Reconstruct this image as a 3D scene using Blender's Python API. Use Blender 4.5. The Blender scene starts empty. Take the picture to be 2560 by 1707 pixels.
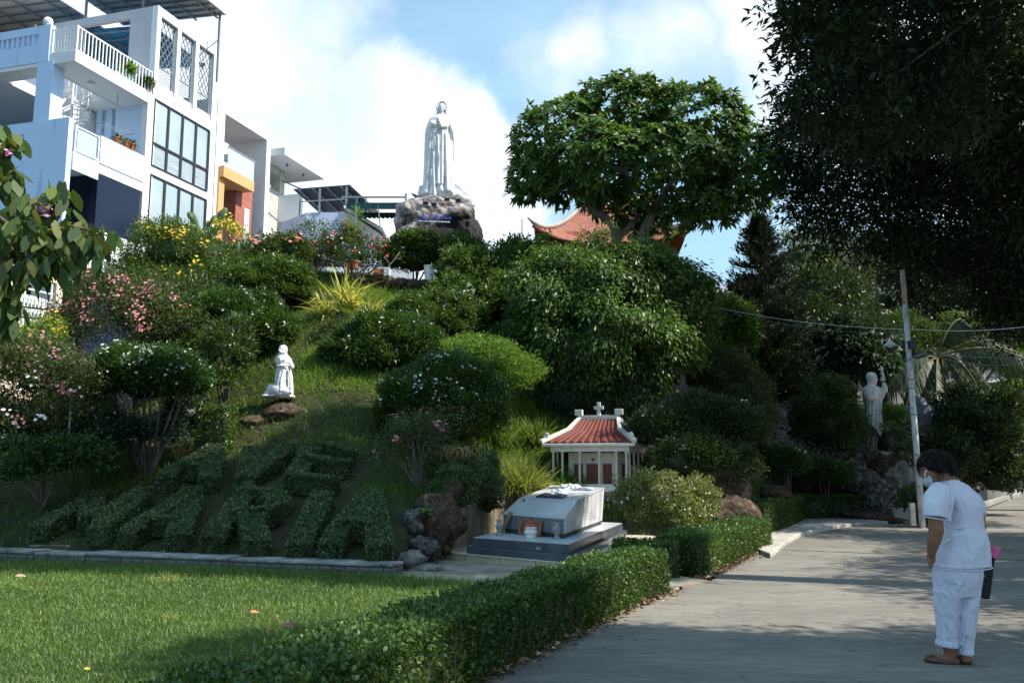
import bpy, bmesh, math, random
import numpy as np
from mathutils import Vector, Matrix

random.seed(7)
C = bpy.context.scene.collection
PI = math.pi

# ------------------------------------------------------------------ camera
FPX = 2200.0
PITCH = math.atan(307 / 2200)
CP, SP = math.cos(PITCH), math.sin(PITCH)
CH = 1.4
cam = bpy.data.cameras.new("camera")
cam.sensor_width = 36.0
cam.lens = 36.0 * FPX / 2560.0
cam.clip_end = 2000
cam.clip_start = 0.05
camo = bpy.data.objects.new("camera", cam)
camo.location = (0, 0, CH)
camo.rotation_euler = (PI / 2 + PITCH, 0, 0)
C.objects.link(camo)
bpy.context.scene.camera = camo

# ------------------------------------------------------------------ light, sky, exposure
SUN_AZ, SUN_EL = math.radians(-15), math.radians(49)      # azimuth measured from +X towards +Y
sd = Vector((math.cos(SUN_EL) * math.cos(SUN_AZ), math.cos(SUN_EL) * math.sin(SUN_AZ), math.sin(SUN_EL)))
sun = bpy.data.lights.new("sun", 'SUN')
sun.energy = 4.7
sun.angle = math.radians(0.5)
sun.color = (1.0, 0.93, 0.82)
suno = bpy.data.objects.new("sun", sun)
suno.rotation_euler = sd.to_track_quat('Z', 'Y').to_euler()
suno.location = (20, 0, 30)
C.objects.link(suno)
scn = bpy.context.scene
scn.view_settings.view_transform = 'Standard'
scn.view_settings.look = 'None'
scn.view_settings.exposure = 0.8
scn.view_settings.gamma = 1.0
scn.cycles.max_bounces = 6
scn.cycles.diffuse_bounces = 3
scn.cycles.transparent_max_bounces = 6


def ray(x, y):
    u = (x - 1280) / FPX
    v = (853.5 - y) / FPX
    return u, CP - v * SP, SP + v * CP


def P(x, y, Y):
    r = ray(x, y)
    t = Y / r[1]
    return (r[0] * t, Y, CH + r[2] * t)


def G(x, y, z=0.0):
    r = ray(x, y)
    t = (z - CH) / r[2]
    return (r[0] * t, r[1] * t, z)


def build_world():
    w = bpy.data.worlds.new("World")
    bpy.context.scene.world = w
    w.use_nodes = True
    nt = w.node_tree
    nt.nodes.clear()
    N, L = nt.nodes.new, nt.links.new
    out = N('ShaderNodeOutputWorld')
    sky = N('ShaderNodeTexSky')
    sky.sky_type = 'NISHITA'
    sky.sun_disc = False
    sky.sun_elevation = SUN_EL
    sky.sun_rotation = PI / 2 - SUN_AZ
    sky.air_density = 1.0
    sky.dust_density = 0.6
    sky.ozone_density = 1.0
    bg = N('ShaderNodeBackground')
    bg.inputs[1].default_value = 0.12
    L(sky.outputs[0], bg.inputs[0])
    cl = N('ShaderNodeBackground')
    tc = N('ShaderNodeTexCoord')
    n1 = N('ShaderNodeTexNoise')
    n1.inputs['Scale'].default_value = 9.0
    n1.inputs['Detail'].default_value = 8.0
    n1.inputs['Roughness'].default_value = 0.58
    L(tc.outputs['Generated'], n1.inputs['Vector'])
    sub = N('ShaderNodeVectorMath'); sub.operation = 'SUBTRACT'
    sub.inputs[1].default_value = (0.5, 0.5, 0.5)
    L(n1.outputs['Color'], sub.inputs[0])
    scl = N('ShaderNodeVectorMath'); scl.operation = 'SCALE'
    scl.inputs['Scale'].default_value = 0.16
    L(sub.outputs[0], scl.inputs[0])
    addv = N('ShaderNodeVectorMath'); addv.operation = 'ADD'
    L(tc.outputs['Generated'], addv.inputs[0]); L(scl.outputs[0], addv.inputs[1])
    # (pixel x, pixel y, angular radius in px, softness)
    blobs = [(820, 60, 95, .05), (620, 60, 170, .10), (700, 340, 250, .06), (930, 300, 130, .035), (1010, 330, 150, .025),
             (1110, 380, 150, .02), (1200, 430, 150, .025), (1230, 560, 150, .03), (960, 560, 300, .06), (560, 420, 250, .1),
             (1985, 90, 130, .05), (2080, 260, 180, .06), (1900, 10, 60, .06), (2300, 200, 300, .1),
             (300, 300, 300, .1), (-200, 300, 500, .1), (3200, 300, 500, .1), (1420, 150, 50, .06), (1600, 120, 40, .08), (1700, 60, 60, .09)]
    prev = None
    for (x, y, r, soft) in blobs:
        d = Vector(ray(x, y)).normalized()
        dn = N('ShaderNodeVectorMath'); dn.operation = 'DISTANCE'
        L(addv.outputs[0], dn.inputs[0]); dn.inputs[1].default_value = d
        mr = N('ShaderNodeMapRange'); mr.interpolation_type = 'SMOOTHSTEP'
        R = r / FPX
        mr.inputs['From Min'].default_value = R - soft
        mr.inputs['From Max'].default_value = R + soft
        mr.inputs['To Min'].default_value = 1.0
        mr.inputs['To Max'].default_value = 0.0
        L(dn.outputs['Value'], mr.inputs['Value'])
        if prev is None:
            prev = mr.outputs[0]
        else:
            mx = N('ShaderNodeMath'); mx.operation = 'MAXIMUM'
            L(prev, mx.inputs[0]); L(mr.outputs[0], mx.inputs[1])
            prev = mx.outputs[0]
    # thin high cloud everywhere
    mp = N('ShaderNodeMapping'); mp.inputs['Scale'].default_value = (2.2, 2.2, 7.0)
    mp.inputs['Rotation'].default_value = (0.0, 0.35, 0.0)
    L(tc.outputs['Generated'], mp.inputs[0])
    n2 = N('ShaderNodeTexNoise'); n2.inputs['Scale'].default_value = 2.0
    n2.inputs['Detail'].default_value = 6.0
    L(mp.outputs[0], n2.inputs['Vector'])
    r2 = N('ShaderNodeMapRange')
    r2.inputs['From Min'].default_value = 0.42; r2.inputs['From Max'].default_value = 0.75
    r2.inputs['To Min'].default_value = 0.50; r2.inputs['To Max'].default_value = 0.85
    L(n2.outputs[0], r2.inputs[0])
    # pale band of humid air near the horizon
    sep = N('ShaderNodeSeparateXYZ'); L(tc.outputs['Generated'], sep.inputs[0])
    r3 = N('ShaderNodeMapRange')
    r3.inputs['From Min'].default_value = 0.0; r3.inputs['From Max'].default_value = 0.38
    r3.inputs['To Min'].default_value = 0.62; r3.inputs['To Max'].default_value = 0.0
    L(sep.outputs['Z'], r3.inputs[0])
    m2 = N('ShaderNodeMath'); m2.operation = 'MAXIMUM'
    L(r2.outputs[0], m2.inputs[0]); L(r3.outputs[0], m2.inputs[1])
    m3 = prev
    # cloud colour: white with pale blue-lilac folds
    n3 = N('ShaderNodeTexNoise'); n3.inputs['Scale'].default_value = 5.0; n3.inputs['Detail'].default_value = 5.0
    L(addv.outputs[0], n3.inputs['Vector'])
    rp = N('ShaderNodeValToRGB')
    rp.color_ramp.elements[0].position = 0.34; rp.color_ramp.elements[0].color = (0.66, 0.79, 0.96, 1)
    rp.color_ramp.elements[1].position = 0.62; rp.color_ramp.elements[1].color = (1.0, 1.0, 1.0, 1)
    L(n3.outputs[0], rp.inputs[0])
    L(rp.outputs[0], cl.inputs[0])
    cl.inputs[1].default_value = 0.76
    thin = N('ShaderNodeBackground'); thin.inputs[0].default_value = (0.44, 0.74, 0.95, 1); thin.inputs[1].default_value = 0.70
    mix1 = N('ShaderNodeMixShader')
    L(m2.outputs[0], mix1.inputs[0]); L(bg.outputs[0], mix1.inputs[1]); L(thin.outputs[0], mix1.inputs[2])
    mixs = N('ShaderNodeMixShader')
    L(m3, mixs.inputs[0]); L(mix1.outputs[0], mixs.inputs[1]); L(cl.outputs[0], mixs.inputs[2])
    L(mixs.outputs[0], out.inputs[0])


build_world()


# ------------------------------------------------------------------ materials
def newmat(name):
    m = bpy.data.materials.new(name)
    m.use_nodes = True
    nt = m.node_tree
    b = nt.nodes['Principled BSDF']
    return m, nt, b


def M(name, c1, c2=None, rough=0.8, scale=3.0, detail=6.0, bump=0.0, bscale=None, spec=0.3, c3=None, metal=0.0, stretch=(1, 1, 1),
      lo=0.35, hi=0.65, coords='Object'):
    m, nt, b = newmat(name)
    N, L = nt.nodes.new, nt.links.new
    b.inputs['Roughness'].default_value = rough
    b.inputs['Specular IOR Level'].default_value = spec
    b.inputs['Metallic'].default_value = metal
    b.inputs['Base Color'].default_value = (*c1, 1)
    tc = N('ShaderNodeTexCoord')
    mp = N('ShaderNodeMapping'); mp.inputs['Scale'].default_value = stretch
    L(tc.outputs[coords], mp.inputs[0])
    if c2 is not None:
        n = N('ShaderNodeTexNoise'); n.inputs['Scale'].default_value = scale; n.inputs['Detail'].default_value = detail
        n.inputs['Roughness'].default_value = 0.62
        L(mp.outputs[0], n.inputs['Vector'])
        r = N('ShaderNodeValToRGB')
        r.color_ramp.elements[0].position = lo; r.color_ramp.elements[0].color = (*c1, 1)
        r.color_ramp.elements[1].position = hi; r.color_ramp.elements[1].color = (*c2, 1)
        if c3 is not None:
            e = r.color_ramp.elements.new(min(0.98, hi + 0.12)); e.color = (*c3, 1)
        L(n.outputs[0], r.inputs[0]); L(r.outputs[0], b.inputs['Base Color'])
    if bump > 0:
        n2 = N('ShaderNodeTexNoise'); n2.inputs['Scale'].default_value = bscale or scale * 4
        n2.inputs['Detail'].default_value = 7.0
        L(mp.outputs[0], n2.inputs['Vector'])
        bp = N('ShaderNodeBump'); bp.inputs['Strength'].default_value = bump; bp.inputs['Distance'].default_value = 0.05
        L(n2.outputs[0], bp.inputs['Height']); L(bp.outputs[0], b.inputs['Normal'])
    return m


def leafmat(name, stops, rough=0.42, trans=0.3, spec=0.5, tcol=None):
    """leaf colours picked per leaf by the mesh attribute 'rnd'; thin leaves let some light through"""
    stops = [(p, tuple(q * .87 + .13 * (.3 * c[0] + .6 * c[1] + .1 * c[2]) for q in c)) if c[1] > c[0] else (p, c) for p, c in stops]
    m, nt, b = newmat(name)
    N, L = nt.nodes.new, nt.links.new
    at = N('ShaderNodeAttribute'); at.attribute_name = 'rnd'
    r = N('ShaderNodeValToRGB')
    cr = r.color_ramp
    cr.elements[0].position = stops[0][0]; cr.elements[0].color = (*stops[0][1], 1)
    cr.elements[1].position = stops[-1][0]; cr.elements[1].color = (*stops[-1][1], 1)
    for p, c in stops[1:-1]:
        e = cr.elements.new(p); e.color = (*c, 1)
    L(at.outputs['Fac'], r.inputs[0])
    L(r.outputs[0], b.inputs['Base Color'])
    b.inputs['Roughness'].default_value = rough
    b.inputs['Specular IOR Level'].default_value = spec
    if trans > 0:
        t = N('ShaderNodeBsdfTranslucent')
        hs = N('ShaderNodeMix'); hs.data_type = 'RGBA'; hs.blend_type = 'MULTIPLY'
        hs.inputs['Factor'].default_value = 1.0
        L(r.outputs[0], hs.inputs[6])
        hs.inputs[7].default_value = (*(tcol or (1.7, 1.6, 0.6)), 1)
        L(hs.outputs[2], t.inputs[0])
        mx = N('ShaderNodeMixShader'); mx.inputs[0].default_value = trans
        L(b.outputs[0], mx.inputs[1]); L(t.outputs[0], mx.inputs[2])
        L(mx.outputs[0], nt.nodes['Material Output'].inputs[0])
    return m


def glassmat(name, col, rough=0.05, spec=0.8):
    m, nt, b = newmat(name)
    b.inputs['Base Color'].default_value = (*col, 1)
    b.inputs['Roughness'].default_value = rough
    b.inputs['Specular IOR Level'].default_value = spec
    return m


# ------------------------------------------------------------------ mesh building
class MB:
    def __init__(s):
        s.v = []; s.f = []

    def add(s, vs, fs):
        o = len(s.v)
        s.v.extend([tuple(p) for p in vs]); s.f.extend([tuple(i + o for i in f) for f in fs])
        return s

    def box(s, x0, x1, y0, y1, z0, z1):
        return s.add([(x0, y0, z0), (x1, y0, z0), (x1, y1, z0), (x0, y1, z0), (x0, y0, z1), (x1, y0, z1), (x1, y1, z1), (x0, y1, z1)],
                     [(3, 2, 1, 0), (4, 5, 6, 7), (0, 1, 5, 4), (1, 2, 6, 5), (2, 3, 7, 6), (3, 0, 4, 7)])

    def cbox(s, c, sz, rz=0.0, rx=0.0, ry=0.0):
        m = Matrix.Translation(c) @ Matrix.Rotation(rz, 4, 'Z') @ Matrix.Rotation(ry, 4, 'Y') @ Matrix.Rotation(rx, 4, 'X')
        h = [q / 2 for q in sz]
        vs = [m @ Vector((a * h[0], b * h[1], c_ * h[2])) for a, b, c_ in
              [(-1, -1, -1), (1, -1, -1), (1, 1, -1), (-1, 1, -1), (-1, -1, 1), (1, -1, 1), (1, 1, 1), (-1, 1, 1)]]
        return s.add(vs, [(3, 2, 1, 0), (4, 5, 6, 7), (0, 1, 5, 4), (1, 2, 6, 5), (2, 3, 7, 6), (3, 0, 4, 7)])

    def prism(s, pts, z0, z1):
        """closed polygon (counter-clockwise xy) extruded; z1 may be a list of heights"""
        n = len(pts)
        zt = z1 if isinstance(z1, (list, tuple)) else [z1] * n
        zb = z0 if isinstance(z0, (list, tuple)) else [z0] * n
        vs = [(p[0], p[1], zb[i]) for i, p in enumerate(pts)] + [(p[0], p[1], zt[i]) for i, p in enumerate(pts)]
        fs = [tuple(range(n - 1, -1, -1)), tuple(range(n, 2 * n))]
        fs += [(i, (i + 1) % n, n + (i + 1) % n, n + i) for i in range(n)]
        return s.add(vs, fs)

    def bar(s, a, b, w, h=None):
        """rectangular bar between two points"""
        a, b = Vector(a), Vector(b)
        h = h or w
        d = (b - a)
        if d.length < 1e-6:
            return s
        d.normalize()
        up = Vector((0, 0, 1)) if abs(d.z) < 0.9 else Vector((0, 1, 0))
        sx = d.cross(up).normalized() * w / 2
        sy = sx.cross(d).normalized() * h / 2
        vs = [a - sx - sy, a + sx - sy, a + sx + sy, a - sx + sy, b - sx - sy, b + sx - sy, b + sx + sy, b - sx + sy]
        return s.add(vs, [(3, 2, 1, 0), (4, 5, 6, 7), (0, 1, 5, 4), (1, 2, 6, 5), (2, 3, 7, 6), (3, 0, 4, 7)])

    def tube(s, pts, rad, n=8, cap=True):
        pts = [Vector(p) for p in pts]
        if not isinstance(rad, (list, tuple, np.ndarray)):
            rad = [rad] * len(pts)
        rings = []
        up = Vector((0.12, 0.31, 0.94)).normalized()
        for i, p in enumerate(pts):
            d = (pts[min(i + 1, len(pts) - 1)] - pts[max(i - 1, 0)])
            if d.length < 1e-9:
                d = Vector((0, 0, 1))
            d.normalize()
            a = d.cross(up)
            if a.length < 0.05:
                a = d.cross(Vector((1, 0, 0)))
            a.normalize()
            b = a.cross(d)
            up = b if b.length > 0 else up
            rings.append([p + (a * math.cos(2 * PI * k / n) + b * math.sin(2 * PI * k / n)) * rad[i] for k in range(n)])
        return s.loft(rings, cap)

    def loft(s, rings, cap=True, closed=True):
        n = len(rings[0])
        vs = [v for r in rings for v in r]
        fs = []
        for i in range(len(rings) - 1):
            for k in range(n if closed else n - 1):
                k2 = (k + 1) % n
                fs.append((i * n + k, i * n + k2, (i + 1) * n + k2, (i + 1) * n + k))
        if cap:
            fs.append(tuple(range(n - 1, -1, -1)))
            m = (len(rings) - 1) * n
            fs.append(tuple(m + k for k in range(n)))
        return s.add(vs, fs)

    def lathe(s, prof, c=(0, 0, 0), n=20):
        return s.loft([[(c[0] + r * math.cos(2 * PI * k / n), c[1] + r * math.sin(2 * PI * k / n), c[2] + z) for k in range(n)]
                       for r, z in prof])

    def ell(s, c, r, nu=16, nv=10, m=None):
        rings = []
        for j in range(nv + 1):
            th = PI * (0.02 + 0.96 * j / nv)
            ring = []
            for k in range(nu):
                ph = 2 * PI * k / nu
                p = Vector((r[0] * math.sin(th) * math.cos(ph), r[1] * math.sin(th) * math.sin(ph), -r[2] * math.cos(th)))
                if m is not None:
                    p = m @ p
                ring.append((c[0] + p.x, c[1] + p.y, c[2] + p.z))
            rings.append(ring)
        return s.loft(rings)

    def build(s, name, mat=None, parent=None, smooth=False, bevel=0.0, loc=None):
        me = bpy.data.meshes.new(name)
        me.from_pydata(s.v, [], s.f)
        if smooth:
            me.polygons.foreach_set('use_smooth', [True] * len(me.polygons))
        me.update()
        if mat is not None:
            me.materials.append(mat)
        o = bpy.data.objects.new(name, me)
        C.objects.link(o)
        if parent is not None:
            o.parent = parent
        if loc is not None:
            o.location = loc
        if bevel > 0:
            md = o.modifiers.new('bevel', 'BEVEL'); md.width = bevel; md.segments = 2; md.limit_method = 'ANGLE'
        return o


class LM:
    """fast leaf mesh: all quads, one random value per face"""
    def __init__(s):
        s.V = []; s.F = []; s.R = []; s.n = 0

    def add(s, V, F, R):
        s.V.append(np.asarray(V, np.float32)); s.F.append(np.asarray(F, np.int32) + s.n); s.R.append(np.asarray(R, np.float32))
        s.n += len(V)

    def build(s, name, mat, parent=None, smooth=False):
        V = np.concatenate(s.V); F = np.concatenate(s.F); R = np.concatenate(s.R)
        me = bpy.data.meshes.new(name)
        me.vertices.add(len(V)); me.vertices.foreach_set('co', V.ravel())
        me.loops.add(F.size); me.loops.foreach_set('vertex_index', F.ravel())
        me.polygons.add(len(F))
        me.polygons.foreach_set('loop_start', np.arange(0, F.size, 4, dtype=np.int32))
        me.polygons.foreach_set('loop_total', np.full(len(F), 4, np.int32))
        me.update(calc_edges=True)
        a = me.attributes.new('rnd', 'FLOAT', 'FACE'); a.data.foreach_set('value', R)
        if smooth:
            me.polygons.foreach_set('use_smooth', np.ones(len(F), bool))
        me.materials.append(mat)
        o = bpy.data.objects.new(name, me)
        C.objects.link(o)
        if parent is not None:
            o.parent = parent
        return o


def thing(name, label, cat, loc=(0, 0, 0), rz=0.0, group=None):
    o = bpy.data.objects.new(name, None)
    o.empty_display_size = 0.2
    o.location = loc; o.rotation_euler = (0, 0, rz)
    C.objects.link(o)
    o['label'] = label; o['category'] = cat
    if group:
        o['group'] = group
    return o


def tag(o, label, cat, group=None):
    o['label'] = label; o['category'] = cat
    if group:
        o['group'] = group
    return o


def struct(o, label=None, kind='structure'):
    o['kind'] = kind
    if label:
        o['label'] = label
    return o


# ------------------------------------------------------------------ foliage
def nrm(a):
    return a / (np.linalg.norm(a, axis=1, keepdims=True) + 1e-9)


def add_leaves(lm, P0, D, L, W, rng, fold=0.25, R=None, upw=1.0):
    """one folded quad per leaf"""
    n = len(P0)
    D = nrm(D)
    up = np.array([0, 0, upw]) + rng.normal(0, 0.45, (n, 3))
    S = nrm(np.cross(D, up))
    Nn = np.cross(S, D)
    L = np.broadcast_to(L, (n,))[:, None]; W = np.broadcast_to(W, (n,))[:, None]
    mid = P0 + D * L * 0.45
    V = np.stack([P0, mid - S * W / 2 + Nn * W * fold, P0 + D * L - Nn * L * 0.08, mid + S * W / 2 + Nn * W * fold], 1).reshape(-1, 3)
    F = np.arange(n * 4).reshape(n, 4)
    if R is None:
        R = rng.random(n)
    lm.add(V, F, R)


def add_strips(lm, P0, D, L, W, bend, rng, segs=3, prof=(0.35, 1.0, 0.8, 0.05), R=None, cup=0.0, sdir=None):
    """long leaf of several quads, bending under its weight"""
    n = len(P0)
    D = nrm(D)
    up = np.array([0, 0, 1.0]) + rng.normal(0, 0.3, (n, 3))
    S = nrm(np.cross(D, up)) if sdir is None else nrm(sdir)
    L = np.broadcast_to(L, (n,))[:, None]; W = np.broadcast_to(W, (n,))[:, None]
    bend = np.broadcast_to(bend, (n,))[:, None]
    cols = []
    g = np.array([[0, 0, -1.0]])
    for i in range(segs + 1):
        t = i / segs
        c = P0 + D * L * t * (1 - 0.15 * bend * t) + g * L * bend * t * t
        w = W * prof[i] / 2
        cols.append(c - S * w); cols.append(c + S * w)
    V = np.stack(cols, 1).reshape(-1, 3)
    k = 2 * (segs + 1)
    base = np.arange(n)[:, None] * k
    F = np.concatenate([base + np.array([[2 * i, 2 * i + 1, 2 * i + 3, 2 * i + 2]]) for i in range(segs)], 1).reshape(-1, 4)
    if R is None:
        R = rng.random(n)
    lm.add(V, F, np.repeat(R, segs))


def blob_surface(blobs, n, rng, low=-0.6, inner=0.80, deep=0.0):
    """points on the outside of a union of ellipsoids, with outward normals"""
    B = np.array(blobs, float)
    A = (B[:, 3] * B[:, 4] + B[:, 4] * B[:, 5] + B[:, 3] * B[:, 5])
    out_p, out_n = [], []
    got = 0
    while got < n:
        m = n * 2
        idx = rng.choice(len(B), m, p=A / A.sum())
        d = nrm(rng.normal(0, 1, (m, 3)))
        keep = d[:, 2] > low
        idx, d = idx[keep], d[keep]
        s = (1 - deep * rng.random(len(d))[:, None] ** 1.5)
        p = B[idx, :3] + d * B[idx, 3:] * s
        nn = nrm(d / B[idx, 3:])
        ok = np.ones(len(p), bool)
        for j in range(len(B)):
            q = (p - B[j, :3]) / B[j, 3:]
            ins = (np.einsum('ij,ij->i', q, q) < inner ** 2) & (idx != j)
            ok &= ~ins
        out_p.append(p[ok]); out_n.append(nn[ok]); got += ok.sum()
        if m == 0:
            break
    return np.concatenate(out_p)[:n], np.concatenate(out_n)[:n]


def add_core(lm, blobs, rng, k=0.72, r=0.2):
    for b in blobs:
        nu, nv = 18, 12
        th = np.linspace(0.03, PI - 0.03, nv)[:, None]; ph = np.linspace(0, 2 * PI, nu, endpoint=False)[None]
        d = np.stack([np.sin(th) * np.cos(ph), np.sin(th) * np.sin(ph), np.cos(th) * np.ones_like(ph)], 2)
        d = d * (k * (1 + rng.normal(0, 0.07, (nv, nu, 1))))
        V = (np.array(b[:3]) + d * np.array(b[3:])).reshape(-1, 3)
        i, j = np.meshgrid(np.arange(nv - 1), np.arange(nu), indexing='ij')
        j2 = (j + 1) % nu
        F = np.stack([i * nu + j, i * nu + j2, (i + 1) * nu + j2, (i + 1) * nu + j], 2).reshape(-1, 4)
        lm.add(V, F, rng.random(len(F)) * 0.3)  # core keeps to the dark leaf tones, painted as shade inside the crown


def foliage(lm, blobs, nc, per, rc, L, W, rng, w_out=0.7, w_up=0.3, w_rand=0.7, low=-0.5, core=0.7, deep=0.15, fold=0.25, flat=0.6,
            gap=0.45, lump=1.0):
    """nc tufts on the crown surface, 'per' leaves in each"""
    c, n = blob_surface(blobs, int(nc * (1 + gap)), rng, low=low, deep=deep)
    big = float(np.mean([b[3] for b in blobs]))
    f = 2.6 / (big + .35)
    ph = rng.uniform(0, 6, 6)
    w = (np.sin(c[:, 0] * f * 1.9 + ph[0]) * np.sin(c[:, 1] * f * 1.7 + ph[1]) + np.sin(c[:, 2] * f * 2.6 + ph[2] + c[:, 0] * f) * .8
         + np.sin(c[:, 0] * f * 4.3 + c[:, 2] * f * 3.1 + ph[3]) * .5)
    k = np.argsort(w + rng.normal(0, .45, len(w)))[len(w) - nc if len(w) > nc else 0:]      # thin the hollows between boughs
    c, n, w = c[k], n[k], w[k]
    c = c + n * (w * lump * big * .10)[:, None]
    c = c + rng.normal(0, rc * 0.35, c.shape)
    off = rng.normal(0, 1, (nc, per, 3)) * np.array([1, 1, flat])
    off = off / (np.linalg.norm(off, axis=2, keepdims=True) + 1e-6) * rng.random((nc, per, 1)) ** 0.5 * rc
    p = (c[:, None] + off).reshape(-1, 3)
    nn = np.repeat(n, per, 0)
    d = w_out * nn + off.reshape(-1, 3) / rc * 0.6 + rng.normal(0, w_rand, p.shape) + np.array([0, 0, w_up])
    ls = L * (0.7 + 0.6 * rng.random(len(p)))
    R = np.clip(np.repeat(rng.random(nc), per) * 0.45 + rng.random(len(p)) * 0.55, 0, 1)
    add_leaves(lm, p, d, ls, ls * (W / L), rng, fold=fold, R=R)
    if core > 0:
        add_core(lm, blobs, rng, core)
    return c, n


def flowers(lm, c, rng, size, petals=5, R=None, outn=None, tilt=0.6):
    """small flowers, petals radiating from each point"""
    n = len(c)
    ax = nrm((outn if outn is not None else np.zeros((n, 3))) * 0.7 + np.array([0, -0.35, 0.6]) + rng.normal(0, tilt * 0.5, (n, 3)))
    a = nrm(np.cross(ax, rng.normal(0, 1, (n, 3))))
    b = np.cross(ax, a)
    s = (size * (0.7 + 0.6 * rng.random(n)))
    rr = rng.random(n) if R is None else R
    for k in range(petals):
        t = 2 * PI * k / petals
        d = a * math.cos(t) + b * math.sin(t) + ax * 0.25
        dn = nrm(d)
        S = np.cross(dn, ax)
        s_ = s[:, None]
        V = np.stack([c, c + dn * s_ * 0.3 - S * s_ * 0.2, c + dn * s_ * 0.55, c + dn * s_ * 0.3 + S * s_ * 0.2], 1).reshape(-1, 3)
        lm.add(V, np.arange(n * 4).reshape(n, 4), rr)


def branchwork(mb, base, tips, rng, r0=0.06, r1=0.012, fork=0.45, wig=0.08, n=6):
    """limbs from a base point to each tip"""
    base = Vector(base)
    for t in tips:
        t = Vector(t)
        mid = base.lerp(t, fork) + Vector(rng.normal(0, wig, 3))
        pts = []
        for i in range(6):
            s = i / 5
            p = (base * (1 - s) ** 2 + mid * 2 * s * (1 - s) + t * s * s)
            p += Vector(rng.normal(0, wig * 0.18, 3)) * (0 if i in (0, 5) else 1)
            pts.append(p)
        mb.tube(pts, [r0 + (r1 - r0) * (i / 5) ** 0.7 for i in range(6)], n)
# ------------------------------------------------------------------ the hill as a height field
HP = [(-1.1, 12.6, .35), (-9.5, 13.6, .2), (-12, 15.2, .2),
      (-9.5, 15.5, 1.0),
      (-4.6, 17.5, 2.62), (-7.5, 17, 2.1), (-11, 18, 1.5), (-14, 18, .8), (-12.5, 22, 2.4), (-9, 20, 3.4), (-2, 18.5, 2.9),
      (-5, 20, 4.1), (-2, 20.5, 4.1), (-5, 22.5, 5.5), (-2, 22.5, 5.15), (-9, 23, 5.0), (-6, 25.5, 6.95), (-2.5, 25.3, 6.6), (-9.5, 26, 6.4),
      (-13, 27, 4.0), (-6, 30, 7.4), (-2, 29, 7.0), (0, 26, 6.7), (3.5, 26, 7.0), (0, 32, 7.4), (4, 32, 7.0), (7, 33, 5.0),
      (-0.4, 15.8, .9), (0.4, 17.6, 1.1), (-0.6, 18.5, 2.0), (1.5, 19.4, 1.9), (0, 21, 3.6), (0, 23, 5.2), (2.8, 18.8, 1.3),
      (3.6, 21.5, 3.0), (2.5, 23, 4.6), (4, 17.2, .7), (5.2, 18.6, .6), (5.4, 21.5, 2.0), (6.6, 24, 1.8), (6.5, 27, 4.0), (8.6, 25.4, 1.1),
      (10, 25.3, 1.2), (11, 27, .9), (9.5, 29, 1.5), (11.5, 31, .3), (3.4, 15.6, .1), (6.2, 19.8, .05), (7.4, 22.6, .1),
      (2.4, 15.4, .1), (-1.15, 13.9, .8), (-1.3, 15, .9), (9.2, 23.6, .2), (12.5, 24.5, .1), (13.5, 30, 0), (10, 35, .5), (0, 40, 5), (-10, 36, 4),
      (-16, 24, .5), (-17, 30, .6), (1.8, 18.0, 1.0), (2.9, 17.2, .5)]
for x_ in (-8.4, -7, -5.5, -4, -2.8, -1.8):
    for d_ in (.25, 1.2, 2.2, 3.2, 4.2):
        if x_ < -2 or d_ < 3:
            HP.append((x_, 11.3 + .306 * (-1.5 - x_) + d_, .1 + .43 * max(0, d_ - .35)))
HP = np.array(HP, float)


def _tps_fit(pts, lam=0.02):
    X = pts[:, :2]; n = len(X)
    d = np.linalg.norm(X[:, None] - X[None], axis=2)
    K = np.where(d > 0, d * d * np.log(d + 1e-9), 0) + lam * np.eye(n)
    Pm = np.hstack([np.ones((n, 1)), X])
    A = np.block([[K, Pm], [Pm.T, np.zeros((3, 3))]])
    return np.linalg.solve(A, np.concatenate([pts[:, 2], np.zeros(3)]))


_TW = _tps_fit(HP)
TOE = [(-30, 14.5), (-14, 15.0), (-7.9, 13.25), (-1.6, 11.35), (-1.35, 13.2), (-0.9, 15.2), (0.3, 17.4), (2.5, 16.2), (4.0, 16.4), (6.0, 20.6),
       (7.2, 23.0), (9.6, 22.9), (12.0, 24.5), (14, 32)]


def toe_y(x):
    x = np.asarray(x, float)
    return np.interp(x, [t[0] for t in TOE], [t[1] for t in TOE])


def H(x, y):
    x = np.atleast_1d(np.asarray(x, float)); y = np.atleast_1d(np.asarray(y, float))
    d = np.sqrt((x[:, None] - HP[None, :, 0]) ** 2 + (y[:, None] - HP[None, :, 1]) ** 2)
    k = d * d * np.log(d + 1e-9)
    z = k @ _TW[:-3] + _TW[-3] + _TW[-2] * x + _TW[-1] * y
    z = z + 0.05 * np.sin(x * 2.1 + y * 1.3) * np.cos(y * 1.7 - x) + 0.03 * np.sin(x * 5.3) * np.sin(y * 4.7)
    z = np.maximum(z, 0.02)
    e = np.clip((y - toe_y(x)) / 0.5, -1, 1)            # down to the ground at the toe
    z = np.where(e < 0, -0.3, z * np.clip(e, 0, 1) - 0.0 + (np.clip(e, 0, 1) - 1) * 0.05)
    far = np.clip((44 - y) / 4, 0, 1)
    return z * far - (1 - far) * 0.3


def h1(x, y):
    return float(H(x, y)[0])


def onhill(x, y, Y):
    p = P(x, y, Y)
    return (p[0], Y, h1(p[0], Y))


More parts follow.
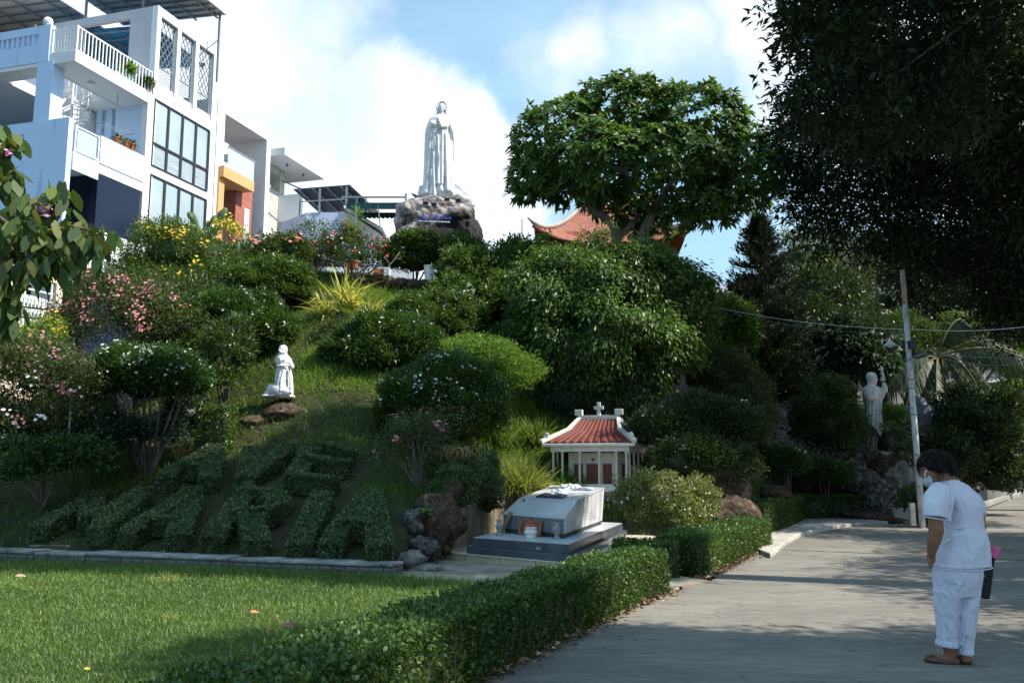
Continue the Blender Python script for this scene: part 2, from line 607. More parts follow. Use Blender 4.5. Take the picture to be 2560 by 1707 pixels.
def sheet(name, xs, ys, zf, mat, keep=None):
    X, Y = np.meshgrid(xs, ys, indexing='xy')
    Z = zf(X.ravel(), Y.ravel())
    V = np.stack([X.ravel(), Y.ravel(), Z], 1)
    ny, nx = X.shape
    i, j = np.meshgrid(np.arange(ny - 1), np.arange(nx - 1), indexing='ij')
    F = np.stack([i * nx + j, i * nx + j + 1, (i + 1) * nx + j + 1, (i + 1) * nx + j], 2).reshape(-1, 4)
    if keep is not None:
        F = F[keep(V[F].mean(1))]
    lm = LM(); lm.add(V, F, np.zeros(len(F)))
    return lm.build(name, mat, smooth=True)


m_earth = M('earth', (.030, .024, .015), (.055, .045, .028), rough=.95, scale=2.2, bump=.6, bscale=18, c3=(.09, .07, .045))
m_soil = M('hill_soil', (.024, .030, .012), (.050, .044, .022), rough=.95, scale=1.5, bump=.7, bscale=20, c3=(.09, .06, .04), lo=.4, hi=.62)
ground = struct(sheet('ground', np.linspace(-300, 300, 41), np.linspace(-100, 500, 41), lambda x, y: np.full(len(x), -0.03), m_earth))
hill = struct(sheet('hill', np.arange(-30, 15.01, .25), np.arange(10.5, 45.01, .25), H, m_soil,
                    keep=lambda c: c[:, 2] > -0.12))


# concrete road with stains, fine cracks and expansion joints
def road_material():
    m, nt, b = newmat('road_concrete')
    N, L = nt.nodes.new, nt.links.new
    tc = N('ShaderNodeTexCoord')
    n1 = N('ShaderNodeTexNoise'); n1.inputs['Scale'].default_value = .55; n1.inputs['Detail'].default_value = 8
    n1.inputs['Roughness'].default_value = .65
    mp = N('ShaderNodeMapping'); mp.inputs['Scale'].default_value = (.6, 1.6, 1)
    L(tc.outputs['Object'], mp.inputs[0]); L(mp.outputs[0], n1.inputs['Vector'])
    r1 = N('ShaderNodeValToRGB')
    r1.color_ramp.elements[0].position = .3; r1.color_ramp.elements[0].color = (.140, .130, .112, 1)
    r1.color_ramp.elements[1].position = .68; r1.color_ramp.elements[1].color = (.26, .243, .215, 1)
    L(n1.outputs[0], r1.inputs[0])
    n2 = N('ShaderNodeTexNoise'); n2.inputs['Scale'].default_value = 9; n2.inputs['Detail'].default_value = 8
    n2.inputs['Roughness'].default_value = .7
    mp2 = N('ShaderNodeMapping'); mp2.inputs['Scale'].default_value = (.35, 1.5, 1)
    L(tc.outputs['Object'], mp2.inputs[0]); L(mp2.outputs[0], n2.inputs['Vector'])
    r2 = N('ShaderNodeValToRGB')
    r2.color_ramp.elements[0].position = .30; r2.color_ramp.elements[0].color = (.62, .62, .62, 1)
    r2.color_ramp.elements[1].position = .55; r2.color_ramp.elements[1].color = (1, 1, 1, 1)
    e = r2.color_ramp.elements.new(.72); e.color = (1.18, 1.16, 1.12, 1)
    L(n2.outputs[0], r2.inputs[0])
    mx = N('ShaderNodeMix'); mx.data_type = 'RGBA'; mx.blend_type = 'MULTIPLY'; mx.inputs['Factor'].default_value = 1
    L(r1.outputs[0], mx.inputs[6]); L(r2.outputs[0], mx.inputs[7])
    # small dark specks
    vo = N('ShaderNodeTexVoronoi'); vo.inputs['Scale'].default_value = 5.5
    L(tc.outputs['Object'], vo.inputs['Vector'])
    r3 = N('ShaderNodeValToRGB')
    r3.color_ramp.elements[0].position = .018; r3.color_ramp.elements[0].color = (.28, .26, .23, 1)
    r3.color_ramp.elements[1].position = .045; r3.color_ramp.elements[1].color = (1, 1, 1, 1)
    L(vo.outputs['Distance'], r3.inputs[0])
    mx2 = N('ShaderNodeMix'); mx2.data_type = 'RGBA'; mx2.blend_type = 'MULTIPLY'; mx2.inputs['Factor'].default_value = .8
    L(mx.outputs[2], mx2.inputs[6]); L(r3.outputs[0], mx2.inputs[7])
    # crack lines
    nz = N('ShaderNodeTexNoise'); nz.inputs['Scale'].default_value = 1.3; nz.inputs['Detail'].default_value = 6
    L(tc.outputs['Object'], nz.inputs['Vector'])
    sb = N('ShaderNodeMath'); sb.operation = 'SUBTRACT'; sb.inputs[1].default_value = .5; L(nz.outputs[0], sb.inputs[0])
    ab = N('ShaderNodeMath'); ab.operation = 'ABSOLUTE'; L(sb.outputs[0], ab.inputs[0])
    r4 = N('ShaderNodeValToRGB')
    r4.color_ramp.elements[0].position = 0; r4.color_ramp.elements[0].color = (.55, .54, .52, 1)
    r4.color_ramp.elements[1].position = .007; r4.color_ramp.elements[1].color = (1, 1, 1, 1)
    L(ab.outputs[0], r4.inputs[0])
    mx3 = N('ShaderNodeMix'); mx3.data_type = 'RGBA'; mx3.blend_type = 'MULTIPLY'; mx3.inputs['Factor'].default_value = .85
    L(mx2.outputs[2], mx3.inputs[6]); L(r4.outputs[0], mx3.inputs[7])
    L(mx3.outputs[2], b.inputs['Base Color'])
    b.inputs['Roughness'].default_value = .78
    b.inputs['Specular IOR Level'].default_value = .35
    bp = N('ShaderNodeBump'); bp.inputs['Strength'].default_value = .35; bp.inputs['Distance'].default_value = .01
    n5 = N('ShaderNodeTexNoise'); n5.inputs['Scale'].default_value = 40; n5.inputs['Detail'].default_value = 6
    L(tc.outputs['Object'], n5.inputs['Vector'])
    L(n5.outputs[0], bp.inputs['Height']); L(bp.outputs[0], b.inputs['Normal'])
    return m


m_road = road_material()
mb = MB()
road_poly = [(-3.2, 0.2), (-2.6, -20), (40, -20), (60, 90), (30, 60), (19.6, 35.3), (10.3, 21.2), (9.5, 21.6), (7.2, 20.2), (5.6, 18.0), (4.72, 16.2),
             (3.5, 13.4), (2.42, 11.0), (1.95, 10.3), (.66, 7.9), (-.18, 6.1), (-1.6, 3.0)]
mb.add([(x, y, 0.0) for x, y in road_poly], [tuple(range(len(road_poly)))])
road = struct(mb.build('road', m_road))
# expansion joints: thin dark crooked seams in the slab
m_seam = M('seam', (.04, .036, .03), (.09, .08, .07), scale=8, rough=.95)
rg = np.random.default_rng(5)
for (a, b) in [(G(1925, 1372), G(2600, 1402)), (G(2070, 1324), G(2330, 1328))]:
    mb = MB()
    n = 60
    up, dn = [], []
    for i in range(n + 1):
        t = i / n
        x = a[0] + (b[0] - a[0]) * t; y = a[1] + (b[1] - a[1]) * t + rg.normal(0, .012)
        w = .02 + .018 * rg.random()
        up.append((x, y + w, .004)); dn.append((x, y - w, .004))
    for i in range(n):
        mb.add([dn[i], dn[i + 1], up[i + 1], up[i]], [(0, 1, 2, 3)])
    struct(mb.build('road_joint', m_seam))

# pavement slab at the bend of the road
m_pave = M('pavement_concrete', (.30, .29, .26), (.46, .44, .40), rough=.85, scale=1.3, bump=.3, bscale=30, c3=(.52, .50, .46))
mb = MB()
mb.prism([(3.9, 13.6), (4.85, 15.9), (5.7, 17.7), (7.3, 20.0), (8.9, 21.2), (8.7, 22.6), (7.2, 23.1), (5.9, 20.8), (4.0, 16.6)], -.02, .07)
struct(mb.build('pavement', m_pave, bevel=.02))
# concrete pad before the tomb
m_pad = M('pad_concrete', (.20, .175, .135), (.36, .32, .26), rough=.9, scale=2.0, bump=.4, bscale=25, c3=(.42, .38, .32))
mb = MB()
mb.prism([(-1.5, 11.35), (-.6, 10.75), (.3, 10.1), (1.7, 10.2), (2.4, 10.9), (1.6, 12.2), (2.6, 15.6), (.4, 17.6), (-1.3, 14.6), (-1.45, 12.6)], -.03, .012)
struct(mb.build('concrete_pad', m_pad))

# lawn
m_lawn = M('lawn_soil', (.018, .032, .008), (.035, .055, .014), rough=.95, scale=3.0, bump=.5, bscale=30)
LAWN = [(-9.5, 13.2), (-12, 14.0), (-14, 10), (-10, 2), (-1.95, 2.5), (-1.5, 4.0), (-.62, 6.2), (.2, 8.0), (1.2, 9.9), (.3, 10.1), (-.6, 10.75), (-1.5, 11.3), (-7.6, 13.1)]
mb = MB(); mb.add([(x, y, .006) for x, y in LAWN], [tuple(range(len(LAWN)))])
struct(mb.build('lawn', m_lawn))


def inpoly(x, y, poly):
    c = np.zeros(len(x), bool)
    j = len(poly) - 1
    for i in range(len(poly)):
        xi, yi = poly[i]; xj, yj = poly[j]
        t = ((yi > y) != (yj > y)) & (x < (xj - xi) * (y - yi) / (yj - yi + 1e-12) + xi)
        c ^= t
        j = i
    return c


def vnoise(x, y, s, seed):
    r = np.random.default_rng(seed)
    z = 0
    for k in range(6):
        a, b, p, q = r.normal(0, 1, 2).tolist() + r.uniform(0, 6.28, 2).tolist()
        z = z + np.sin(x * s * (a + .6) + y * s * b + p) * np.cos(y * s * (a * .7 - .5) - x * s * b * .6 + q)
    return z / 2.5


g_lawn = leafmat('lawn_blades', [(0, (.06, .12, .014)), (.55, (.11, .20, .024)), (.93, (.19, .28, .05)), (1, (.36, .31, .13))],
                 rough=.5, trans=.35)
rng = np.random.default_rng(11)
N0 = 330000
# denser towards the camera
yy = 3.3 + 10.2 * rng.random(N0) ** 1.5
xx = rng.uniform(-9.8, 1.3, N0)
ok = inpoly(xx, yy, LAWN) & (np.abs(xx) < yy * .62 + .5)
xx, yy = xx[ok], yy[ok]
tall = np.clip(vnoise(xx, yy, 1.1, 3) * .5 + .5, 0, 1)
edge = np.clip(1 - ((yy - (10.9 - (xx + 1.5) * .30)) * -1) / .8, 0, 1)      # longer along the low wall
hh = .035 + .035 * rng.random(len(xx)) + .055 * tall ** 2 * rng.random(len(xx)) + edge * .12 * rng.random(len(xx)) ** 2
lm = LM()
P0 = np.stack([xx, yy, np.full(len(xx), .0)], 1)
D = np.stack([rng.normal(0, .45, len(xx)), rng.normal(0, .45, len(xx)), np.ones(len(xx))], 1)
add_strips(lm, P0, D, hh, .004 + .0011 * yy * .5, .5 * rng.random(len(xx)), rng, segs=2, prof=(1, .8, .1),
           R=np.clip(rng.random(len(xx)) * .62 + .34 * tall + (rng.random(len(xx)) > .98) * .3 + (vnoise(xx, yy, 2.3, 17) > 1.05) * .35, 0, 1))
struct(lm.build('lawn_grass', g_lawn), 'short green lawn grass between the low wall and the near hedge', 'stuff')

# long grass on the hill
g_hill = leafmat('hill_blades', [(0, (.035, .075, .010)), (.5, (.09, .18, .016)), (.92, (.17, .29, .03)), (1, (.34, .27, .12))],
                 rough=.5, trans=.4)
N1 = 300000
yy = rng.uniform(11.4, 26.5, N1); xx = rng.uniform(-13, 6.5, N1)
z = H(xx, yy)
dens = np.clip(.85 + .4 * vnoise(xx, yy, .9, 8), .15, 1)
wl = yy - (11.3 + .306 * (-1.5 - xx))
letters = (xx > -7.5) & (xx < -1.4) & (wl > 0) & (wl < np.where(xx < -5.9, 2.1, 3.7)) & (xx < np.where(wl > 2, -2.4, 0))
bright = (xx > -4.6) & (xx < -1.9) & (yy > 17.8) & (yy < 25)
dens = np.where(letters, dens * .8, dens); dens = np.where(bright, 1.0, dens)
grassy_r = (xx > -1.2) & (xx < 1.6) & (yy > 17) & (yy < 21)
dens = np.where(grassy_r, 1.0, dens)
ok = (z > .05) & (rng.random(N1) < dens) & (np.abs(xx) < yy * .62)
xx, yy, z = xx[ok], yy[ok], z[ok]
br = bright[ok]; gr = grassy_r[ok]
n = len(xx)
hh = .08 + .16 * rng.random(n) + np.where(gr, .25 * rng.random(n), 0) + np.where(br, .08, 0)
hh = hh * np.where(letters[ok], .42, 1)
lm = LM()
P0 = np.stack([xx, yy, z - .02], 1)
D = np.stack([rng.normal(0, .5, n), rng.normal(-.2, .5, n), np.ones(n)], 1)
add_strips(lm, P0, D, hh, .010 + .0009 * (yy - 11), .75 * rng.random(n), rng, segs=2, prof=(1, .8, .1),
           R=np.clip(rng.random(n) * .62 + np.where(br | gr, .3, 0) + (rng.random(n) > .98) * .4, 0, 1))
struct(lm.build('hillside_grass', g_hill), 'long tufted grass covering the hillside', 'stuff')

# leaf litter under the hedge
m_litter = leafmat('dead_leaves', [(0, (.06, .035, .02)), (.4, (.16, .085, .04)), (.75, (.30, .20, .11)), (1, (.50, .42, .30))], rough=.8, trans=0)
lm = LM()
line = [(-.55, 5.3), (-.18, 6.1), (.25, 7.0), (.66, 7.9), (1.25, 9.1), (1.85, 10.2)]
line2 = [(2.3, 11.0), (3.4, 13.2), (4.5, 15.4)]
for ln, cnt in ((line, 1600), (line2, 420)):
    t = rng.random(cnt) * (len(ln) - 1)
    i = np.minimum(t.astype(int), len(ln) - 2); fr = (t - i)[:, None]
    a = np.array(ln)
    c = a[i] * (1 - fr) + a[i + 1] * fr
    off = rng.normal(-.015, .075, cnt)
    c = c + np.stack([off * .9, -off * .45], 1)
    P0 = np.column_stack([c, .008 + .025 * rng.random(cnt)])
    D = np.stack([rng.normal(0, 1, cnt), rng.normal(0, 1, cnt), rng.normal(.15, .25, cnt)], 1)
    s = .03 + .05 * rng.random(cnt) ** 2
    add_leaves(lm, P0, D, s, s * .55, rng, fold=.3, upw=1.5)
struct(lm.build('leaf_litter', m_litter), 'dry brown leaves gathered at the foot of the hedges', 'stuff')
# ------------------------------------------------------------------ plant materials
L_hedge = leafmat('hedge_leaves', [(0, (.028, .06, .010)), (.5, (.062, .125, .020)), (.9, (.11, .20, .034)), (1, (.17, .24, .06))], rough=.45, trans=.25, spec=.4)
L_letter = leafmat('letter_leaves', [(0, (.04, .075, .024)), (.5, (.075, .13, .040)), (.82, (.14, .18, .08)), (1, (.34, .31, .24))], rough=.5, trans=.2)
L_dome2 = leafmat('ixora_leaves_light', [(0, (.03, .06, .012)), (.6, (.066, .13, .022)), (1, (.13, .22, .045))], rough=.45, trans=.3)
L_dome_shade = leafmat('ixora_leaves_shade', [(0, (.014, .032, .010)), (.6, (.032, .068, .018)), (1, (.075, .13, .03))], rough=.5, trans=.2, spec=.4)  # deep shade of the right hand shrubs put into darker leaf colours
L_dome = leafmat('ixora_leaves', [(0, (.018, .044, .009)), (.6, (.046, .108, .018)), (1, (.10, .19, .034))], rough=.40, trans=.28, spec=.55)
L_fig = leafmat('fig_leaves', [(0, (.03, .075, .012)), (.6, (.075, .155, .020)), (1, (.16, .26, .035))], rough=.42, trans=.34, spec=.5)
L_plum = leafmat('frangipani_leaves', [(0, (.035, .085, .016)), (.6, (.07, .15, .022)), (.95, (.12, .23, .035)), (1, (.27, .30, .06))], rough=.45, trans=.33, spec=.4)
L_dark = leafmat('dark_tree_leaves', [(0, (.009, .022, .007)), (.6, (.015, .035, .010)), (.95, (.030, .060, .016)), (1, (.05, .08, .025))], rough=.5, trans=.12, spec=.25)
L_mid = leafmat('mid_leaves', [(0, (.022, .046, .012)), (.6, (.05, .098, .02)), (1, (.11, .17, .035))], rough=.4, trans=.3)
L_lime = leafmat('lime_leaves', [(0, (.06, .13, .014)), (.6, (.11, .22, .022)), (1, (.20, .32, .05))], rough=.42, trans=.4)
L_olive = leafmat('olive_leaves', [(0, (.035, .055, .018)), (.6, (.065, .10, .03)), (1, (.14, .17, .06))], rough=.5, trans=.3)
L_blue = leafmat('bluegreen_leaves', [(0, (.014, .036, .020)), (.6, (.026, .062, .032)), (1, (.06, .11, .06))], rough=.45, trans=.22)
L_pine = leafmat('pine_needles', [(0, (.010, .022, .012)), (.7, (.018, .036, .018)), (1, (.035, .055, .028))], rough=.6, trans=.1)
L_palm = leafmat('palm_leaflets', [(0, (.018, .036, .012)), (.7, (.035, .065, .020)), (.95, (.06, .09, .022)), (1, (.13, .12, .04))], rough=.45, trans=.1, spec=.4)
L_yel = leafmat('striped_leaves', [(0, (.16, .26, .04)), (.35, (.42, .42, .09)), (1, (.68, .62, .22))], rough=.4, trans=.35, tcol=(1.3, 1.2, .6))
L_near = leafmat('broad_leaves', [(0, (.028, .065, .014)), (.6, (.07, .135, .022)), (.9, (.15, .19, .03)), (1, (.16, .14, .03))], rough=.5, trans=.4, spec=.4)
F_white = leafmat('white_petals', [(0, (.70, .72, .74)), (1, (.85, .86, .88))], rough=.6, trans=.25, tcol=(1, 1, 1))
F_pink = leafmat('pink_petals', [(0, (.55, .15, .20)), (.6, (.70, .28, .33)), (1, (.80, .42, .46))], rough=.6, trans=.3, tcol=(1.2, .8, .8))
F_yellow = leafmat('yellow_petals', [(0, (.72, .48, .02)), (1, (.85, .66, .06))], rough=.6, trans=.3, tcol=(1.1, 1, .4))
F_red = leafmat('red_petals', [(0, (.62, .03, .07)), (.6, (.75, .06, .12)), (1, (.80, .25, .30))], rough=.6, trans=.3, tcol=(1.2, .6, .6))
F_coral = leafmat('coral_petals', [(0, (.70, .22, .16)), (1, (.85, .42, .33))], rough=.6, trans=.3, tcol=(1.2, .8, .7))
F_mauve = leafmat('mauve_petals', [(0, (.62, .22, .50)), (1, (.78, .42, .66))], rough=.6, trans=.3, tcol=(1.1, .8, 1))
m_bark = M('bark', (.045, .036, .028), (.13, .11, .09), rough=.92, scale=9, bump=.7, bscale=30, stretch=(1, 1, .35))
m_barkg = M('grey_bark', (.12, .11, .095), (.26, .24, .21), rough=.9, scale=8, bump=.6, bscale=25, stretch=(1, 1, .4))
m_twig = M('twigs', (.05, .038, .026), (.16, .12, .085), rough=.9, scale=20)


def EB(x, y, rx, ry, Y, d=None):
    """ellipsoid seen at pixel (x, y) with pixel radii, standing at distance Y"""
    p = P(x, y, Y)
    k = Y / FPX * 1.0
    a, b = rx * k, ry * k * 1.02
    return (p[0], p[1], p[2], a, d if d else (a + b) / 2, b)


def shift(bl, o):
    return [(b[0] - o[0], b[1] - o[1], b[2] - o[2], b[3], b[4], b[5]) for b in bl]


def plant(name, label, cat, base, blobs, lmat, seed, nc, per, rc, L, W, stems=None, sr=.035, flw=None, group=None, tm=None, part='crown',
          trunk='trunk', **kw):
    """one bush or small tree: crown, stems and flowers as parts"""
    r = np.random.default_rng(seed)
    t = thing(name, label, cat, base, group=group)
    bl = shift(blobs, base)
    lm = LM()
    c, n = foliage(lm, bl, nc, per, rc, L, W, r, **kw)
    lm.build(part, lmat, t)
    if stems:
        mb = MB()
        tips = []
        for i in range(stems):
            b = bl[i % len(bl)]
            tips.append((b[0] + r.normal(0, b[3] * .35), b[1] + r.normal(0, b[4] * .3), b[2] + b[5] * r.uniform(-.5, .2)))
        branchwork(mb, (0, 0, -.05), tips, r, sr, sr * .35)
        mb.build(trunk, tm or m_bark, t, smooth=True)
    if flw:
        for (fm, cnt, size, clus, spread, up) in flw:
            k = np.where(n[:, 2] > up)[0]
            k = r.choice(k, min(cnt, len(k)), replace=False)
            cc = np.repeat(c[k] + n[k] * rc * .55, clus, 0) + r.normal(0, spread, (len(k) * clus, 3))
            fl = LM(); flowers(fl, cc, r, size, outn=np.repeat(n[k], clus, 0))
            fl.build('flowers', fm, t)
    return t


# ------------------------------------------------------------------ clipped hedges
def hedge_mesh(lm, pts, hw, h, dens, L, W, rng, zf=None, bump=.035, h_end=None, skirt=.06, core=True, segs=None):
    pts = np.array(pts, float)
    seg = np.diff(pts, axis=0); ln = np.linalg.norm(seg, axis=1); cum = np.concatenate([[0], np.cumsum(ln)]); T = cum[-1]

    def at(s):
        s = np.clip(s, 0, T - 1e-6)
        i = np.searchsorted(cum, s, side='right') - 1
        i = np.clip(i, 0, len(seg) - 1)
        f = ((s - cum[i]) / ln[i])[:, None]
        p = pts[i] + seg[i] * f
        d = seg[i] / ln[i][:, None]
        # smooth normals near corners
        return p, np.stack([-d[:, 1], d[:, 0]], 1), d
    per = 2 * h + 2 * hw
    n = int(dens * (T * per))
    s = rng.random(n) * T; q = rng.random(n) * per
    p, nv, d = at(s)
    zb = zf(p[:, 0], p[:, 1]) if zf else np.zeros(n)
    bm = bump * (vnoise(s * 3, q * 3, 1.7, 4) * .8 + rng.normal(0, .35, n))
    left = q < h; top = (q >= h) & (q < h + 2 * hw); right = q >= h + 2 * hw
    off = np.where(left, -hw - bm, np.where(top, q - h - hw, hw + bm))
    z = np.where(left, q, np.where(top, h + bm, q - h - 2 * hw))
    rnd = .05                                            # rounded shoulders
    z = np.where(~top & (z > h - rnd), z - (z - (h - rnd)) * .4, z)
    nx = np.where(left, -1.0, np.where(right, 1.0, 0.0)); nz = top * 1.0
    Pp = np.column_stack([p + nv * off[:, None], zb + z])
    Nn = np.column_stack([nv * nx[:, None], nz])
    # end caps
    m = int(dens * 2 * hw * h)
    caps = []
    for e, sg in ((0, -1), (T, 1)):
        pe, ne, de = at(np.full(m, e))
        o = rng.uniform(-hw, hw, m); zz = rng.random(m) * h
        ze = zf(pe[:, 0], pe[:, 1]) if zf else np.zeros(m)
        caps.append((np.column_stack([pe + ne * o[:, None] + de * sg * (bump * rng.normal(.5, .5, m))[:, None], ze + zz]),
                     np.column_stack([de * sg, np.zeros(m)])))
    Pp = np.concatenate([Pp] + [a for a, _ in caps]); Nn = np.concatenate([Nn] + [b for _, b in caps])
    n = len(Pp)
    dd = Nn * .55 + rng.normal(0, .75, (n, 3)) + np.array([0, 0, .45])
    ls = L * (.6 + .8 * rng.random(n))
    Pp = Pp - Nn * rng.random((n, 1)) * .05
    add_leaves(lm, Pp, dd, ls, ls * W / L, rng, fold=.22, R=np.clip(rng.random(n) * .8 + .25 * (rng.random(n) ** 6) + .1 * vnoise(Pp[:, 0] * 2, Pp[:, 1] * 2 + Pp[:, 2] * 3, 2, 9), 0, 1))
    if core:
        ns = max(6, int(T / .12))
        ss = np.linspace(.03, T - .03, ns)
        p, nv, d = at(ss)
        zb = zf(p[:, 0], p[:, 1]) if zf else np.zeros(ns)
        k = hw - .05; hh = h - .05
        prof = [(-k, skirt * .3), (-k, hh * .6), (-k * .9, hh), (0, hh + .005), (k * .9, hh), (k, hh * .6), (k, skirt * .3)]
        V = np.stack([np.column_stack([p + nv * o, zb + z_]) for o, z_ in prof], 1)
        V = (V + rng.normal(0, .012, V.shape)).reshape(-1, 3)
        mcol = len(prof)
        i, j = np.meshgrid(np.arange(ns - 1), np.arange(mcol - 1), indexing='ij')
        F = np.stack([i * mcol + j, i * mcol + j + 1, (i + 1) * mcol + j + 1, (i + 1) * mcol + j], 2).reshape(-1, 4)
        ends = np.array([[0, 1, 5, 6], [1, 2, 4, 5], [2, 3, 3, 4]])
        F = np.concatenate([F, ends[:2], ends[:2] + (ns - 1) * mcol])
        lm.add(V, F, rng.random(len(F)) * .3)  # hedge core in the dark leaf tones, painted as shade behind the leaves


def hedge_stems(mb, pts, hw, h, n, rng, zf=None):
    pts = np.array(pts, float)
    seg = np.diff(pts, axis=0); ln = np.linalg.norm(seg, axis=1); cum = np.concatenate([[0], np.cumsum(ln)])
    for _ in range(n):
        s = rng.random() * cum[-1] * .999
        i = int(np.searchsorted(cum, s, side='right') - 1)
        p = pts[i] + seg[i] * (s - cum[i]) / ln[i]
        d = seg[i] / ln[i]; nv = np.array([-d[1], d[0]])
        o = rng.choice([-1, 1]) * hw * rng.uniform(.7, .98)
        a = p + nv * o
        mb.bar((a[0], a[1], 0), (a[0] + rng.normal(0, .03), a[1] + rng.normal(0, .03), h * rng.uniform(.35, .8)), .005)


r = np.random.default_rng(21)
HEDGES = [
    ('hedge', 'long clipped hedge curving from the bottom edge along the road', [(-1.75, 3.0), (-1.28, 3.9), (-.85, 5.0), (-.42, 6.1), (.02, 7.1), (.42, 7.95), (.98, 9.1), (1.48, 10.0)], .26, .475, 5600, .030, .020),
    ('hedge', 'short clipped hedge in front of the white flowered bush', [(1.32, 11.5), (1.75, 11.38), (2.05, 11.36)], .2, .44, 3400, .036, .022),
    ('hedge', 'clipped hedge running beside the road from the corner to the pavement', [(2.12, 11.45), (2.7, 12.7), (3.4, 13.95), (4.2, 15.5)], .28, .50, 3000, .036, .024),
    ('hedge', 'low dark clipped hedge behind the grey pavement slab', [(4.7, 17.6), (5.9, 19.9), (7.0, 22.4), (8.0, 22.8), (8.9, 22.5)], .3, .62, 1300, .055, .036),
]
for nm, lab, pts, hw, h, dens, L, W in HEDGES:
    t = thing(nm, lab, 'hedge', (0, 0, 0), group='clipped hedges along the road')
    lm = LM(); hedge_mesh(lm, pts, hw, h, dens, L, W, r)
    lm.build('foliage', L_hedge, t)
    mb = MB(); hedge_stems(mb, pts, hw, h, int(70 * len(pts)), r)
    mb.build('stems', m_twig, t)

# ------------------------------------------------------------------ topiary letters  A V E / M A R I A
def wall_y(x):
    return 11.3 + .306 * (-1.5 - x)


# strokes as (x, distance up the slope from the low wall)
ROWS = [('upper row of leafy letters, shrub letter A', [[(-5.76, 2.15), (-5.36, 3.55), (-4.95, 2.2)], [(-5.6, 2.62), (-5.1, 2.62)]]),
        ('shrub letter V in the upper row between the A and the E', [[(-4.64, 3.6), (-4.3, 2.22), (-3.93, 3.5)]]),
        ('shrub letter E at the right end of the upper row', [[(-3.45, 2.2), (-3.42, 3.5)], [(-3.42, 3.5), (-2.72, 3.45)], [(-3.42, 2.9), (-2.68, 2.86)], [(-3.45, 2.25), (-2.76, 2.25)]]),
        ('wide shrub letter M at the left end of the lower row', [[(-7.15, .5), (-6.88, 1.75)], [(-6.88, 1.75), (-6.42, .85)], [(-6.42, .85), (-5.98, 1.8)], [(-5.98, 1.8), (-6.05, .42)]]),
        ('shrub letter A between the M and the R', [[(-5.58, .42), (-5.12, 1.85), (-4.72, .42)], [(-5.4, .9), (-4.86, .9)]]),
        ('shrub letter R in the middle of the lower row', [[(-4.16, .35), (-4.14, 1.85)], [(-4.14, 1.85), (-3.66, 1.8), (-3.48, 1.48), (-3.68, 1.14), (-4.1, 1.08)], [(-3.86, 1.05), (-3.44, .32)]]),
        ('single stroke shrub letter I in the lower row', [[(-2.85, .3), (-2.87, 1.82)]]),
        ('shrub letter A at the right end of the lower row beside the rocks', [[(-2.4, .3), (-2.1, 1.75), (-1.70, .3)], [(-2.28, .78), (-1.84, .78)]])]
r = np.random.default_rng(31)
for lab, strokes in ROWS:
    lm = LM()
    for st in strokes:
        pts = [(a, wall_y(a) + b) for a, b in st]
        hedge_mesh(lm, pts, .168, .30, 4800, .037, .026, r, zf=H, bump=.010, skirt=0)
    o = lm.build('topiary_letter', L_letter)
    tag(o, lab, 'topiary', 'clipped shrub letters on the slope')

# clipped box bush behind the letters
o = LM(); pb = P(540, 1085, 16.4)
hz = h1(pb[0], 16.4)
hedge_mesh(o, [(pb[0] - .28, 16.4), (pb[0] + .28, 16.4)], .3, .92, 1500, .05, .032, np.random.default_rng(5), zf=lambda x, y: np.full(len(x), hz - .05))
tag(o.build('clipped_bush', L_hedge), 'dark box shaped clipped bush left of the kneeling statue', 'bush')

# ------------------------------------------------------------------ dome shaped white flowering shrubs
def dome(label, x0, x1, y0, y1, Y, by, seed, nfl=60, rc=.17, dens=1.0, stems=7, L=.085, lumps=6, mat=None, group='dome shaped shrubs with white flowers'):
    cx, cy = (x0 + x1) / 2, (y0 + y1) / 2
    hw, hh = (x1 - x0) * .53, (y1 - y0) * .53
    r = random.Random(seed)
    bl = [EB(cx, cy + hh * .15, hw * .82, hh * .78, Y)]
    for i in range(lumps):
        a = PI * (.06 + .88 * (i + .5) / lumps) + r.uniform(-.12, .12)
        bl.append(EB(cx + math.cos(a) * hw * .55, cy + hh * .25 - math.sin(a) * hh * .62, hw * r.uniform(.32, .46), hh * r.uniform(.36, .5), Y + r.uniform(-.35, .2)))
    base = P(cx, by, Y); base = (base[0], Y, h1(base[0], Y) - .05)
    area = (hw * Y / FPX) ** 2 * 4
    nc = int(430 * area * dens / (rc / .15) ** 1.6)
    nc = max(160, min(nc, 2600))
    L *= 1.02; nc = int(nc * 1.45)
    return plant('flowering_shrub', label, 'shrub', base, bl, mat or L_dome, seed, nc, 19, rc, L, L * .36, stems=stems, sr=.04, group=group,
                 flw=[(F_white, int(nfl * 1.5), .055, 4, .05, .05)], w_up=.35, w_out=.6, w_rand=.55, flat=.38, low=-.35, core=.72, gap=.6, lump=1.4)


dome('dome shrub below the cactus with white specks, beside the striped plant', 575, 782, 645, 772, 22.2, 815, 101, 40, L=.09, mat=L_dome2)
dome('large dome shrub with white flowers above the kneeling statue', 478, 728, 712, 930, 19.8, 985, 102, 55, L=.085)
dome('rounded shrub tree on a bare trunk under the boulder of the big statue', 962, 1112, 577, 690, 25.0, 712, 103, 70, L=.09, stems=5, mat=L_dome2)
dome('smaller rounded shrub touching the boulder on its right side', 1092, 1206, 588, 690, 25.6, 712, 104, 50, L=.09, mat=L_dome2)
dome('dome shrub right of the striped plant with small white flowers', 975, 1215, 728, 872, 21.0, 910, 105, 45, L=.08, mat=L_dome2)
dome('broad spreading dome shrub below the striped yellow plant', 812, 1128, 792, 950, 19.2, 985, 106, 60, L=.085)
dome('big round shrub dotted with white flowers above the pink blossom by the rocks', 945, 1272, 893, 1125, 16.8, 1160, 107, 110, L=.075, lumps=8)
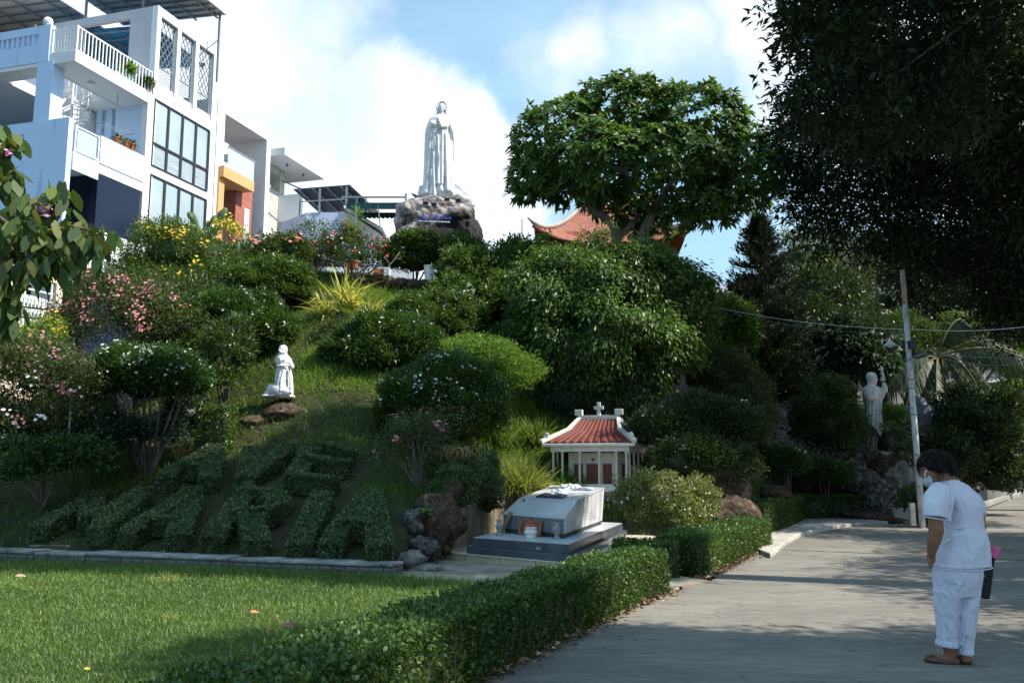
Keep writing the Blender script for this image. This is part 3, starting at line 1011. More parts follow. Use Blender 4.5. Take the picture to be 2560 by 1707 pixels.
dome('umbrella shaped shrub covered in white flowers at left above the letters', 232, 512, 866, 1010, 15.6, 1135, 108, 120, L=.075, stems=12)
dome('dark shrub with a few white flowers left of the drooping fig', 1242, 1405, 770, 900, 20.6, 930, 109, 25, L=.09, stems=5)
dome('wide dark layered shrub behind the white flowered bush', 1600, 1905, 1002, 1130, 17.8, 1235, 110, 6, L=.065, stems=8, lumps=9, mat=L_dome_shade)
dome('lower layered shrub in the shade right of the little temple', 1640, 1890, 1090, 1215, 17.0, 1240, 111, 5, L=.06, stems=6, mat=L_dome_shade)
dome('small flat topped bonsai shrub behind the low hedge, left one', 1905, 2015, 1128, 1190, 21.4, 1262, 112, 6, L=.08, stems=4, lumps=4)
dome('small flat topped bonsai shrub behind the low hedge, nearer the rocks', 2010, 2112, 1152, 1215, 22.6, 1262, 113, 0, L=.08, stems=4, lumps=4)

# ------------------------------------------------------------------ flowering and leafy shrubs on the hill
plant('crape_myrtle', 'airy shrub full of pink blossom at left above the umbrella shaped shrub', 'shrub', onhill(330, 900, 18.6),
      [EB(300, 800, 150, 88, 18.5), EB(200, 790, 85, 60, 18.3), EB(395, 770, 85, 75, 18.8), EB(270, 730, 80, 50, 18.6)], L_olive, 201, 1700, 13, .22, .060, .032,
      stems=18, sr=.020, flw=[(F_pink, 95, .06, 9, .07, -.3)], w_rand=1.0, w_out=.4, deep=.7, core=0, tm=m_barkg, trunk='stems', part='leaves')
plant('crape_myrtle', 'pink blossoming shrub at the left edge beside the yellow flowers', 'shrub', onhill(120, 1120, 15.0),
      [EB(120, 960, 130, 100, 15), EB(50, 1060, 100, 90, 14.8), EB(190, 1010, 80, 110, 15.2), EB(60, 900, 80, 60, 15.2)], L_olive, 202, 1800, 14, .2, .060, .032,
      stems=14, sr=.018, flw=[(F_pink, 50, .05, 8, .05, -.3), (F_white, 34, .06, 3, .06, -.5)], w_rand=1.0, w_out=.4, deep=.7, core=0, tm=m_barkg, trunk='stems', part='leaves')
plant('crape_myrtle', 'small shrub with pink blossom over the rocks left of the tomb', 'shrub', onhill(1060, 1250, 14.6),
      [EB(1040, 1090, 75, 62, 14.4), EB(1000, 1120, 50, 60, 14.3), EB(1100, 1060, 55, 40, 14.6)], L_olive, 203, 380, 12, .14, .045, .024,
      stems=16, sr=.014, flw=[(F_pink, 16, .045, 9, .035, -.4)], w_rand=1.0, w_out=.4, deep=.7, core=0, tm=m_barkg, trunk='stems', part='leaves')
plant('yellow_bells', 'tall shrub with clusters of yellow flowers in front of the white house', 'shrub', onhill(450, 760, 22.5),
      [EB(430, 640, 115, 80, 22.4), EB(520, 650, 85, 70, 22.6), EB(360, 690, 75, 60, 22.2), EB(560, 715, 80, 50, 22.0), EB(400, 590, 55, 45, 22.5), EB(460, 720, 120, 60, 21.8)],
      L_dome2, 204, 1900, 14, .2, .085, .028, stems=16, flw=[(F_yellow, 62, .075, 7, .08, .1)], w_rand=.9, deep=.35, core=.6)
plant('yellow_bells', 'sprig of yellow flowers right of the cactus', 'shrub', onhill(585, 640, 23.6),
      [EB(578, 575, 34, 24, 23.6)], L_lime, 205, 60, 10, .15, .08, .028, stems=6, sr=.015, flw=[(F_yellow, 26, .07, 7, .07, -.3)], core=0, w_rand=1)
plant('yellow_bells', 'yellow flowered shrub at the left edge before the barred window', 'shrub', onhill(70, 990, 16.5),
      [EB(60, 880, 75, 55, 16.3), EB(120, 850, 55, 45, 16.5), EB(20, 920, 60, 60, 16.0)], L_lime, 206, 620, 12, .16, .075, .026, stems=10, sr=.02,
      flw=[(F_yellow, 62, .07, 7, .06, -.1)], w_rand=.9, deep=.4, core=.5)
plant('leafy_shrub', 'dark green shrub with long leaves between pink blossom and dome shrub', 'shrub', onhill(430, 900, 18.9),
      [EB(450, 830, 80, 70, 18.9), EB(420, 780, 70, 60, 19.6), EB(480, 760, 80, 55, 20.6)], L_mid, 207, 700, 16, .2, .10, .034, stems=8, core=.65, deep=.3)
plant('leafy_shrub', 'bright leafed shrub just left of the kneeling statue', 'shrub', onhill(560, 980, 17.6),
      [EB(565, 880, 55, 65, 17.6), EB(540, 930, 55, 50, 17.4), EB(590, 840, 35, 40, 17.8)], L_mid, 208, 330, 16, .16, .10, .032, stems=8, core=.6, deep=.3, w_up=.6)
plant('leafy_shrub', 'mass of mid green shrubs below the boulder, right of the white pot', 'shrub', onhill(1240, 760, 23.2),
      [EB(1190, 700, 90, 70, 23.4), EB(1280, 690, 90, 75, 23.6), EB(1360, 680, 60, 60, 24), EB(1240, 750, 110, 55, 22.6), EB(1150, 740, 60, 50, 22.4)],
      L_dome2, 209, 1500, 15, .22, .135, .05, stems=8, core=.7, deep=.25, w_up=.4)
plant('leafy_shrub', 'young sapling with bright leaves left of the pagoda roof', 'shrub', onhill(1365, 690, 25.2),
      [EB(1365, 625, 18, 40, 25.2), EB(1385, 650, 26, 24, 25.0)], L_lime, 210, 60, 12, .15, .12, .04, stems=5, sr=.012, core=0, w_up=.5)
plant('fern_bush', 'bright lime coloured feathery bush behind the big round shrub', 'bush', onhill(1240, 960, 18.2),
      [EB(1225, 905, 85, 45, 18.2), EB(1290, 940, 60, 50, 18.0), EB(1170, 880, 60, 35, 18.4)], L_lime, 211, 900, 16, .16, .055, .024, core=.6, deep=.3, w_up=.6, w_rand=.6, flat=.3)
plant('feathery_bush', 'dark blue green feathery bush behind the temple roof', 'bush', onhill(1530, 1060, 18.9),
      [EB(1570, 985, 70, 75, 20.0), EB(1500, 1020, 60, 60, 20.0), EB(1420, 1000, 80, 70, 20.2)], L_blue, 212, 900, 16, .18, .07, .022, core=.6, deep=.3, flat=.3, stems=6)
plant('climber_mass', 'grey green creeper covered shrub right of the balustrade', 'shrub', onhill(1790, 1020, 22.0),
      [EB(1790, 940, 90, 60, 22.2), EB(1850, 990, 80, 60, 21.8), EB(1730, 900, 50, 40, 22.6), EB(1880, 1060, 60, 50, 21.2)], L_olive, 213, 1300, 16, .18, .07, .03,
      core=.7, deep=.25, stems=10, tm=m_barkg)
plant('mango_tree', 'tree with long glossy drooping leaves between fig and conifer', 'tree', onhill(1790, 960, 25.0),
      [EB(1780, 800, 70, 48, 25), EB(1740, 835, 60, 60, 24.6), EB(1820, 830, 60, 60, 25.2), EB(1760, 890, 70, 40, 24.4)], L_fig, 214, 620, 14, .26, .20, .05,
      stems=9, sr=.07, core=.6, w_up=-.4, w_out=.8)
plant('round_bush', 'round dense bush hiding the left side of the standing statue', 'bush', onhill(2095, 1150, 23.6),
      [EB(2072, 1050, 78, 84, 23.5), EB(2045, 1010, 50, 50, 23.3), EB(2104, 1092, 46, 46, 23.2), EB(2080, 975, 46, 30, 23.6)], L_mid, 215, 1300, 18, .17, .065, .034,
      stems=5, core=.74, deep=.15)
plant('leafy_shrub', 'shaded broad leaved shrub behind the bowing person', 'shrub', (11.9, 25.2, 0),
      [EB(2440, 1100, 85, 85, 25), EB(2370, 1150, 70, 70, 24.6), EB(2500, 1040, 60, 60, 25.6), EB(2400, 1040, 60, 60, 25.8), EB(2500, 1190, 70, 50, 25)], L_dome_shade, 216, 1500, 16, .22, .13, .055,
      stems=9, sr=.03, core=.7, deep=.25)
plant('leafy_shrub', 'sunlit yellow green sprig behind the person near the kerb', 'shrub', (13.2, 26.0, 0),
      [EB(2470, 1160, 22, 34, 26)], L_lime, 217, 50, 14, .14, .11, .05, stems=4, sr=.012, core=0)
plant('leafy_shrub', 'small lime leaved shrub between the standing statue and the pole', 'shrub', (10.6, 24.8, .6),
      [EB(2235, 1040, 32, 20, 24.8), EB(2235, 1065, 30, 24, 24.7)], L_lime, 218, 110, 14, .12, .09, .045, stems=4, core=.5)
plant('leafy_shrub', 'leafy weeds at the foot of the white pole', 'shrub', (9.55, 20.6, 0),
      [EB(2300, 1250, 50, 26, 20.6), EB(2340, 1290, 36, 30, 20.4)], L_mid, 219, 130, 14, .12, .09, .045, stems=5, sr=.01, core=.3)
# white flowered bush by the tomb
plant('flowering_bush', 'loose pale green bush full of white flowers between tomb and hedge', 'bush', (2.55, 13.7, 0),
      [EB(1670, 1265, 95, 72, 13.8), EB(1600, 1250, 55, 55, 13.6), EB(1735, 1260, 55, 55, 13.9), EB(1640, 1220, 70, 38, 13.9), EB(1700, 1310, 70, 30, 13.5)],
      leafmat('pale_bush_leaves', [(0, (.07, .10, .025)), (.6, (.16, .20, .055)), (1, (.30, .34, .14))], rough=.45, trans=.35), 220, 1150, 14, .10, .048, .024, stems=60, sr=.008, flw=[(F_white, 95, .030, 2, .03, -.4)], core=.35, deep=.55, w_rand=.9, w_up=.8, tm=m_twig, trunk='stems')
# ground cover at the lower left and around the mound
plant('ground_shrub', 'low dark leafy shrub in the shade at the far left', 'shrub', onhill(60, 1180, 14.2),
      [EB(40, 1160, 110, 50, 14.2), EB(170, 1140, 110, 45, 14.6), EB(90, 1100, 90, 40, 15)], L_dome, 221, 900, 14, .14, .07, .035, core=.6, deep=.3, flw=[(F_white, 12, .05, 2, .04, 0)])
plant('ground_shrub', 'low shaded shrub under the umbrella shaped shrub', 'shrub', onhill(330, 1110, 15.6),
      [EB(360, 1075, 100, 32, 15.7), EB(250, 1080, 80, 40, 15.2), EB(470, 1040, 50, 50, 16.6)], L_blue, 222, 700, 14, .14, .07, .03, core=.6, deep=.3)

# red, white and coral flowers on the crest
plant('desert_rose', 'shrub with red and cream flowers left of the boulder on the crest', 'shrub', onhill(880, 700, 24.6),
      [EB(900, 640, 70, 42, 24.6), EB(840, 625, 60, 40, 24.8), EB(950, 640, 40, 34, 24.8), EB(870, 600, 45, 28, 25)], L_mid, 223, 420, 14, .18, .085, .034,
      stems=18, sr=.03, flw=[(F_red, 40, .07, 7, .07, .0), (F_white, 16, .07, 8, .08, .2)], core=.3, deep=.6, w_rand=.9, tm=m_barkg, trunk='stems')
plant('mussaenda', 'shrub with coral flower heads below the flat slab', 'shrub', onhill(660, 690, 23.8),
      [EB(650, 635, 70, 34, 23.8), EB(720, 630, 55, 34, 24), EB(610, 640, 40, 30, 23.6)], L_mid, 224, 380, 14, .17, .10, .045, stems=8, flw=[(F_coral, 14, .10, 9, .08, .1), (F_pink, 16, .05, 4, .05, .1)], core=.6, deep=.3)
plant('leafy_shrub', 'tall thin shrub with tiny white flowers before the blue grey wall', 'shrub', onhill(790, 700, 25.4),
      [EB(790, 580, 38, 42, 25.4), EB(815, 630, 50, 40, 25.2), EB(760, 640, 40, 40, 25.2)], L_mid, 225, 260, 14, .18, .07, .03, stems=14, sr=.014, flw=[(F_white, 40, .04, 3, .06, -.3)], core=0, deep=.7, w_rand=1)
plant('leafy_shrub', 'bushy young plant with yellow green tips left of the round shrub tree', 'shrub', onhill(905, 700, 24.0),
      [EB(880, 590, 12, 45, 24.8), EB(890, 560, 10, 40, 24.8)], L_lime, 226, 60, 12, .12, .09, .02, stems=3, sr=.01, core=0)
plant('leafy_shrub', 'mixed greenery with pink specks under the cactus', 'shrub', onhill(570, 700, 23.0),
      [EB(545, 640, 50, 34, 23.2), EB(600, 645, 40, 30, 23.2)], L_mid, 227, 260, 14, .15, .08, .034, stems=5, flw=[(F_mauve, 18, .05, 3, .05, 0)], core=.5, deep=.3)

# big grey-green leaves right of the round shrub tree
t = thing('broad_leaf_plant', 'plant with large pale drooping leaves below the boulder', 'plant', onhill(1180, 770, 21.9))
rr = np.random.default_rng(61)
pp = np.array(P(1185, 705, 21.8)) - np.array(t.location)
lm = LM()
k = 16
a = rr.uniform(0, 2 * PI, k); e = rr.uniform(-.5, .5, k)
add_strips(lm, np.tile(pp, (k, 1)) + rr.normal(0, .06, (k, 3)) - np.array([0, 0, 1]) * rr.random((k, 1)) * .3,
           np.stack([np.cos(a), np.sin(a) - .3, e], 1), .38 + .15 * rr.random(k), .16, .5, rr, segs=4, prof=(.2, .9, 1, .7, .05))
lm.build('leaves', leafmat('pale_broad', [(0, (.07, .13, .06)), (1, (.14, .22, .11))], rough=.45, trans=.3), t)
MB().tube([(0, 0, 0), tuple(pp * .5 + np.array([.05, 0, 0])), tuple(pp)], [.03, .02, .012]).build('stem', m_bark, t, smooth=True)

plant('feathery_bush', 'feathery grey green bush left of the broad dome shrub', 'bush', onhill(800, 880, 20.4),
      [EB(845, 835, 44, 34, 20.4), EB(820, 860, 30, 30, 20.2)], L_olive, 230, 420, 14, .15, .06, .022, core=.55, deep=.4)

# striped yellow pandanus
t = thing('striped_pandanus', 'spiky plant with long arching yellow striped leaves in the middle of the hill', 'plant', onhill(850, 790, 21.3))
rr = np.random.default_rng(62)
lm = LM()
for (px, py, n, Lx) in ((880, 745, 46, 1.15), (815, 760, 34, 1.05), (855, 735, 40, 1.15), (925, 775, 26, .95)):
    c = np.array(P(px, py + 25, 21.3)) - np.array(t.location)
    a = rr.uniform(0, 2 * PI, n); e = rr.uniform(.15, 1.6, n)
    add_strips(lm, np.tile(c, (n, 1)) + rr.normal(0, .05, (n, 3)), np.stack([np.cos(a) * np.cos(e), np.sin(a) * np.cos(e) * .8 - .1, np.sin(e)], 1),
               Lx * (.75 + .4 * rr.random(n)), .052, .55 * rr.random(n) + .12, rr, segs=6, prof=(1, 1, .95, .85, .65, .4, .04))
lm.build('leaves', L_yel, t)
MB().tube([(0, 0, -.1), (.0, 0, .25)], [.12, .08]).build('stem', m_bark, t, smooth=True)

# prickly pear cacti
def cactus(label, base, pads, seed):
    t = thing('prickly_pear', label, 'cactus', base)
    m = M('cactus_skin', (.06, .11, .045), (.11, .18, .08), rough=.6, scale=14, spec=.4)
    for (px, py, rx, ry, lean, dy) in pads:
        p = np.array(P(px, py, base[1] + dy)) - np.array(base)
        k = base[1] / FPX
        mb = MB(); mb.ell(tuple(p), (rx * k, .05, ry * k), 14, 10, Matrix.Rotation(lean, 3, 'Y'))
        mb.build('pad', m, t, smooth=True)
    return t


cactus('tall prickly pear cactus with flat oval pads before the white house', onhill(520, 640, 23.6),
       [(515, 620, 15, 22, .1, 0), (500, 588, 13, 24, -.5, .02), (487, 553, 9, 26, -.35, .05), (475, 540, 7, 12, -.5, 0), (522, 590, 10, 26, .2, .06), (540, 572, 9, 24, .5, -.02),
        (534, 550, 9, 14, .5, .03), (549, 545, 8, 20, .05, .07), (558, 535, 10, 18, .35, 0), (478, 567, 16, 8, .2, -.05), (490, 590, 15, 12, -.4, -.06), (520, 566, 7, 16, 0, .1)], 1)
cactus('low dark prickly pear cactus left of the dome shrub under the slab', onhill(590, 660, 23.0),
       [(582, 625, 6, 20, -.2, 0), (594, 620, 6, 18, .1, .03), (580, 645, 8, 14, 0, 0), (604, 642, 8, 18, .45, .05), (590, 655, 10, 14, .2, 0)], 2)

# arching grass tuft beside the tomb and another by the temple
def tuft(name, label, base, n, L, w, mat, seed, group=None, ev=(.7, 1.5), bd=.6):
    t = LM(); rr = np.random.default_rng(seed)
    a = rr.uniform(0, 2 * PI, n); e = rr.uniform(*ev, n)
    P0 = np.tile(np.array(base), (n, 1)) + rr.normal(0, 1, (n, 3)) * np.array([L * .16, L * .16, 0.0])
    add_strips(t, P0, np.stack([np.cos(a) * np.cos(e), np.sin(a) * np.cos(e), np.sin(e)], 1), L * (.6 + .6 * rr.random(n)), w, bd * rr.random(n) + .15, rr,
               segs=4, prof=(.7, 1, .9, .6, .05))
    return tag(t.build(name, mat), label, 'grass tuft', group)


g_tuft = leafmat('tuft_blades', [(0, (.08, .12, .015)), (.6, (.17, .22, .03)), (1, (.32, .32, .10))], rough=.5, trans=.4)
tuft('grass_tuft', 'yellow green arching grass tuft between the ivy mound and the tomb', (.12, 16.5, .82), 1500, .95, .020, g_tuft, 71)
tuft('grass_tuft', 'tall bright grass tuft on the bank left of the temple roof', (-.3, 18.4, h1(-.3, 18.4)), 520, .9, .022, g_hill, 72)
tuft('grass_tuft', 'spreading long grass on the bank behind the temple roof', (.5, 18.9, h1(.5, 18.9)), 420, .8, .022, g_hill, 73)
tuft('grass_tuft', 'small grass tuft growing at the right side of the temple', (2.45, 17.5, .35), 160, .8, .014, g_tuft, 74)
tuft('dry_grass', 'patch of straw coloured dry grass beside the clipped box bush', onhill(468, 1035, 16.6), 320, .35, .02,
     leafmat('straw', [(0, (.30, .19, .08)), (1, (.62, .45, .24))], rough=.8, trans=.2), 75)

# cordyline clump by the statue
t = thing('cordyline_clump', 'clump of narrow leaved rosettes in front of the standing statue', 'plant', (10.35, 24.0, .4))
rr = np.random.default_rng(63)
lm = LM(); mb = MB()
for i in range(34):
    px = rr.uniform(2216, 2306); py = rr.uniform(1062, 1205)
    c = np.array(P(px, py, 24.0 + rr.uniform(-.5, .5))) - np.array(t.location)
    n = 16
    a = rr.uniform(0, 2 * PI, n); e = rr.uniform(-.1, 1.3, n)
    add_strips(lm, np.tile(c, (n, 1)), np.stack([np.cos(a) * np.cos(e), np.sin(a) * np.cos(e), np.sin(e)], 1), .34 + .1 * rr.random(n), .045, .3, rr,
               segs=3, prof=(.6, 1, .8, .05))
    mb.tube([(c[0] * .6, c[1] * .6, -.3), tuple(c)], [.018, .012], 5)
lm.build('leaves', leafmat('cordyline', [(0, (.03, .07, .02)), (1, (.10, .17, .05))], rough=.4, trans=.3), t)
mb.build('stems', m_bark, t)

# ------------------------------------------------------------------ the weeping fig
plant('weeping_fig', 'wide glossy weeping fig tree with drooping branches in the middle', 'tree', onhill(1530, 1040, 19.8),
      [EB(1480, 740, 110, 92, 20.6), EB(1590, 720, 105, 85, 20.8), EB(1390, 760, 75, 85, 20.4), EB(1680, 760, 70, 80, 21), EB(1540, 830, 140, 95, 20.2),
       EB(1430, 870, 80, 85, 20.3), EB(1640, 860, 80, 75, 20.3), EB(1560, 670, 62, 42, 21), EB(1605, 640, 26, 26, 21.2), EB(1500, 940, 120, 80, 20.5), EB(1600, 930, 60, 60, 20.3),
       EB(1330, 700, 46, 48, 20.8), EB(1420, 655, 60, 36, 21), EB(1690, 690, 46, 42, 21), EB(1735, 760, 34, 52, 21), EB(1350, 850, 40, 60, 20.4), EB(1500, 650, 46, 34, 21.2), EB(1560, 1000, 90, 50, 20.6)],
      L_fig, 301, 3900, 19, .27, .122, .046, stems=10, sr=.09, w_up=-.95, w_out=.6, w_rand=.45, deep=.16, core=.70, gap=.8, lump=2.2, fold=.3, low=-.9, tm=m_barkg)

# ------------------------------------------------------------------ frangipani on the crest
def rosettes(lm, c, ax, rr, n, L, W, droop=.25):
    m = len(c)
    a = rr.uniform(0, 2 * PI, (m, n)); e = rr.uniform(.0, 1.0, (m, n))
    u = nrm(np.cross(ax, rr.normal(0, 1, (m, 3)))); v = np.cross(ax, u)
    d = (u[:, None] * np.cos(a)[..., None] + v[:, None] * np.sin(a)[..., None]) * np.cos(e)[..., None] + ax[:, None] * np.sin(e)[..., None]
    d = d.reshape(-1, 3)
    ls = L * (.7 + .5 * rr.random(len(d)))
    R = np.clip(np.repeat(rr.random(m), n) * .4 + rr.random(len(d)) * .6, 0, 1)
    S = nrm(np.cross(d, np.repeat(ax, n, 0)) + rr.normal(0, .15, d.shape))
    add_strips(lm, np.repeat(c, n, 0), d, ls, ls * W / L, droop + .25 * rr.random(len(d)), rr, segs=3, prof=(.25, .8, 1, .08), R=R, sdir=S)


t = thing('frangipani_tree', 'broad flat crowned frangipani tree standing before the red pagoda roof', 'tree', onhill(1565, 660, 24.4))
bp = np.array(t.location)
rr = np.random.default_rng(302)
bl = [EB(1620, 545, 85, 42, 25.6, .7), EB(1545, 500, 90, 40, 24.9, .9), EB(1690, 500, 80, 55, 24.6, 1.0), EB(1400, 350, 118, 92, 24.2, 1.5), EB(1560, 285, 132, 80, 24.6, 1.7), EB(1725, 320, 140, 95, 24.4, 1.7), EB(1866, 436, 98, 84, 24.2, 1.2), EB(1335, 435, 62, 66, 24.2, 1.0),
      EB(1500, 400, 150, 80, 23.4, 1.5), EB(1660, 410, 150, 85, 23.6, 1.5), EB(1770, 510, 80, 50, 23.8, 1.0), EB(1440, 470, 80, 40, 23.8, .9), EB(1890, 380, 56, 56, 24.4, .8)]
bl = shift(bl, bp)
c, n = blob_surface(bl, 3000, rr, low=-.85, inner=.86, deep=.14)
c = c + rr.normal(0, .10, c.shape)
ax = nrm(n * .7 + np.array([0, -.1, .75]) + rr.normal(0, .3, n.shape))
lm = LM(); rosettes(lm, c, ax, rr, 13, .255, .075)
lm.build('crown', L_plum, t)
k = rr.choice(np.where(n[:, 2] > -.1)[0], 130, replace=False)
fl = LM(); flowers(fl, np.repeat(c[k] + ax[k] * .14, 3, 0) + rr.normal(0, .05, (390, 3)), rr, .075, outn=np.repeat(ax[k], 3, 0))
fl.build('flowers', leafmat('cream_petals', [(0, (.75, .66, .30)), (1, (.85, .82, .66))], rough=.6, trans=.2, tcol=(1, 1, .8)), t)
mb = MB()


def limb(pxs, r0, r1):
    pts = [tuple(np.array(P(x, y, Y)) - bp) for x, y, Y in pxs]
    k_ = len(pts)
    # smooth
    q = []
    for i in range(k_ - 1):
        a, b = Vector(pts[i]), Vector(pts[i + 1])
        a0 = Vector(pts[max(0, i - 1)]); b1 = Vector(pts[min(k_ - 1, i + 2)])
        for s in (0, .34, .67):
            q.append(0.5 * ((2 * a) + (-a0 + b) * s + (2 * a0 - 5 * a + 4 * b - b1) * s * s + (-a0 + 3 * a - 3 * b + b1) * s ** 3))
    q.append(Vector(pts[-1]))
    mb.tube(q, [r0 + (r1 - r0) * i / (len(q) - 1) for i in range(len(q))], 9)
    return q


ends = []
for pxs, a, b in [([(1545, 690, 24.4), (1542, 610, 24.4), (1530, 560, 24.3), (1478, 520, 24.2), (1440, 470, 24.2), (1405, 420, 24.2)], .17, .06),
                  ([(1478, 520, 24.2), (1450, 450, 24), (1440, 400, 24)], .09, .05),
                  ([(1600, 690, 24.5), (1605, 600, 24.5), (1628, 540, 24.5), (1650, 500, 24.5), (1690, 440, 24.4), (1740, 380, 24.4)], .19, .06),
                  ([(1640, 520, 24.5), (1600, 480, 24.4), (1570, 440, 24.3), (1560, 380, 24.2)], .13, .05),
                  ([(1650, 500, 24.5), (1700, 490, 24.3), (1780, 470, 24.2), (1840, 440, 24.2)], .09, .04),
                  ([(1542, 600, 24.4), (1580, 560, 24.7), (1600, 520, 25), (1560, 460, 25.2)], .10, .04),
                  ([(1570, 440, 24.3), (1520, 400, 24.2), (1490, 340, 24.2)], .07, .04),
                  ([(1690, 440, 24.4), (1660, 380, 24.2), (1640, 320, 24.4)], .07, .04),
                  ([(1440, 470, 24.2), (1380, 450, 24.1), (1340, 440, 24)], .06, .035)]:
    ends.append(limb(pxs, a, b)[-1])
for e_ in ends:
    near = c[np.argsort(np.linalg.norm(c - np.array(e_), axis=1))[::9][:13]]
    branchwork(mb, e_, [tuple(q) for q in near], rr, .045, .016, wig=.15)
mb.build('trunk', m_barkg, t, smooth=True)
# ------------------------------------------------------------------ large dark trees on the right
def big_tree(name, label, base, blobs, lmat, seed, nc, per, rc, L, W, trunk_r, limbs=14, tm=None, sprigs=0, forkat=None, **kw):
    rr = np.random.default_rng(seed)
    t = thing(name, label, 'tree', base)
    bl = shift(blobs, base)
    lm = LM()
    c, n = foliage(lm, bl, nc, per, rc, L, W, rr, **kw)
    if sprigs:
        # long shoots breaking the outline
        k = rr.choice(len(c), sprigs, replace=False)
        d = nrm(n[k] + np.array([0, 0, .8]) + rr.normal(0, .4, (sprigs, 3)))
        m = 12
        s = np.linspace(0, 1, m)[None, :, None] * (.35 + .5 * rr.random((sprigs, 1, 1)))
        pp = (c[k][:, None] + d[:, None] * s).reshape(-1, 3)
        dd = np.repeat(d, m, 0) * .6 + rr.normal(0, .6, pp.shape)
        add_leaves(lm, pp, dd, L, W, rr)
    lm.build('crown', lmat, t)
    mb = MB()
    cz = np.mean([b[2] for b in bl]); cx = np.mean([b[0] for b in bl]); cy = np.mean([b[1] for b in bl])
    fork = (cx * .25, cy * .25, max(1.2, cz * .45))
    fork = forkat or fork
    mb.tube([(0, 0, -.1), (cx * .05, cy * .05, fork[2] * .5), fork], [trunk_r * 1.25, trunk_r, trunk_r * .85], 12)
    tips = []
    for i in range(limbs):
        b = bl[i % len(bl)]
        tips.append((b[0] + rr.normal(0, b[3] * .4), b[1] + rr.normal(0, b[4] * .4), b[2] + b[5] * rr.uniform(-.4, .4)))
    branchwork(mb, fork, tips, rr, trunk_r * .35, .015, wig=.4)
    mb.build('trunk', tm or m_bark, t, smooth=True)
    return t


# upper right crown, in front; its shadow falls on the shrub letters
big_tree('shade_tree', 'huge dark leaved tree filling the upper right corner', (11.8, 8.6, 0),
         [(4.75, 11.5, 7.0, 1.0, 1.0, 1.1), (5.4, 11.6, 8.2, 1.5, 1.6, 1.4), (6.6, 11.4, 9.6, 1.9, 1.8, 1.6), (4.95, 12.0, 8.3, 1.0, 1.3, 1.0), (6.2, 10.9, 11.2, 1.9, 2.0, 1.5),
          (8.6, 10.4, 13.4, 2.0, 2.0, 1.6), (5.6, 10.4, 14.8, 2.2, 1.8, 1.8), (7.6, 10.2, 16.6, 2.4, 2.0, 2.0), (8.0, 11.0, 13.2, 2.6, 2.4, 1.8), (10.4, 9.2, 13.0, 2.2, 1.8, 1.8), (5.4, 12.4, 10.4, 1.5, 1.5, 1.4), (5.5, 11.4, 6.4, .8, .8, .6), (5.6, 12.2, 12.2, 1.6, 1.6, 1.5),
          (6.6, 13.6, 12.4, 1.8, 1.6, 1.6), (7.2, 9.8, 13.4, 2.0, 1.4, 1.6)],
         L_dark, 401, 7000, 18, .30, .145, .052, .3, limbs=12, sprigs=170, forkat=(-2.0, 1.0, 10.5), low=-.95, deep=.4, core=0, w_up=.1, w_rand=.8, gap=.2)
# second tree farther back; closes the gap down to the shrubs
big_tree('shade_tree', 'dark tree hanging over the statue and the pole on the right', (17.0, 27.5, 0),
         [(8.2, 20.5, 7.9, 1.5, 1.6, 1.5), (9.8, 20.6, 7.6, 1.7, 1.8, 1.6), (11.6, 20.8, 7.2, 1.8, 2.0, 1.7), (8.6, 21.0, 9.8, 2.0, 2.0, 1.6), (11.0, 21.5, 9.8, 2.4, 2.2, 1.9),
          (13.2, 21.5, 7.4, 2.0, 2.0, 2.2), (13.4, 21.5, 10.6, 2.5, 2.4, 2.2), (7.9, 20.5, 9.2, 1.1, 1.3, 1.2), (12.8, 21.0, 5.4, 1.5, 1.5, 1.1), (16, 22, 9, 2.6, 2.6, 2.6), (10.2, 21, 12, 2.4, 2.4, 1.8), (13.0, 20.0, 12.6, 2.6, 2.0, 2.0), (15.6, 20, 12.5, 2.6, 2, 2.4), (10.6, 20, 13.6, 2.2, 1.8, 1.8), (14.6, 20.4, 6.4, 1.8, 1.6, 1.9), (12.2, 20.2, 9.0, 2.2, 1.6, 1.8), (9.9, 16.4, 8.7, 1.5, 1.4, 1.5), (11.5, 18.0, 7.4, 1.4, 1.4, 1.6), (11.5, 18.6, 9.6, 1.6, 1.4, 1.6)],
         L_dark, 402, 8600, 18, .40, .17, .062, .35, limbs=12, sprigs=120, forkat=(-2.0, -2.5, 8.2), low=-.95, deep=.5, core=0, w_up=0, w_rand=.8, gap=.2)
# trees outside the frame on the right whose shadow lies over the road
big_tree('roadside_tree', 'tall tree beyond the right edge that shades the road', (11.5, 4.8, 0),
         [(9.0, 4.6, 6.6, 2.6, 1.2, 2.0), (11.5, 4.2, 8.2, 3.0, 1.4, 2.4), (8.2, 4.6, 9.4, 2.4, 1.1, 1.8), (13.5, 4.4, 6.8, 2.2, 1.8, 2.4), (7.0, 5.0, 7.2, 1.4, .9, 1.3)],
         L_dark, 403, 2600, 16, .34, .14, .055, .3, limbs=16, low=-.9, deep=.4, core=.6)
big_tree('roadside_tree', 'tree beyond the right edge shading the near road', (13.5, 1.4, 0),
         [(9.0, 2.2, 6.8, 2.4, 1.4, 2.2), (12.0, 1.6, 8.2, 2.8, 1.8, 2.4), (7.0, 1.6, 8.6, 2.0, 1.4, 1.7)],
         L_dark, 404, 1900, 16, .36, .15, .06, .3, limbs=14, low=-.9, deep=.4, core=.6)
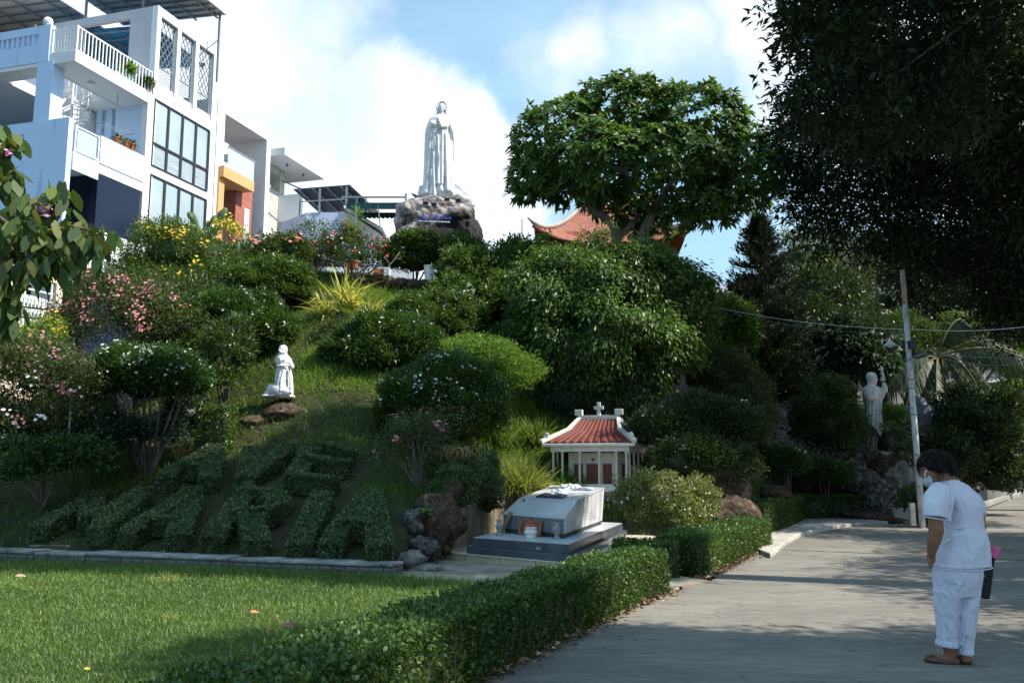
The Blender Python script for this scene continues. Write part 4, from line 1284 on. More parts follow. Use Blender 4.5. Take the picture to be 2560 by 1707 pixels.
big_tree('roadside_tree', 'tree beyond the right edge shading the far bend of the road', (17.0, 13.0, 0),
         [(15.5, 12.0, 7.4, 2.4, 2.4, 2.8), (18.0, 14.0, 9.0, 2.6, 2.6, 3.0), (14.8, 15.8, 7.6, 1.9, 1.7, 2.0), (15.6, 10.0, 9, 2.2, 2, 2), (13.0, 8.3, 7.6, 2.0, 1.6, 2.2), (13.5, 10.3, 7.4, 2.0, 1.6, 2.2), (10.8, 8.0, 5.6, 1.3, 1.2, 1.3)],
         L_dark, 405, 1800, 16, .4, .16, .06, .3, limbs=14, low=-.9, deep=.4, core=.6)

# middle distance trees behind the statue
big_tree('garden_tree', 'mid green tree behind the conifer and the statue', (12.0, 31.0, 0),
         [EB(2030, 860, 100, 100, 30), EB(1960, 900, 70, 90, 30), EB(2110, 830, 100, 90, 30.5), EB(2060, 760, 110, 80, 31), EB(2000, 960, 90, 70, 29.5)],
         L_dome_shade, 411, 1900, 16, .36, .15, .06, .2, low=-.8, deep=.3, core=.7)
big_tree('garden_tree', 'tree with big pointed leaves right above the standing statue', (11.6, 27.5, 0),
         [EB(2110, 850, 60, 50, 27.4), EB(2160, 900, 55, 45, 27.2), EB(2060, 900, 60, 40, 27.6), EB(2190, 850, 30, 30, 27.6)],
         L_blue, 412, 560, 12, .32, .24, .085, .12, low=-.9, deep=.3, core=.5, w_up=-.3)
big_tree('garden_tree', 'tree with layered light green boughs right of the standing statue', (14.5, 31.0, 0),
         [EB(2270, 880, 60, 40, 30.5), EB(2330, 860, 70, 40, 31), EB(2300, 930, 60, 30, 30), EB(2400, 830, 60, 40, 31), EB(2240, 950, 40, 26, 30), EB(2260, 820, 50, 40, 31)],
         L_mid, 413, 1100, 16, .3, .12, .045, .16, low=-.7, deep=.4, core=.3, flat=.25)
big_tree('garden_tree', 'pale feathery tree in the distance left of the pole top', (18.0, 44.0, 0),
         [EB(2160, 660, 90, 70, 44), EB(2080, 640, 70, 60, 44), EB(2230, 640, 80, 70, 45), EB(2150, 740, 110, 60, 43), EB(2030, 700, 70, 60, 43), EB(1990, 640, 60, 60, 42)],
         L_olive, 414, 1500, 16, .5, .2, .06, .25, low=-.8, deep=.6, core=.4)
big_tree('garden_tree', 'sunlit lime green tree beyond the palm at the right edge', (23.0, 41.0, 0),
         [EB(2530, 900, 60, 30, 40), EB(2560, 960, 60, 34, 40), EB(2500, 1000, 50, 30, 40), EB(2600, 1020, 60, 40, 40), EB(2560, 860, 40, 20, 40)],
         L_lime, 415, 700, 14, .4, .16, .06, .2, low=-.6, deep=.4, core=.4, flat=.3)
big_tree('garden_tree', 'dark tree mass behind the palms on the right', (19.5, 38.0, 0),
         [EB(2400, 760, 130, 90, 38), EB(2520, 740, 120, 110, 38), EB(2320, 700, 100, 80, 39), EB(2470, 640, 140, 90, 39)],
         L_dark, 416, 1600, 16, .5, .2, .075, .3, low=-.8, deep=.4, core=.6)
big_tree('garden_tree', 'shrubby dark tree between the conifer and the mango tree', (8.6, 29.0, h1(8.6, 29.0)),
         [EB(1900, 960, 90, 90, 28.5), EB(1960, 1020, 80, 70, 28), EB(1860, 900, 60, 60, 29)],
         L_dome_shade, 417, 1100, 16, .3, .13, .05, .14, low=-.8, deep=.3, core=.7)

# ------------------------------------------------------------------ conifer
t = thing('conifer', 'dark conical conifer standing against the sky right of the frangipani', 'tree', (7.85, 27.2, h1(7.85, 27.2)))
rr = np.random.default_rng(420)
lm = LM(); mb = MB()
Ht = P(1895, 528, 27.2)[2] - h1(7.85, 27.2)
mb.tube([(0, 0, -.1), (.05, 0, Ht * .5), (-.05 - .0, 0, Ht * .97)], [.22, .13, .03], 8)
prof = [(0, 1.5), (.2, 1.6), (.45, 1.45), (.6, 1.15), (.75, .85), (.88, .5), (.96, .24), (1, .04)]
for i in range(330):
    zz = rr.uniform(.1, 1.0) ** .8
    Rr = np.interp(zz, [p_[0] for p_ in prof], [p_[1] for p_ in prof]) * rr.uniform(.75, 1.12)
    a = rr.uniform(0, 2 * PI)
    z0 = zz * Ht * .98
    pts = []
    for s in np.linspace(0, 1, 7):
        pts.append((math.cos(a) * Rr * s, math.sin(a) * Rr * s, z0 - .25 * Rr * s + .42 * Rr * s * s))
    mb.tube(pts, [.03 * (1 - s * .8) for s in np.linspace(0, 1, 7)], 4, cap=False)
    m = int(26 + 60 * Rr)
    s = rr.uniform(.25, 1, m)
    base_ = np.stack([np.interp(s, np.linspace(0, 1, 7), [q[j] for q in pts]) for j in range(3)], 1)
    base_ += rr.normal(0, .07, base_.shape)
    d = np.array([math.cos(a), math.sin(a), .6]) + rr.normal(0, .45, (m, 3)) + np.array([0, 0, .5])
    add_leaves(lm, base_, d, .17, .045, rr, fold=.1)
lm.build('crown', L_pine, t)
mb.build('trunk', m_bark, t)


# ------------------------------------------------------------------ coconut palms
def frond(lm, mb, base, az, el, L, droop, rr, nl=60, lw=.05, ll=.85):
    d = np.array([math.cos(az) * math.cos(el), math.sin(az) * math.cos(el), math.sin(el)])
    s = np.linspace(0, 1, 12)
    pts = [np.array(base) + d * L * q * (1 - .18 * droop * q) + np.array([0, 0, -1]) * L * droop * q * q for q in s]
    mb.tube([tuple(p_) for p_ in pts], [.035 * (1 - .8 * q) + .004 for q in s], 5, cap=False)
    tt = np.linspace(.14, .99, nl)
    A = np.array(pts)
    side = np.cross(d, [0, 0, 1]); side /= np.linalg.norm(side)
    for sg in (-1, 1):
        c = np.stack([np.interp(tt, s, A[:, j]) for j in range(3)], 1)
        c2 = np.stack([np.interp(np.minimum(tt + .03, 1), s, A[:, j]) for j in range(3)], 1)
        tan = nrm(c2 - c + 1e-6)
        dd = side * sg * .85 + tan * .5 + np.array([0, 0, -.75]) + rr.normal(0, .07, c.shape)
        ls = ll * (np.sin(PI * (.12 + .80 * tt)) ** .7) * (.85 + .3 * rr.random(nl))
        add_strips(lm, c, dd, ls, lw, .42, rr, segs=3, prof=(.7, 1, .8, .08), sdir=np.cross(dd, np.array([0, 0, 1.0])) * .4 + tan * .8)


def palm(label, base, top, fronds, seed, r0=.2, group='coconut palms'):
    rr = np.random.default_rng(seed)
    t = thing('coconut_palm', label, 'palm', base, group=group)
    top = np.array(top) - np.array(base)
    mb = MB()
    pts = [tuple(top * s + np.array([.15 * math.sin(s * 3), 0, 0])) for s in np.linspace(0, 1, 10)]
    mb.tube(pts, [r0 * (1 - .35 * s) * (1 + .05 * (-1) ** i) for i, s in enumerate(np.linspace(0, 1, 10))], 10)
    mb.build('trunk', m_bark, t, smooth=True)
    lm = LM(); mb = MB()
    for az, el, L, dr in fronds:
        frond(lm, mb, top, az, el, L, dr, rr)
    lm.build('fronds', L_palm, t)
    mb.build('frond_stalks', M('stalk', (.08, .085, .03), (.15, .14, .06), rough=.6), t)
    return t


palm('leaning coconut palm whose long fronds reach the right edge', (14.2, 29.5, 0), P(2345, 895, 29.0),
     [(.1, .62, 5.4, .66), (-.2, .42, 5.2, .62), (-.6, .4, 4.8, .7), (.6, .5, 4.0, .7), (1.4, .6, 3.6, .7), (2.4, .5, 3.2, .8), (3.2, .3, 2.6, .9), (-1.4, .2, 2.8, .95), (-2.1, -.2, 2.3, .9),
      (-.1, -.3, 2.8, .7), (-2.7, -.1, 2.2, .9), (.2, 1.2, 3.6, .5)], 431)
palm('coconut palm behind the trees left of the pole top', (17.5, 40.0, 0), P(2270, 750, 40.0),
     [(2.7, .7, 4.0, .6), (3.1, .4, 4.2, .6), (3.6, .7, 4.0, .6), (2.2, .9, 3.8, .5), (.4, .8, 4.0, .55), (0, .5, 4, .6), (-.5, .6, 4, .6), (1.2, .9, 3.6, .5), (-1.6, .5, 3.6, .7), (-2.3, .7, 3.8, .6), (2.9, 0, 3.6, .8)], 432)
palm('young palm with fan of fronds beside the conifer foot', (9.6, 25.5, h1(9.6, 25.5)), (9.6, 25.5, 2.6),
     [(a, .5, 1.5, .7) for a in np.linspace(0, 6.0, 9)], 433, r0=.08)

# ------------------------------------------------------------------ near branch at the left edge
t = thing('near_tree', 'near tree branches with broad drooping leaves and a mauve flower at the left edge', 'tree', (-5.4, 6.2, 0))
bp = np.array(t.location)
rr = np.random.default_rng(441)
mb = MB()
mb.tube([(0, 0, -.1), (.1, 0, 1.6), (.3, .1, 3.2), (.5, .2, 5.0)], [.16, .13, .10, .06], 10)
lm = LM()
YB = 6.2
branches = [
    [(-120, 700, 6.3), (0, 640, 6.2), (60, 590, 6.2), (150, 560, 6.1), (220, 575, 6.0), (268, 590, 6.0)],
    [(-120, 560, 6.4), (0, 545, 6.3), (60, 510, 6.3), (110, 500, 6.2), (160, 480, 6.2)],
    [(-100, 760, 6.1), (0, 690, 6.0), (70, 650, 6.0), (130, 640, 6.0), (185, 625, 6.0)],
    [(-60, 430, 6.4), (-10, 400, 6.4), (20, 420, 6.4), (10, 470, 6.4)],
    [(-100, 620, 6.5), (-20, 590, 6.4), (40, 600, 6.4), (90, 620, 6.3)],
    [(-80, 820, 6.0), (-40, 800, 6.0), (10, 760, 6.0), (30, 740, 6.0)],
    [(-60, 330, 6.5), (-20, 330, 6.4), (20, 345, 6.4)],
    [(-60, 500, 6.2), (20, 560, 6.1), (90, 555, 6.0), (130, 590, 6.0)],
]
for br_ in branches:
    pts = [np.array(P(*q)) - bp for q in br_]
    root = np.array([.4, .15, 3.0 + .3 * rr.random()])
    full = [tuple(root)] + [tuple(q) for q in pts]
    mb.tube(full, [.035] + list(np.linspace(.022, .005, len(pts))), 6)
    A = np.array(pts); s = np.linspace(0, 1, len(pts))
    n = int(74 * (len(pts) - 1) / 3)
    tt = rr.uniform(.12, 1, n)
    c = np.stack([np.interp(tt, s, A[:, j]) for j in range(3)], 1) + rr.normal(0, .055, (n, 3))
    c[:, 2] -= .02
    sg = rr.choice([-1, 1], n)
    d = np.stack([rr.normal(.15, .35, n), rr.normal(-.05, .4, n) + .25 * sg, -.75 - .5 * rr.random(n)], 1)
    ls = .128 + .055 * rr.random(n)
    a = rr.uniform(-1.1, 1.1, n)
    sd = np.stack([np.cos(a), np.sin(a), rr.normal(0, .25, n)], 1)
    add_strips(lm, c, d, ls, ls * .46, .1 * rr.random(n), rr, segs=4, prof=(.15, .85, 1.0, .72, .08), sdir=sd)
    # young shoots
    m = 14
    tt = rr.uniform(.5, 1, m)
    c = np.stack([np.interp(tt, s, A[:, j]) for j in range(3)], 1)
    d = np.stack([rr.normal(.3, .6, m), rr.normal(0, .5, m), rr.uniform(-.2, 1, m)], 1)
    add_strips(lm, c, d, .05 + .05 * rr.random(m), .022, .4, rr, segs=2, prof=(.3, 1, .1), R=np.full(m, .95))
lm.build('leaves', L_near, t)
mb.build('trunk', m_bark, t, smooth=True)
fl = LM()
c = np.array(P(118, 527, 6.1)) - bp
flowers(fl, np.tile(c, (26, 1)) + rr.normal(0, 1, (26, 3)) * np.array([.022, .03, .028]), rr, .04, petals=6)
flowers(fl, np.tile(np.array(P(22, 385, 6.3)) - bp, (12, 1)) + rr.normal(0, .012, (12, 3)), rr, .03, petals=6)
fl.build('flower', F_mauve, t)
# ------------------------------------------------------------------ houses behind the hill (local axes: s along the street front, t into the house)
HA = math.radians(73.3)
HC = (P(182, 400, 33.6)[0], 33.6, 0)
m_white = M('white_paint', (.46, .46, .45), (.70, .71, .73), rough=.75, scale=2.6, detail=8, stretch=(1, 1, .14), lo=.2, hi=.34, bump=.05, bscale=20)
m_blue = M('pale_blue_paint', (.34, .46, .64), (.50, .65, .86), rough=.8, scale=2.2, detail=8, stretch=(1, 1, .18), lo=.27, hi=.44)
m_bluel = M('light_blue_paint', (.60, .72, .80), (.66, .77, .84), rough=.8, scale=1.3, c3=(.60, .56, .44), lo=.35, hi=.68)
m_grey = M('grey_panel', (.42, .42, .46), (.48, .48, .52), rough=.7, scale=1)
m_ceil = M('soffit', (.62, .62, .60), (.68, .68, .66), rough=.8, scale=1)
m_frame = M('black_frame', (.018, .02, .025), rough=.35, spec=.5)
m_frosted = M('curtained_glass', (.29, .38, .42), (.39, .49, .53), rough=.18, scale=.5, spec=.7)
m_blind = M('blinds', (.20, .27, .31), (.42, .48, .52), rough=.4, scale=9, stretch=(.08, .08, 3), spec=.6)
m_dkglass = glassmat('dark_glass', (.008, .014, .035), .12, .35)
m_metalw = M('white_metal', (.74, .74, .72), (.80, .80, .78), rough=.5, scale=6)
m_steel = M('grey_steel', (.16, .19, .22), (.24, .27, .30), rough=.5, scale=4, spec=.5)
m_panel = M('solar_underside', (.34, .34, .33), (.44, .44, .42), rough=.6, scale=3)
m_tarp = M('blue_tarpaulin', (.01, .13, .36), (.03, .30, .55), rough=.5, scale=.8)
m_brown = M('brown_door', (.09, .035, .02), (.14, .06, .035), rough=.5, scale=3, stretch=(6, 6, .5))
m_orange = M('orange_boards', (.64, .31, .13), (.70, .37, .17), rough=.7, scale=1.0)
m_dark = M('dark_interior', (.02, .02, .025), rough=.9)
m_terra = M('terracotta', (.36, .12, .06), (.46, .17, .09), rough=.8, scale=6)
m_glass = glassmat('railing_glass', (.42, .55, .60), .06, .8)


def brickmat(name, c1, c2, mortar, scale, bw=.5, rh=.25, ms=.02, rough=.85, plane='XZ', off=.5):
    m, nt, b = newmat(name)
    N, L = nt.nodes.new, nt.links.new
    tc = N('ShaderNodeTexCoord'); sp = N('ShaderNodeSeparateXYZ'); cb = N('ShaderNodeCombineXYZ')
    L(tc.outputs['Object'], sp.inputs[0])
    ad = N('ShaderNodeMath'); ad.operation = 'ADD'
    L(sp.outputs['X'], ad.inputs[0]); L(sp.outputs['Y'], ad.inputs[1])
    L(ad.outputs[0], cb.inputs['X']); L(sp.outputs['Z'], cb.inputs['Y'])
    br = N('ShaderNodeTexBrick'); br.offset = off
    br.inputs['Scale'].default_value = scale
    br.inputs['Color1'].default_value = (*c1, 1); br.inputs['Color2'].default_value = (*c2, 1); br.inputs['Mortar'].default_value = (*mortar, 1)
    br.inputs['Brick Width'].default_value = bw; br.inputs['Row Height'].default_value = rh; br.inputs['Mortar Size'].default_value = ms
    L(cb.outputs[0], br.inputs['Vector'])
    n = N('ShaderNodeTexNoise'); n.inputs['Scale'].default_value = 3; n.inputs['Detail'].default_value = 6
    L(tc.outputs['Object'], n.inputs['Vector'])
    r = N('ShaderNodeMapRange'); r.inputs['To Min'].default_value = .65; r.inputs['To Max'].default_value = 1.3
    L(n.outputs[0], r.inputs[0])
    mx = N('ShaderNodeMix'); mx.data_type = 'RGBA'; mx.blend_type = 'MULTIPLY'; mx.inputs['Factor'].default_value = 1
    L(br.outputs[0], mx.inputs[6]); L(r.outputs[0], mx.inputs[7])
    L(mx.outputs[2], b.inputs['Base Color']); b.inputs['Roughness'].default_value = rough
    bp = N('ShaderNodeBump'); bp.inputs['Strength'].default_value = .5; bp.inputs['Distance'].default_value = .02; bp.invert = True
    L(br.outputs['Fac'], bp.inputs['Height']); L(bp.outputs[0], b.inputs['Normal'])
    return m


m_brick = brickmat('red_brick', (.30, .085, .055), (.36, .11, .07), (.42, .22, .17), 3.2)
m_stone = brickmat('pale_stone', (.42, .42, .36), (.56, .55, .46), (.36, .35, .30), 1.6, bw=.7, rh=.2)


def bx(parent, name, mat, *boxes, bevel=0.0):
    if len(boxes) > 1 and name in ('window', 'column', 'glass_panel', 'balcony_slab', 'glass_bay', 'carved_screen', 'grey_panel', 'post', 'support', 'rail', 'orange_band', 'ridge_block', 'shed', 'door_frame', 'beam'):
        for b in boxes:
            o = bx(parent, name, mat, b, bevel=bevel)
        return o
    mb = MB()
    for b in boxes:
        mb.box(*b)
    return mb.build(name, mat, parent, bevel=bevel)


def railing(parent, a, b, h, n, r=.02, post=.05, mat=None, name='railing'):
    """balusters between two points with top and bottom rails"""
    mb = MB()
    a, b = Vector(a), Vector(b)
    mb.bar(a + Vector((0, 0, h)), b + Vector((0, 0, h)), .06, .05)
    mb.bar(a + Vector((0, 0, .06)), b + Vector((0, 0, .06)), .04, .04)
    for i in range(n + 1):
        p = a.lerp(b, i / n)
        w = post if i in (0, n, n // 2) else r * 2
        mb.bar(p + Vector((0, 0, .0)), p + Vector((0, 0, h + (.05 if i in (0, n, n // 2) else 0))), w)
    return mb.build(name, mat or m_metalw, parent)


# ---- white and pale blue house with the open balconies
h = thing('town_house', 'tall white and pale blue house with open balconies at the upper left', 'house', HC, HA)
# window bay: piers, bands and rear walls
S0, S1, ZT = 4.35, 9.02, 22.2
cols = [S0, 4.62, 5.80, 6.06, 7.16, 7.42, 8.60, S1]
bands = [(0, 9.3), (10.3, 11.0), (14.25, 14.62), (17.78, 18.3), (21.78, ZT)]
boxes = [(cols[0], cols[1], 0, .3, 0, ZT), (cols[6], cols[7], 0, .3, 0, ZT)]
boxes += [(cols[1], cols[6], .002, .28, z0, z1) for z0, z1 in bands]
boxes += [(cols[2], cols[3], .004, .3, 18.3, 21.78), (cols[4], cols[5], .004, .3, 18.3, 21.78)]
bx(h, 'wall', m_white, *boxes)
bx(h, 'grey_panel', m_grey, *[(a, b, .10, .2, 18.32, 18.62) for a, b in ((cols[1], cols[2]), (cols[3], cols[4]), (cols[5], cols[6]))])
# front facing wall of the roof room with its opening
bx(h, 'roof_room_wall', m_grey, (S0 + .003, S0 + .2, .3, 1.5, 17.85, ZT - .01), (S0 + .003, S0 + .2, 1.5, 4.25, 21.8, ZT - .01), (S0 + .003, S0 + .2, 1.5, 4.25, 17.85, 19.2), (S0 + .003, S0 + .2, 4.25, 11, 17.85, ZT - .01))
bx(h, 'wall', m_white, (S0 + .2, S1 - .2, 10.8, 11, 0, 20.0), (S1 - .2, S1, .3, 11, 0, 19.6), (S0 + .2, S1 - .2, .3, 10.8, 17.4, 17.6), (S0 + .2, S1 - .2, .3, 10.8, 14.3, 14.5), (S0 + .2, S1 - .2, .3, 10.8, 10.7, 10.9))
# blue tarpaulin over the roof terrace and its steel
mb = MB(); mb.add([(S0 + .4, .6, 21.55), (S1 - .3, .6, 21.3), (S1 - .3, 7.5, 21.9), (S0 + .4, 7.5, 22.1)], [(0, 1, 2, 3)])
mb.build('tarpaulin', m_tarp, h)
mb = MB()
for i in range(9):
    s = S0 + .5 + i * .75
    mb.bar((min(s, S1 - .3), .6, 21.4), (min(s, S1 - .3), 7.5, 21.9), .05)
for i in range(8):
    t_ = .7 + i * .95
    mb.bar((S0 + .4, t_, 21.42 + .08 * i), (S1 - .3, t_, 21.2 + .09 * i), .05)
mb.build('roof_frame', m_steel, h)
bx(h, 'water_tank', m_steel, (6.2, 8.2, 3, 5, 17.7, 19.9))
bx(h, 'shed', m_dark, (5.2, 6.2, 4.5, 6.5, 17.7, 20.2), (8.2, 8.75, 1.2, 3, 17.7, 19.5))
# lattice grilles
for a, b in ((cols[1], cols[2]), (cols[3], cols[4]), (cols[5], cols[6])):
    mb = MB()
    w = b - a
    for z in (21.75, 19.45, 18.66):
        mb.bar((a, .2, z), (b, .2, z), .05)
    for s in (a + .03, b - .03):
        mb.bar((s, .2, 18.66), (s, .2, 21.75), .05)
    for i in range(1, 6):
        mb.bar((a, .2, 18.66 + i * .13), (b, .2, 18.66 + i * .13), .02)
    k = 7
    for i in range(-4, 8):
        for sg in (1, -1):
            pts = []
            z0, z1 = 19.45, 21.75
            step = .46
            za = z0 + i * step
            # diagonal across the width rising .92
            p0 = [a, za]; p1 = [b, za + w * 1.55]
            if sg < 0:
                p0, p1 = [b, za], [a, za + w * 1.55]
            lo, hi = p0[1], p1[1]
            if hi <= z0 or lo >= z1:
                continue
            f0 = max(0, (z0 - lo) / (hi - lo)); f1 = min(1, (z1 - lo) / (hi - lo))
            q0 = (p0[0] + (p1[0] - p0[0]) * f0, .2 + .01 * sg, lo + (hi - lo) * f0); q1 = (p0[0] + (p1[0] - p0[0]) * f1, .2 + .01 * sg, lo + (hi - lo) * f1)
            mb.bar(q0, q1, .028)
    mb.build('lattice_grille', m_steel, h)
# big windows, two rows of four with lower lights
for z0, zm, z1 in ((14.62, 15.7, 17.78), (11.0, 12.0, 14.25)):
    a0, a1 = cols[1] - .16, cols[6] - .12
    w = (a1 - a0) / 4
    for i in range(4):
        fr = MB()
        s0, s1 = a0 + i * w, a0 + (i + 1) * w
        t = .07
        fr.box(s0, s0 + t, -.03, .12, z0, z1); fr.box(s1 - t, s1, -.03, .12, z0, z1)
        fr.box(s0 + t, s1 - t, -.03, .12, z0, z0 + t); fr.box(s0 + t, s1 - t, -.03, .12, z1 - t, z1); fr.box(s0 + t, s1 - t, -.028, .12, zm - .05, zm + .05)
        f = fr.build('window', m_frame, h)
        bx(f, 'pane', m_frosted, (s0 + t, s1 - t, .03, .06, zm + .05, z1 - t))
        bx(f, 'blind', m_blind, (s0 + t, s1 - t, .03, .06, z0 + t, zm - .05))
# balconies (s 0..4.35)
bx(h, 'balcony_slab', m_white, (-.25, S0 - .002, -.003, 1.5, 17.4, 17.86), (3.3, S0 - .002, 1.5, 4.3, 17.4, 17.86), (-.25, .6, 1.5, 11, 17.4, 17.86), (.6, S0 - .002, 4.3, 11, 17.4, 17.86))
bx(h, 'wall', m_blue, (-.28, 0, 1.32, 11, 17.56, 18.35), (-.28, 0, 1.32, 1.9, 18.35, 19.15), (-.28, 0, 1.9, 11, 18.8, 19.15), (-.28, 0, 3.95, 11, 18.35, 18.8))
mb = MB()
for i in range(7):
    mb.box(-.26, -.04, 2.12 + i * .27, 2.24 + i * .27, 18.35, 18.8)
mb.build('parapet_baluster', m_blue, h)
bx(h, 'column', m_blue, (-.27, .35, 1.07, 1.86, 15.05, 17.56))
bx(h, 'recess_wall', m_blue, (4.15, S0 - .004, .02, 1.75, 13.6, 17.4), (4.15, S0 - .004, 2.0, 2.3, 13.6, 17.4), (4.15, S0 - .004, 2.55, 2.85, 13.6, 17.4), (4.15, S0 - .004, 3.1, 11, 13.6, 17.4), (4.3, S0 - .006, 1.7, 3.2, 13.6, 17.4))
bx(h, 'recess_wall', m_blue, (0.2, 4.15, 8.6, 8.8, 13.6, 17.4))
bx(h, 'door', m_brown, (2.6, 3.5, 8.5, 8.6, 13.7, 15.9)); bx(h, 'door_frame', m_metalw, (2.4, 2.6, 8.5, 8.6, 13.7, 16.6), (3.5, 3.6, 8.5, 8.6, 13.7, 16.6), (2.6, 3.5, 8.5, 8.6, 15.9, 16.6))
bx(h, 'wall', m_blue, (-.3, -.05, .3, 2.2, 9.5, 15.03), (-.3, -.05, 3.75, 11, 9.5, 15.03), (-.3, -.05, 2.2, 3.75, 9.5, 13.9), (-.3, -.05, 2.2, 3.75, 14.55, 15.03), (-.302, -.048, .03, .3, 0, 15.03))
mb = MB()
for i in range(6):
    mb.box(-.28, -.06, 2.2 + .14 + i * .28, 2.2 + .28 + i * .28, 13.9, 14.55)
mb.build('parapet_baluster', m_blue, h)
bx(h, 'recess_ceiling', m_ceil, (-.05, 4.1, 1.5, 1.6, 17.37, 17.395))
railing(h, (-.15, .05, 17.86), (4.25, .05, 17.86), 1.05, 22)
railing(h, (-.18, .05, 17.86), (-.18, 1.3, 17.86), 1.05, 8)
mb = MB(); mb.ell((-.15, 1.6, 19.35), (.19, .19, .19)); mb.build('globe_lamp', m_metalw, h, smooth=True)
for s_, t_, z_ in ((1.6, .9, 17.37), (.7, .8, 13.27)):
    MB().lathe([(.16, 0), (.15, -.07), (.09, -.1)], (s_, t_, z_), 16).build('ceiling_lamp', m_metalw, h, smooth=True)
# lower balcony: glass rail, white boards, slab
bx(h, 'balcony_slab', m_bluel, (-.05, S0 - .003, -.004, 3, 13.28, 13.69), (-.048, 1.33, -.06, .004, 12.95, 13.69), (-.05, S0 - .003, -.004, 3, 9.25, 9.65))
bx(h, 'glass_panel', m_glass, (.15, 1.2, 0, .02, 13.85, 14.7), (.15, 1.2, 0, .02, 9.8, 10.5))
mb = MB()
for z in (13.8, 14.78):
    mb.bar((.02, 0, z), (1.33, 0, z), .05)
for s_ in (.04, 1.3):
    mb.bar((s_, 0, 13.69), (s_, 0, 14.8), .06)
mb.build('rail_frame', m_metalw, h)
mb = MB()
for z0, n in ((13.7, 5), (9.66, 5)):
    for i in range(n):
        mb.box(1.38, 4.05, -.04, .03, z0 + i * .24, z0 + i * .24 + .212)
mb.box(4.05, 4.345, -.005, .3, 0, 17.39)
mb.build('balcony_board', m_white, h)
bx(h, 'board_backing', m_grey, (1.40, 4.04, -.012, .028, 13.7, 14.88), (1.40, 4.04, -.012, .028, 9.66, 10.7))  # grey sheet added so the gaps between the boards read dark
bx(h, 'glass_bay', m_dkglass, (1.40, 3.88, .02, .05, 10.92, 13.24), (1.40, 1.43, .05, 1.5, 10.92, 13.24), (1.4, 3.88, .02, .05, 5, 9.2), (1.4, 1.43, .05, 1.5, 5, 9.2))
bx(h, 'recess_wall', m_white, (1.43, S0 - .01, 3.0, 3.2, 0, 17.3), (.1, .45, 1.2, 3, 5, 13.25))
bx(h, 'door', m_white, (1.6, 2.4, 2.9, 3.0, 10.9, 12.9))
bx(h, 'sill', m_white, (1.35, 4.05, -.02, .1, 10.72, 10.9))
# spiral stair
mb = MB()
cx, cy = 2.2, 2.4
mb.tube([(cx, cy, 13.7), (cx, cy, 18.0)], .05, 8)
prev = None
for i in range(16):
    a = 1.0 + i * .42
    z = 13.9 + i * .25
    mb.add([(cx, cy, z), (cx + .75 * math.cos(a), cy + .75 * math.sin(a), z), (cx + .75 * math.cos(a + .42), cy + .75 * math.sin(a + .42), z),
            (cx, cy, z + .04), (cx + .75 * math.cos(a), cy + .75 * math.sin(a), z + .04), (cx + .75 * math.cos(a + .42), cy + .75 * math.sin(a + .42), z + .04)],
           [(0, 2, 1), (3, 4, 5), (0, 1, 4, 3), (1, 2, 5, 4), (2, 0, 3, 5)])
    p = (cx + .74 * math.cos(a), cy + .74 * math.sin(a), z)
    mb.bar(p, (p[0], p[1], z + .9), .025)
    if prev:
        mb.bar(prev, (p[0], p[1], z + .9), .035)
    prev = (p[0], p[1], z + .9)
mb.build('spiral_stair', m_metalw, h)
railing(h, (3.2, 1.6, 17.86), (3.2, 4.2, 17.86), .9, 12)
# plants and laundry rack on the balcony, kept as things of their own


def house_pt(s, t_, z):
    ca, sa = math.cos(HA), math.sin(HA)
    return (HC[0] + s * ca - t_ * sa, HC[1] + s * sa + t_ * ca, z)


for i, (s_, t_, z_, lab) in enumerate([(3.0, .1, 14.93, 'terracotta pot plant hanging at the middle of the balcony boards'), (3.35, .1, 14.93, 'right terracotta pot plant on the balcony boards below the drying rack'),
                                       (2.45, .1, 14.9, 'leafy pot plant on the balcony next to the spiral stair')]):
    p = house_pt(s_, t_, z_)
    t = thing('potted_plant', lab, 'pot plant', p, group='pot plants on the balcony')
    MB().lathe([(.10, 0), (.15, .24), (.17, .24), (.17, .28), (.13, .28), (.12, .2)], n=16).build('pot', m_terra, t, smooth=False)
    rr = np.random.default_rng(700 + i); lm = LM(); n = 60
    a = rr.uniform(0, 2 * PI, n); e = rr.uniform(-.2, 1.4, n)
    add_strips(lm, np.tile([0, 0, .26], (n, 1)), np.stack([np.cos(a) * np.cos(e), np.sin(a) * np.cos(e), np.sin(e)], 1), .25 + .25 * rr.random(n), .05, .4, rr, segs=2, prof=(.4, 1, .1))
    lm.build('leaves', L_mid, t)
for i, (s_, t_, z_, sz, lab) in enumerate([(.0, 6.2, 15.05, .5, 'green plant behind the pale blue parapet at the left edge'), (.5, 2.6, 18.9, .4, 'climbing plant trailing over the roof railing corner'), (.0, 8.6, 19.1, .7, 'pale trailing plant on the roof parapet at the left edge'),
                                           (2.9, .15, 18.2, .2, 'small plant behind the white roof railing'), (4.0, .1, 18.1, .28, 'plant at the right end of the white roof railing')]):
    p = house_pt(s_, t_, z_)
    t = thing('potted_plant', lab, 'plant', p, group='plants on the roof terrace')
    rr = np.random.default_rng(720 + i); lm = LM()
    foliage(lm, [(0, 0, .25, sz, sz, sz * .6)], 60, 10, .16, .16, .07, rr, core=0, deep=.8, w_rand=1)
    lm.build('leaves', L_lime if i % 2 else L_mid, t)
t = thing('drying_rack', 'thin metal drying rack over the balcony pot plants', 'rack', house_pt(0, 0, 0), HA)
mb = MB()
for t_ in (.35, .55, .75):
    mb.bar((1.9, t_, 15.65), (3.7, t_, 15.85), .014)
mb.bar((1.9, .3, 15.65), (1.9, .8, 15.65), .03); mb.bar((3.7, .3, 15.85), (3.7, .8, 15.85), .03)
mb.bar((2.8, .55, 15.75), (2.8, .55, 17.38), .02)
mb.build('rack_bars', m_steel, t)

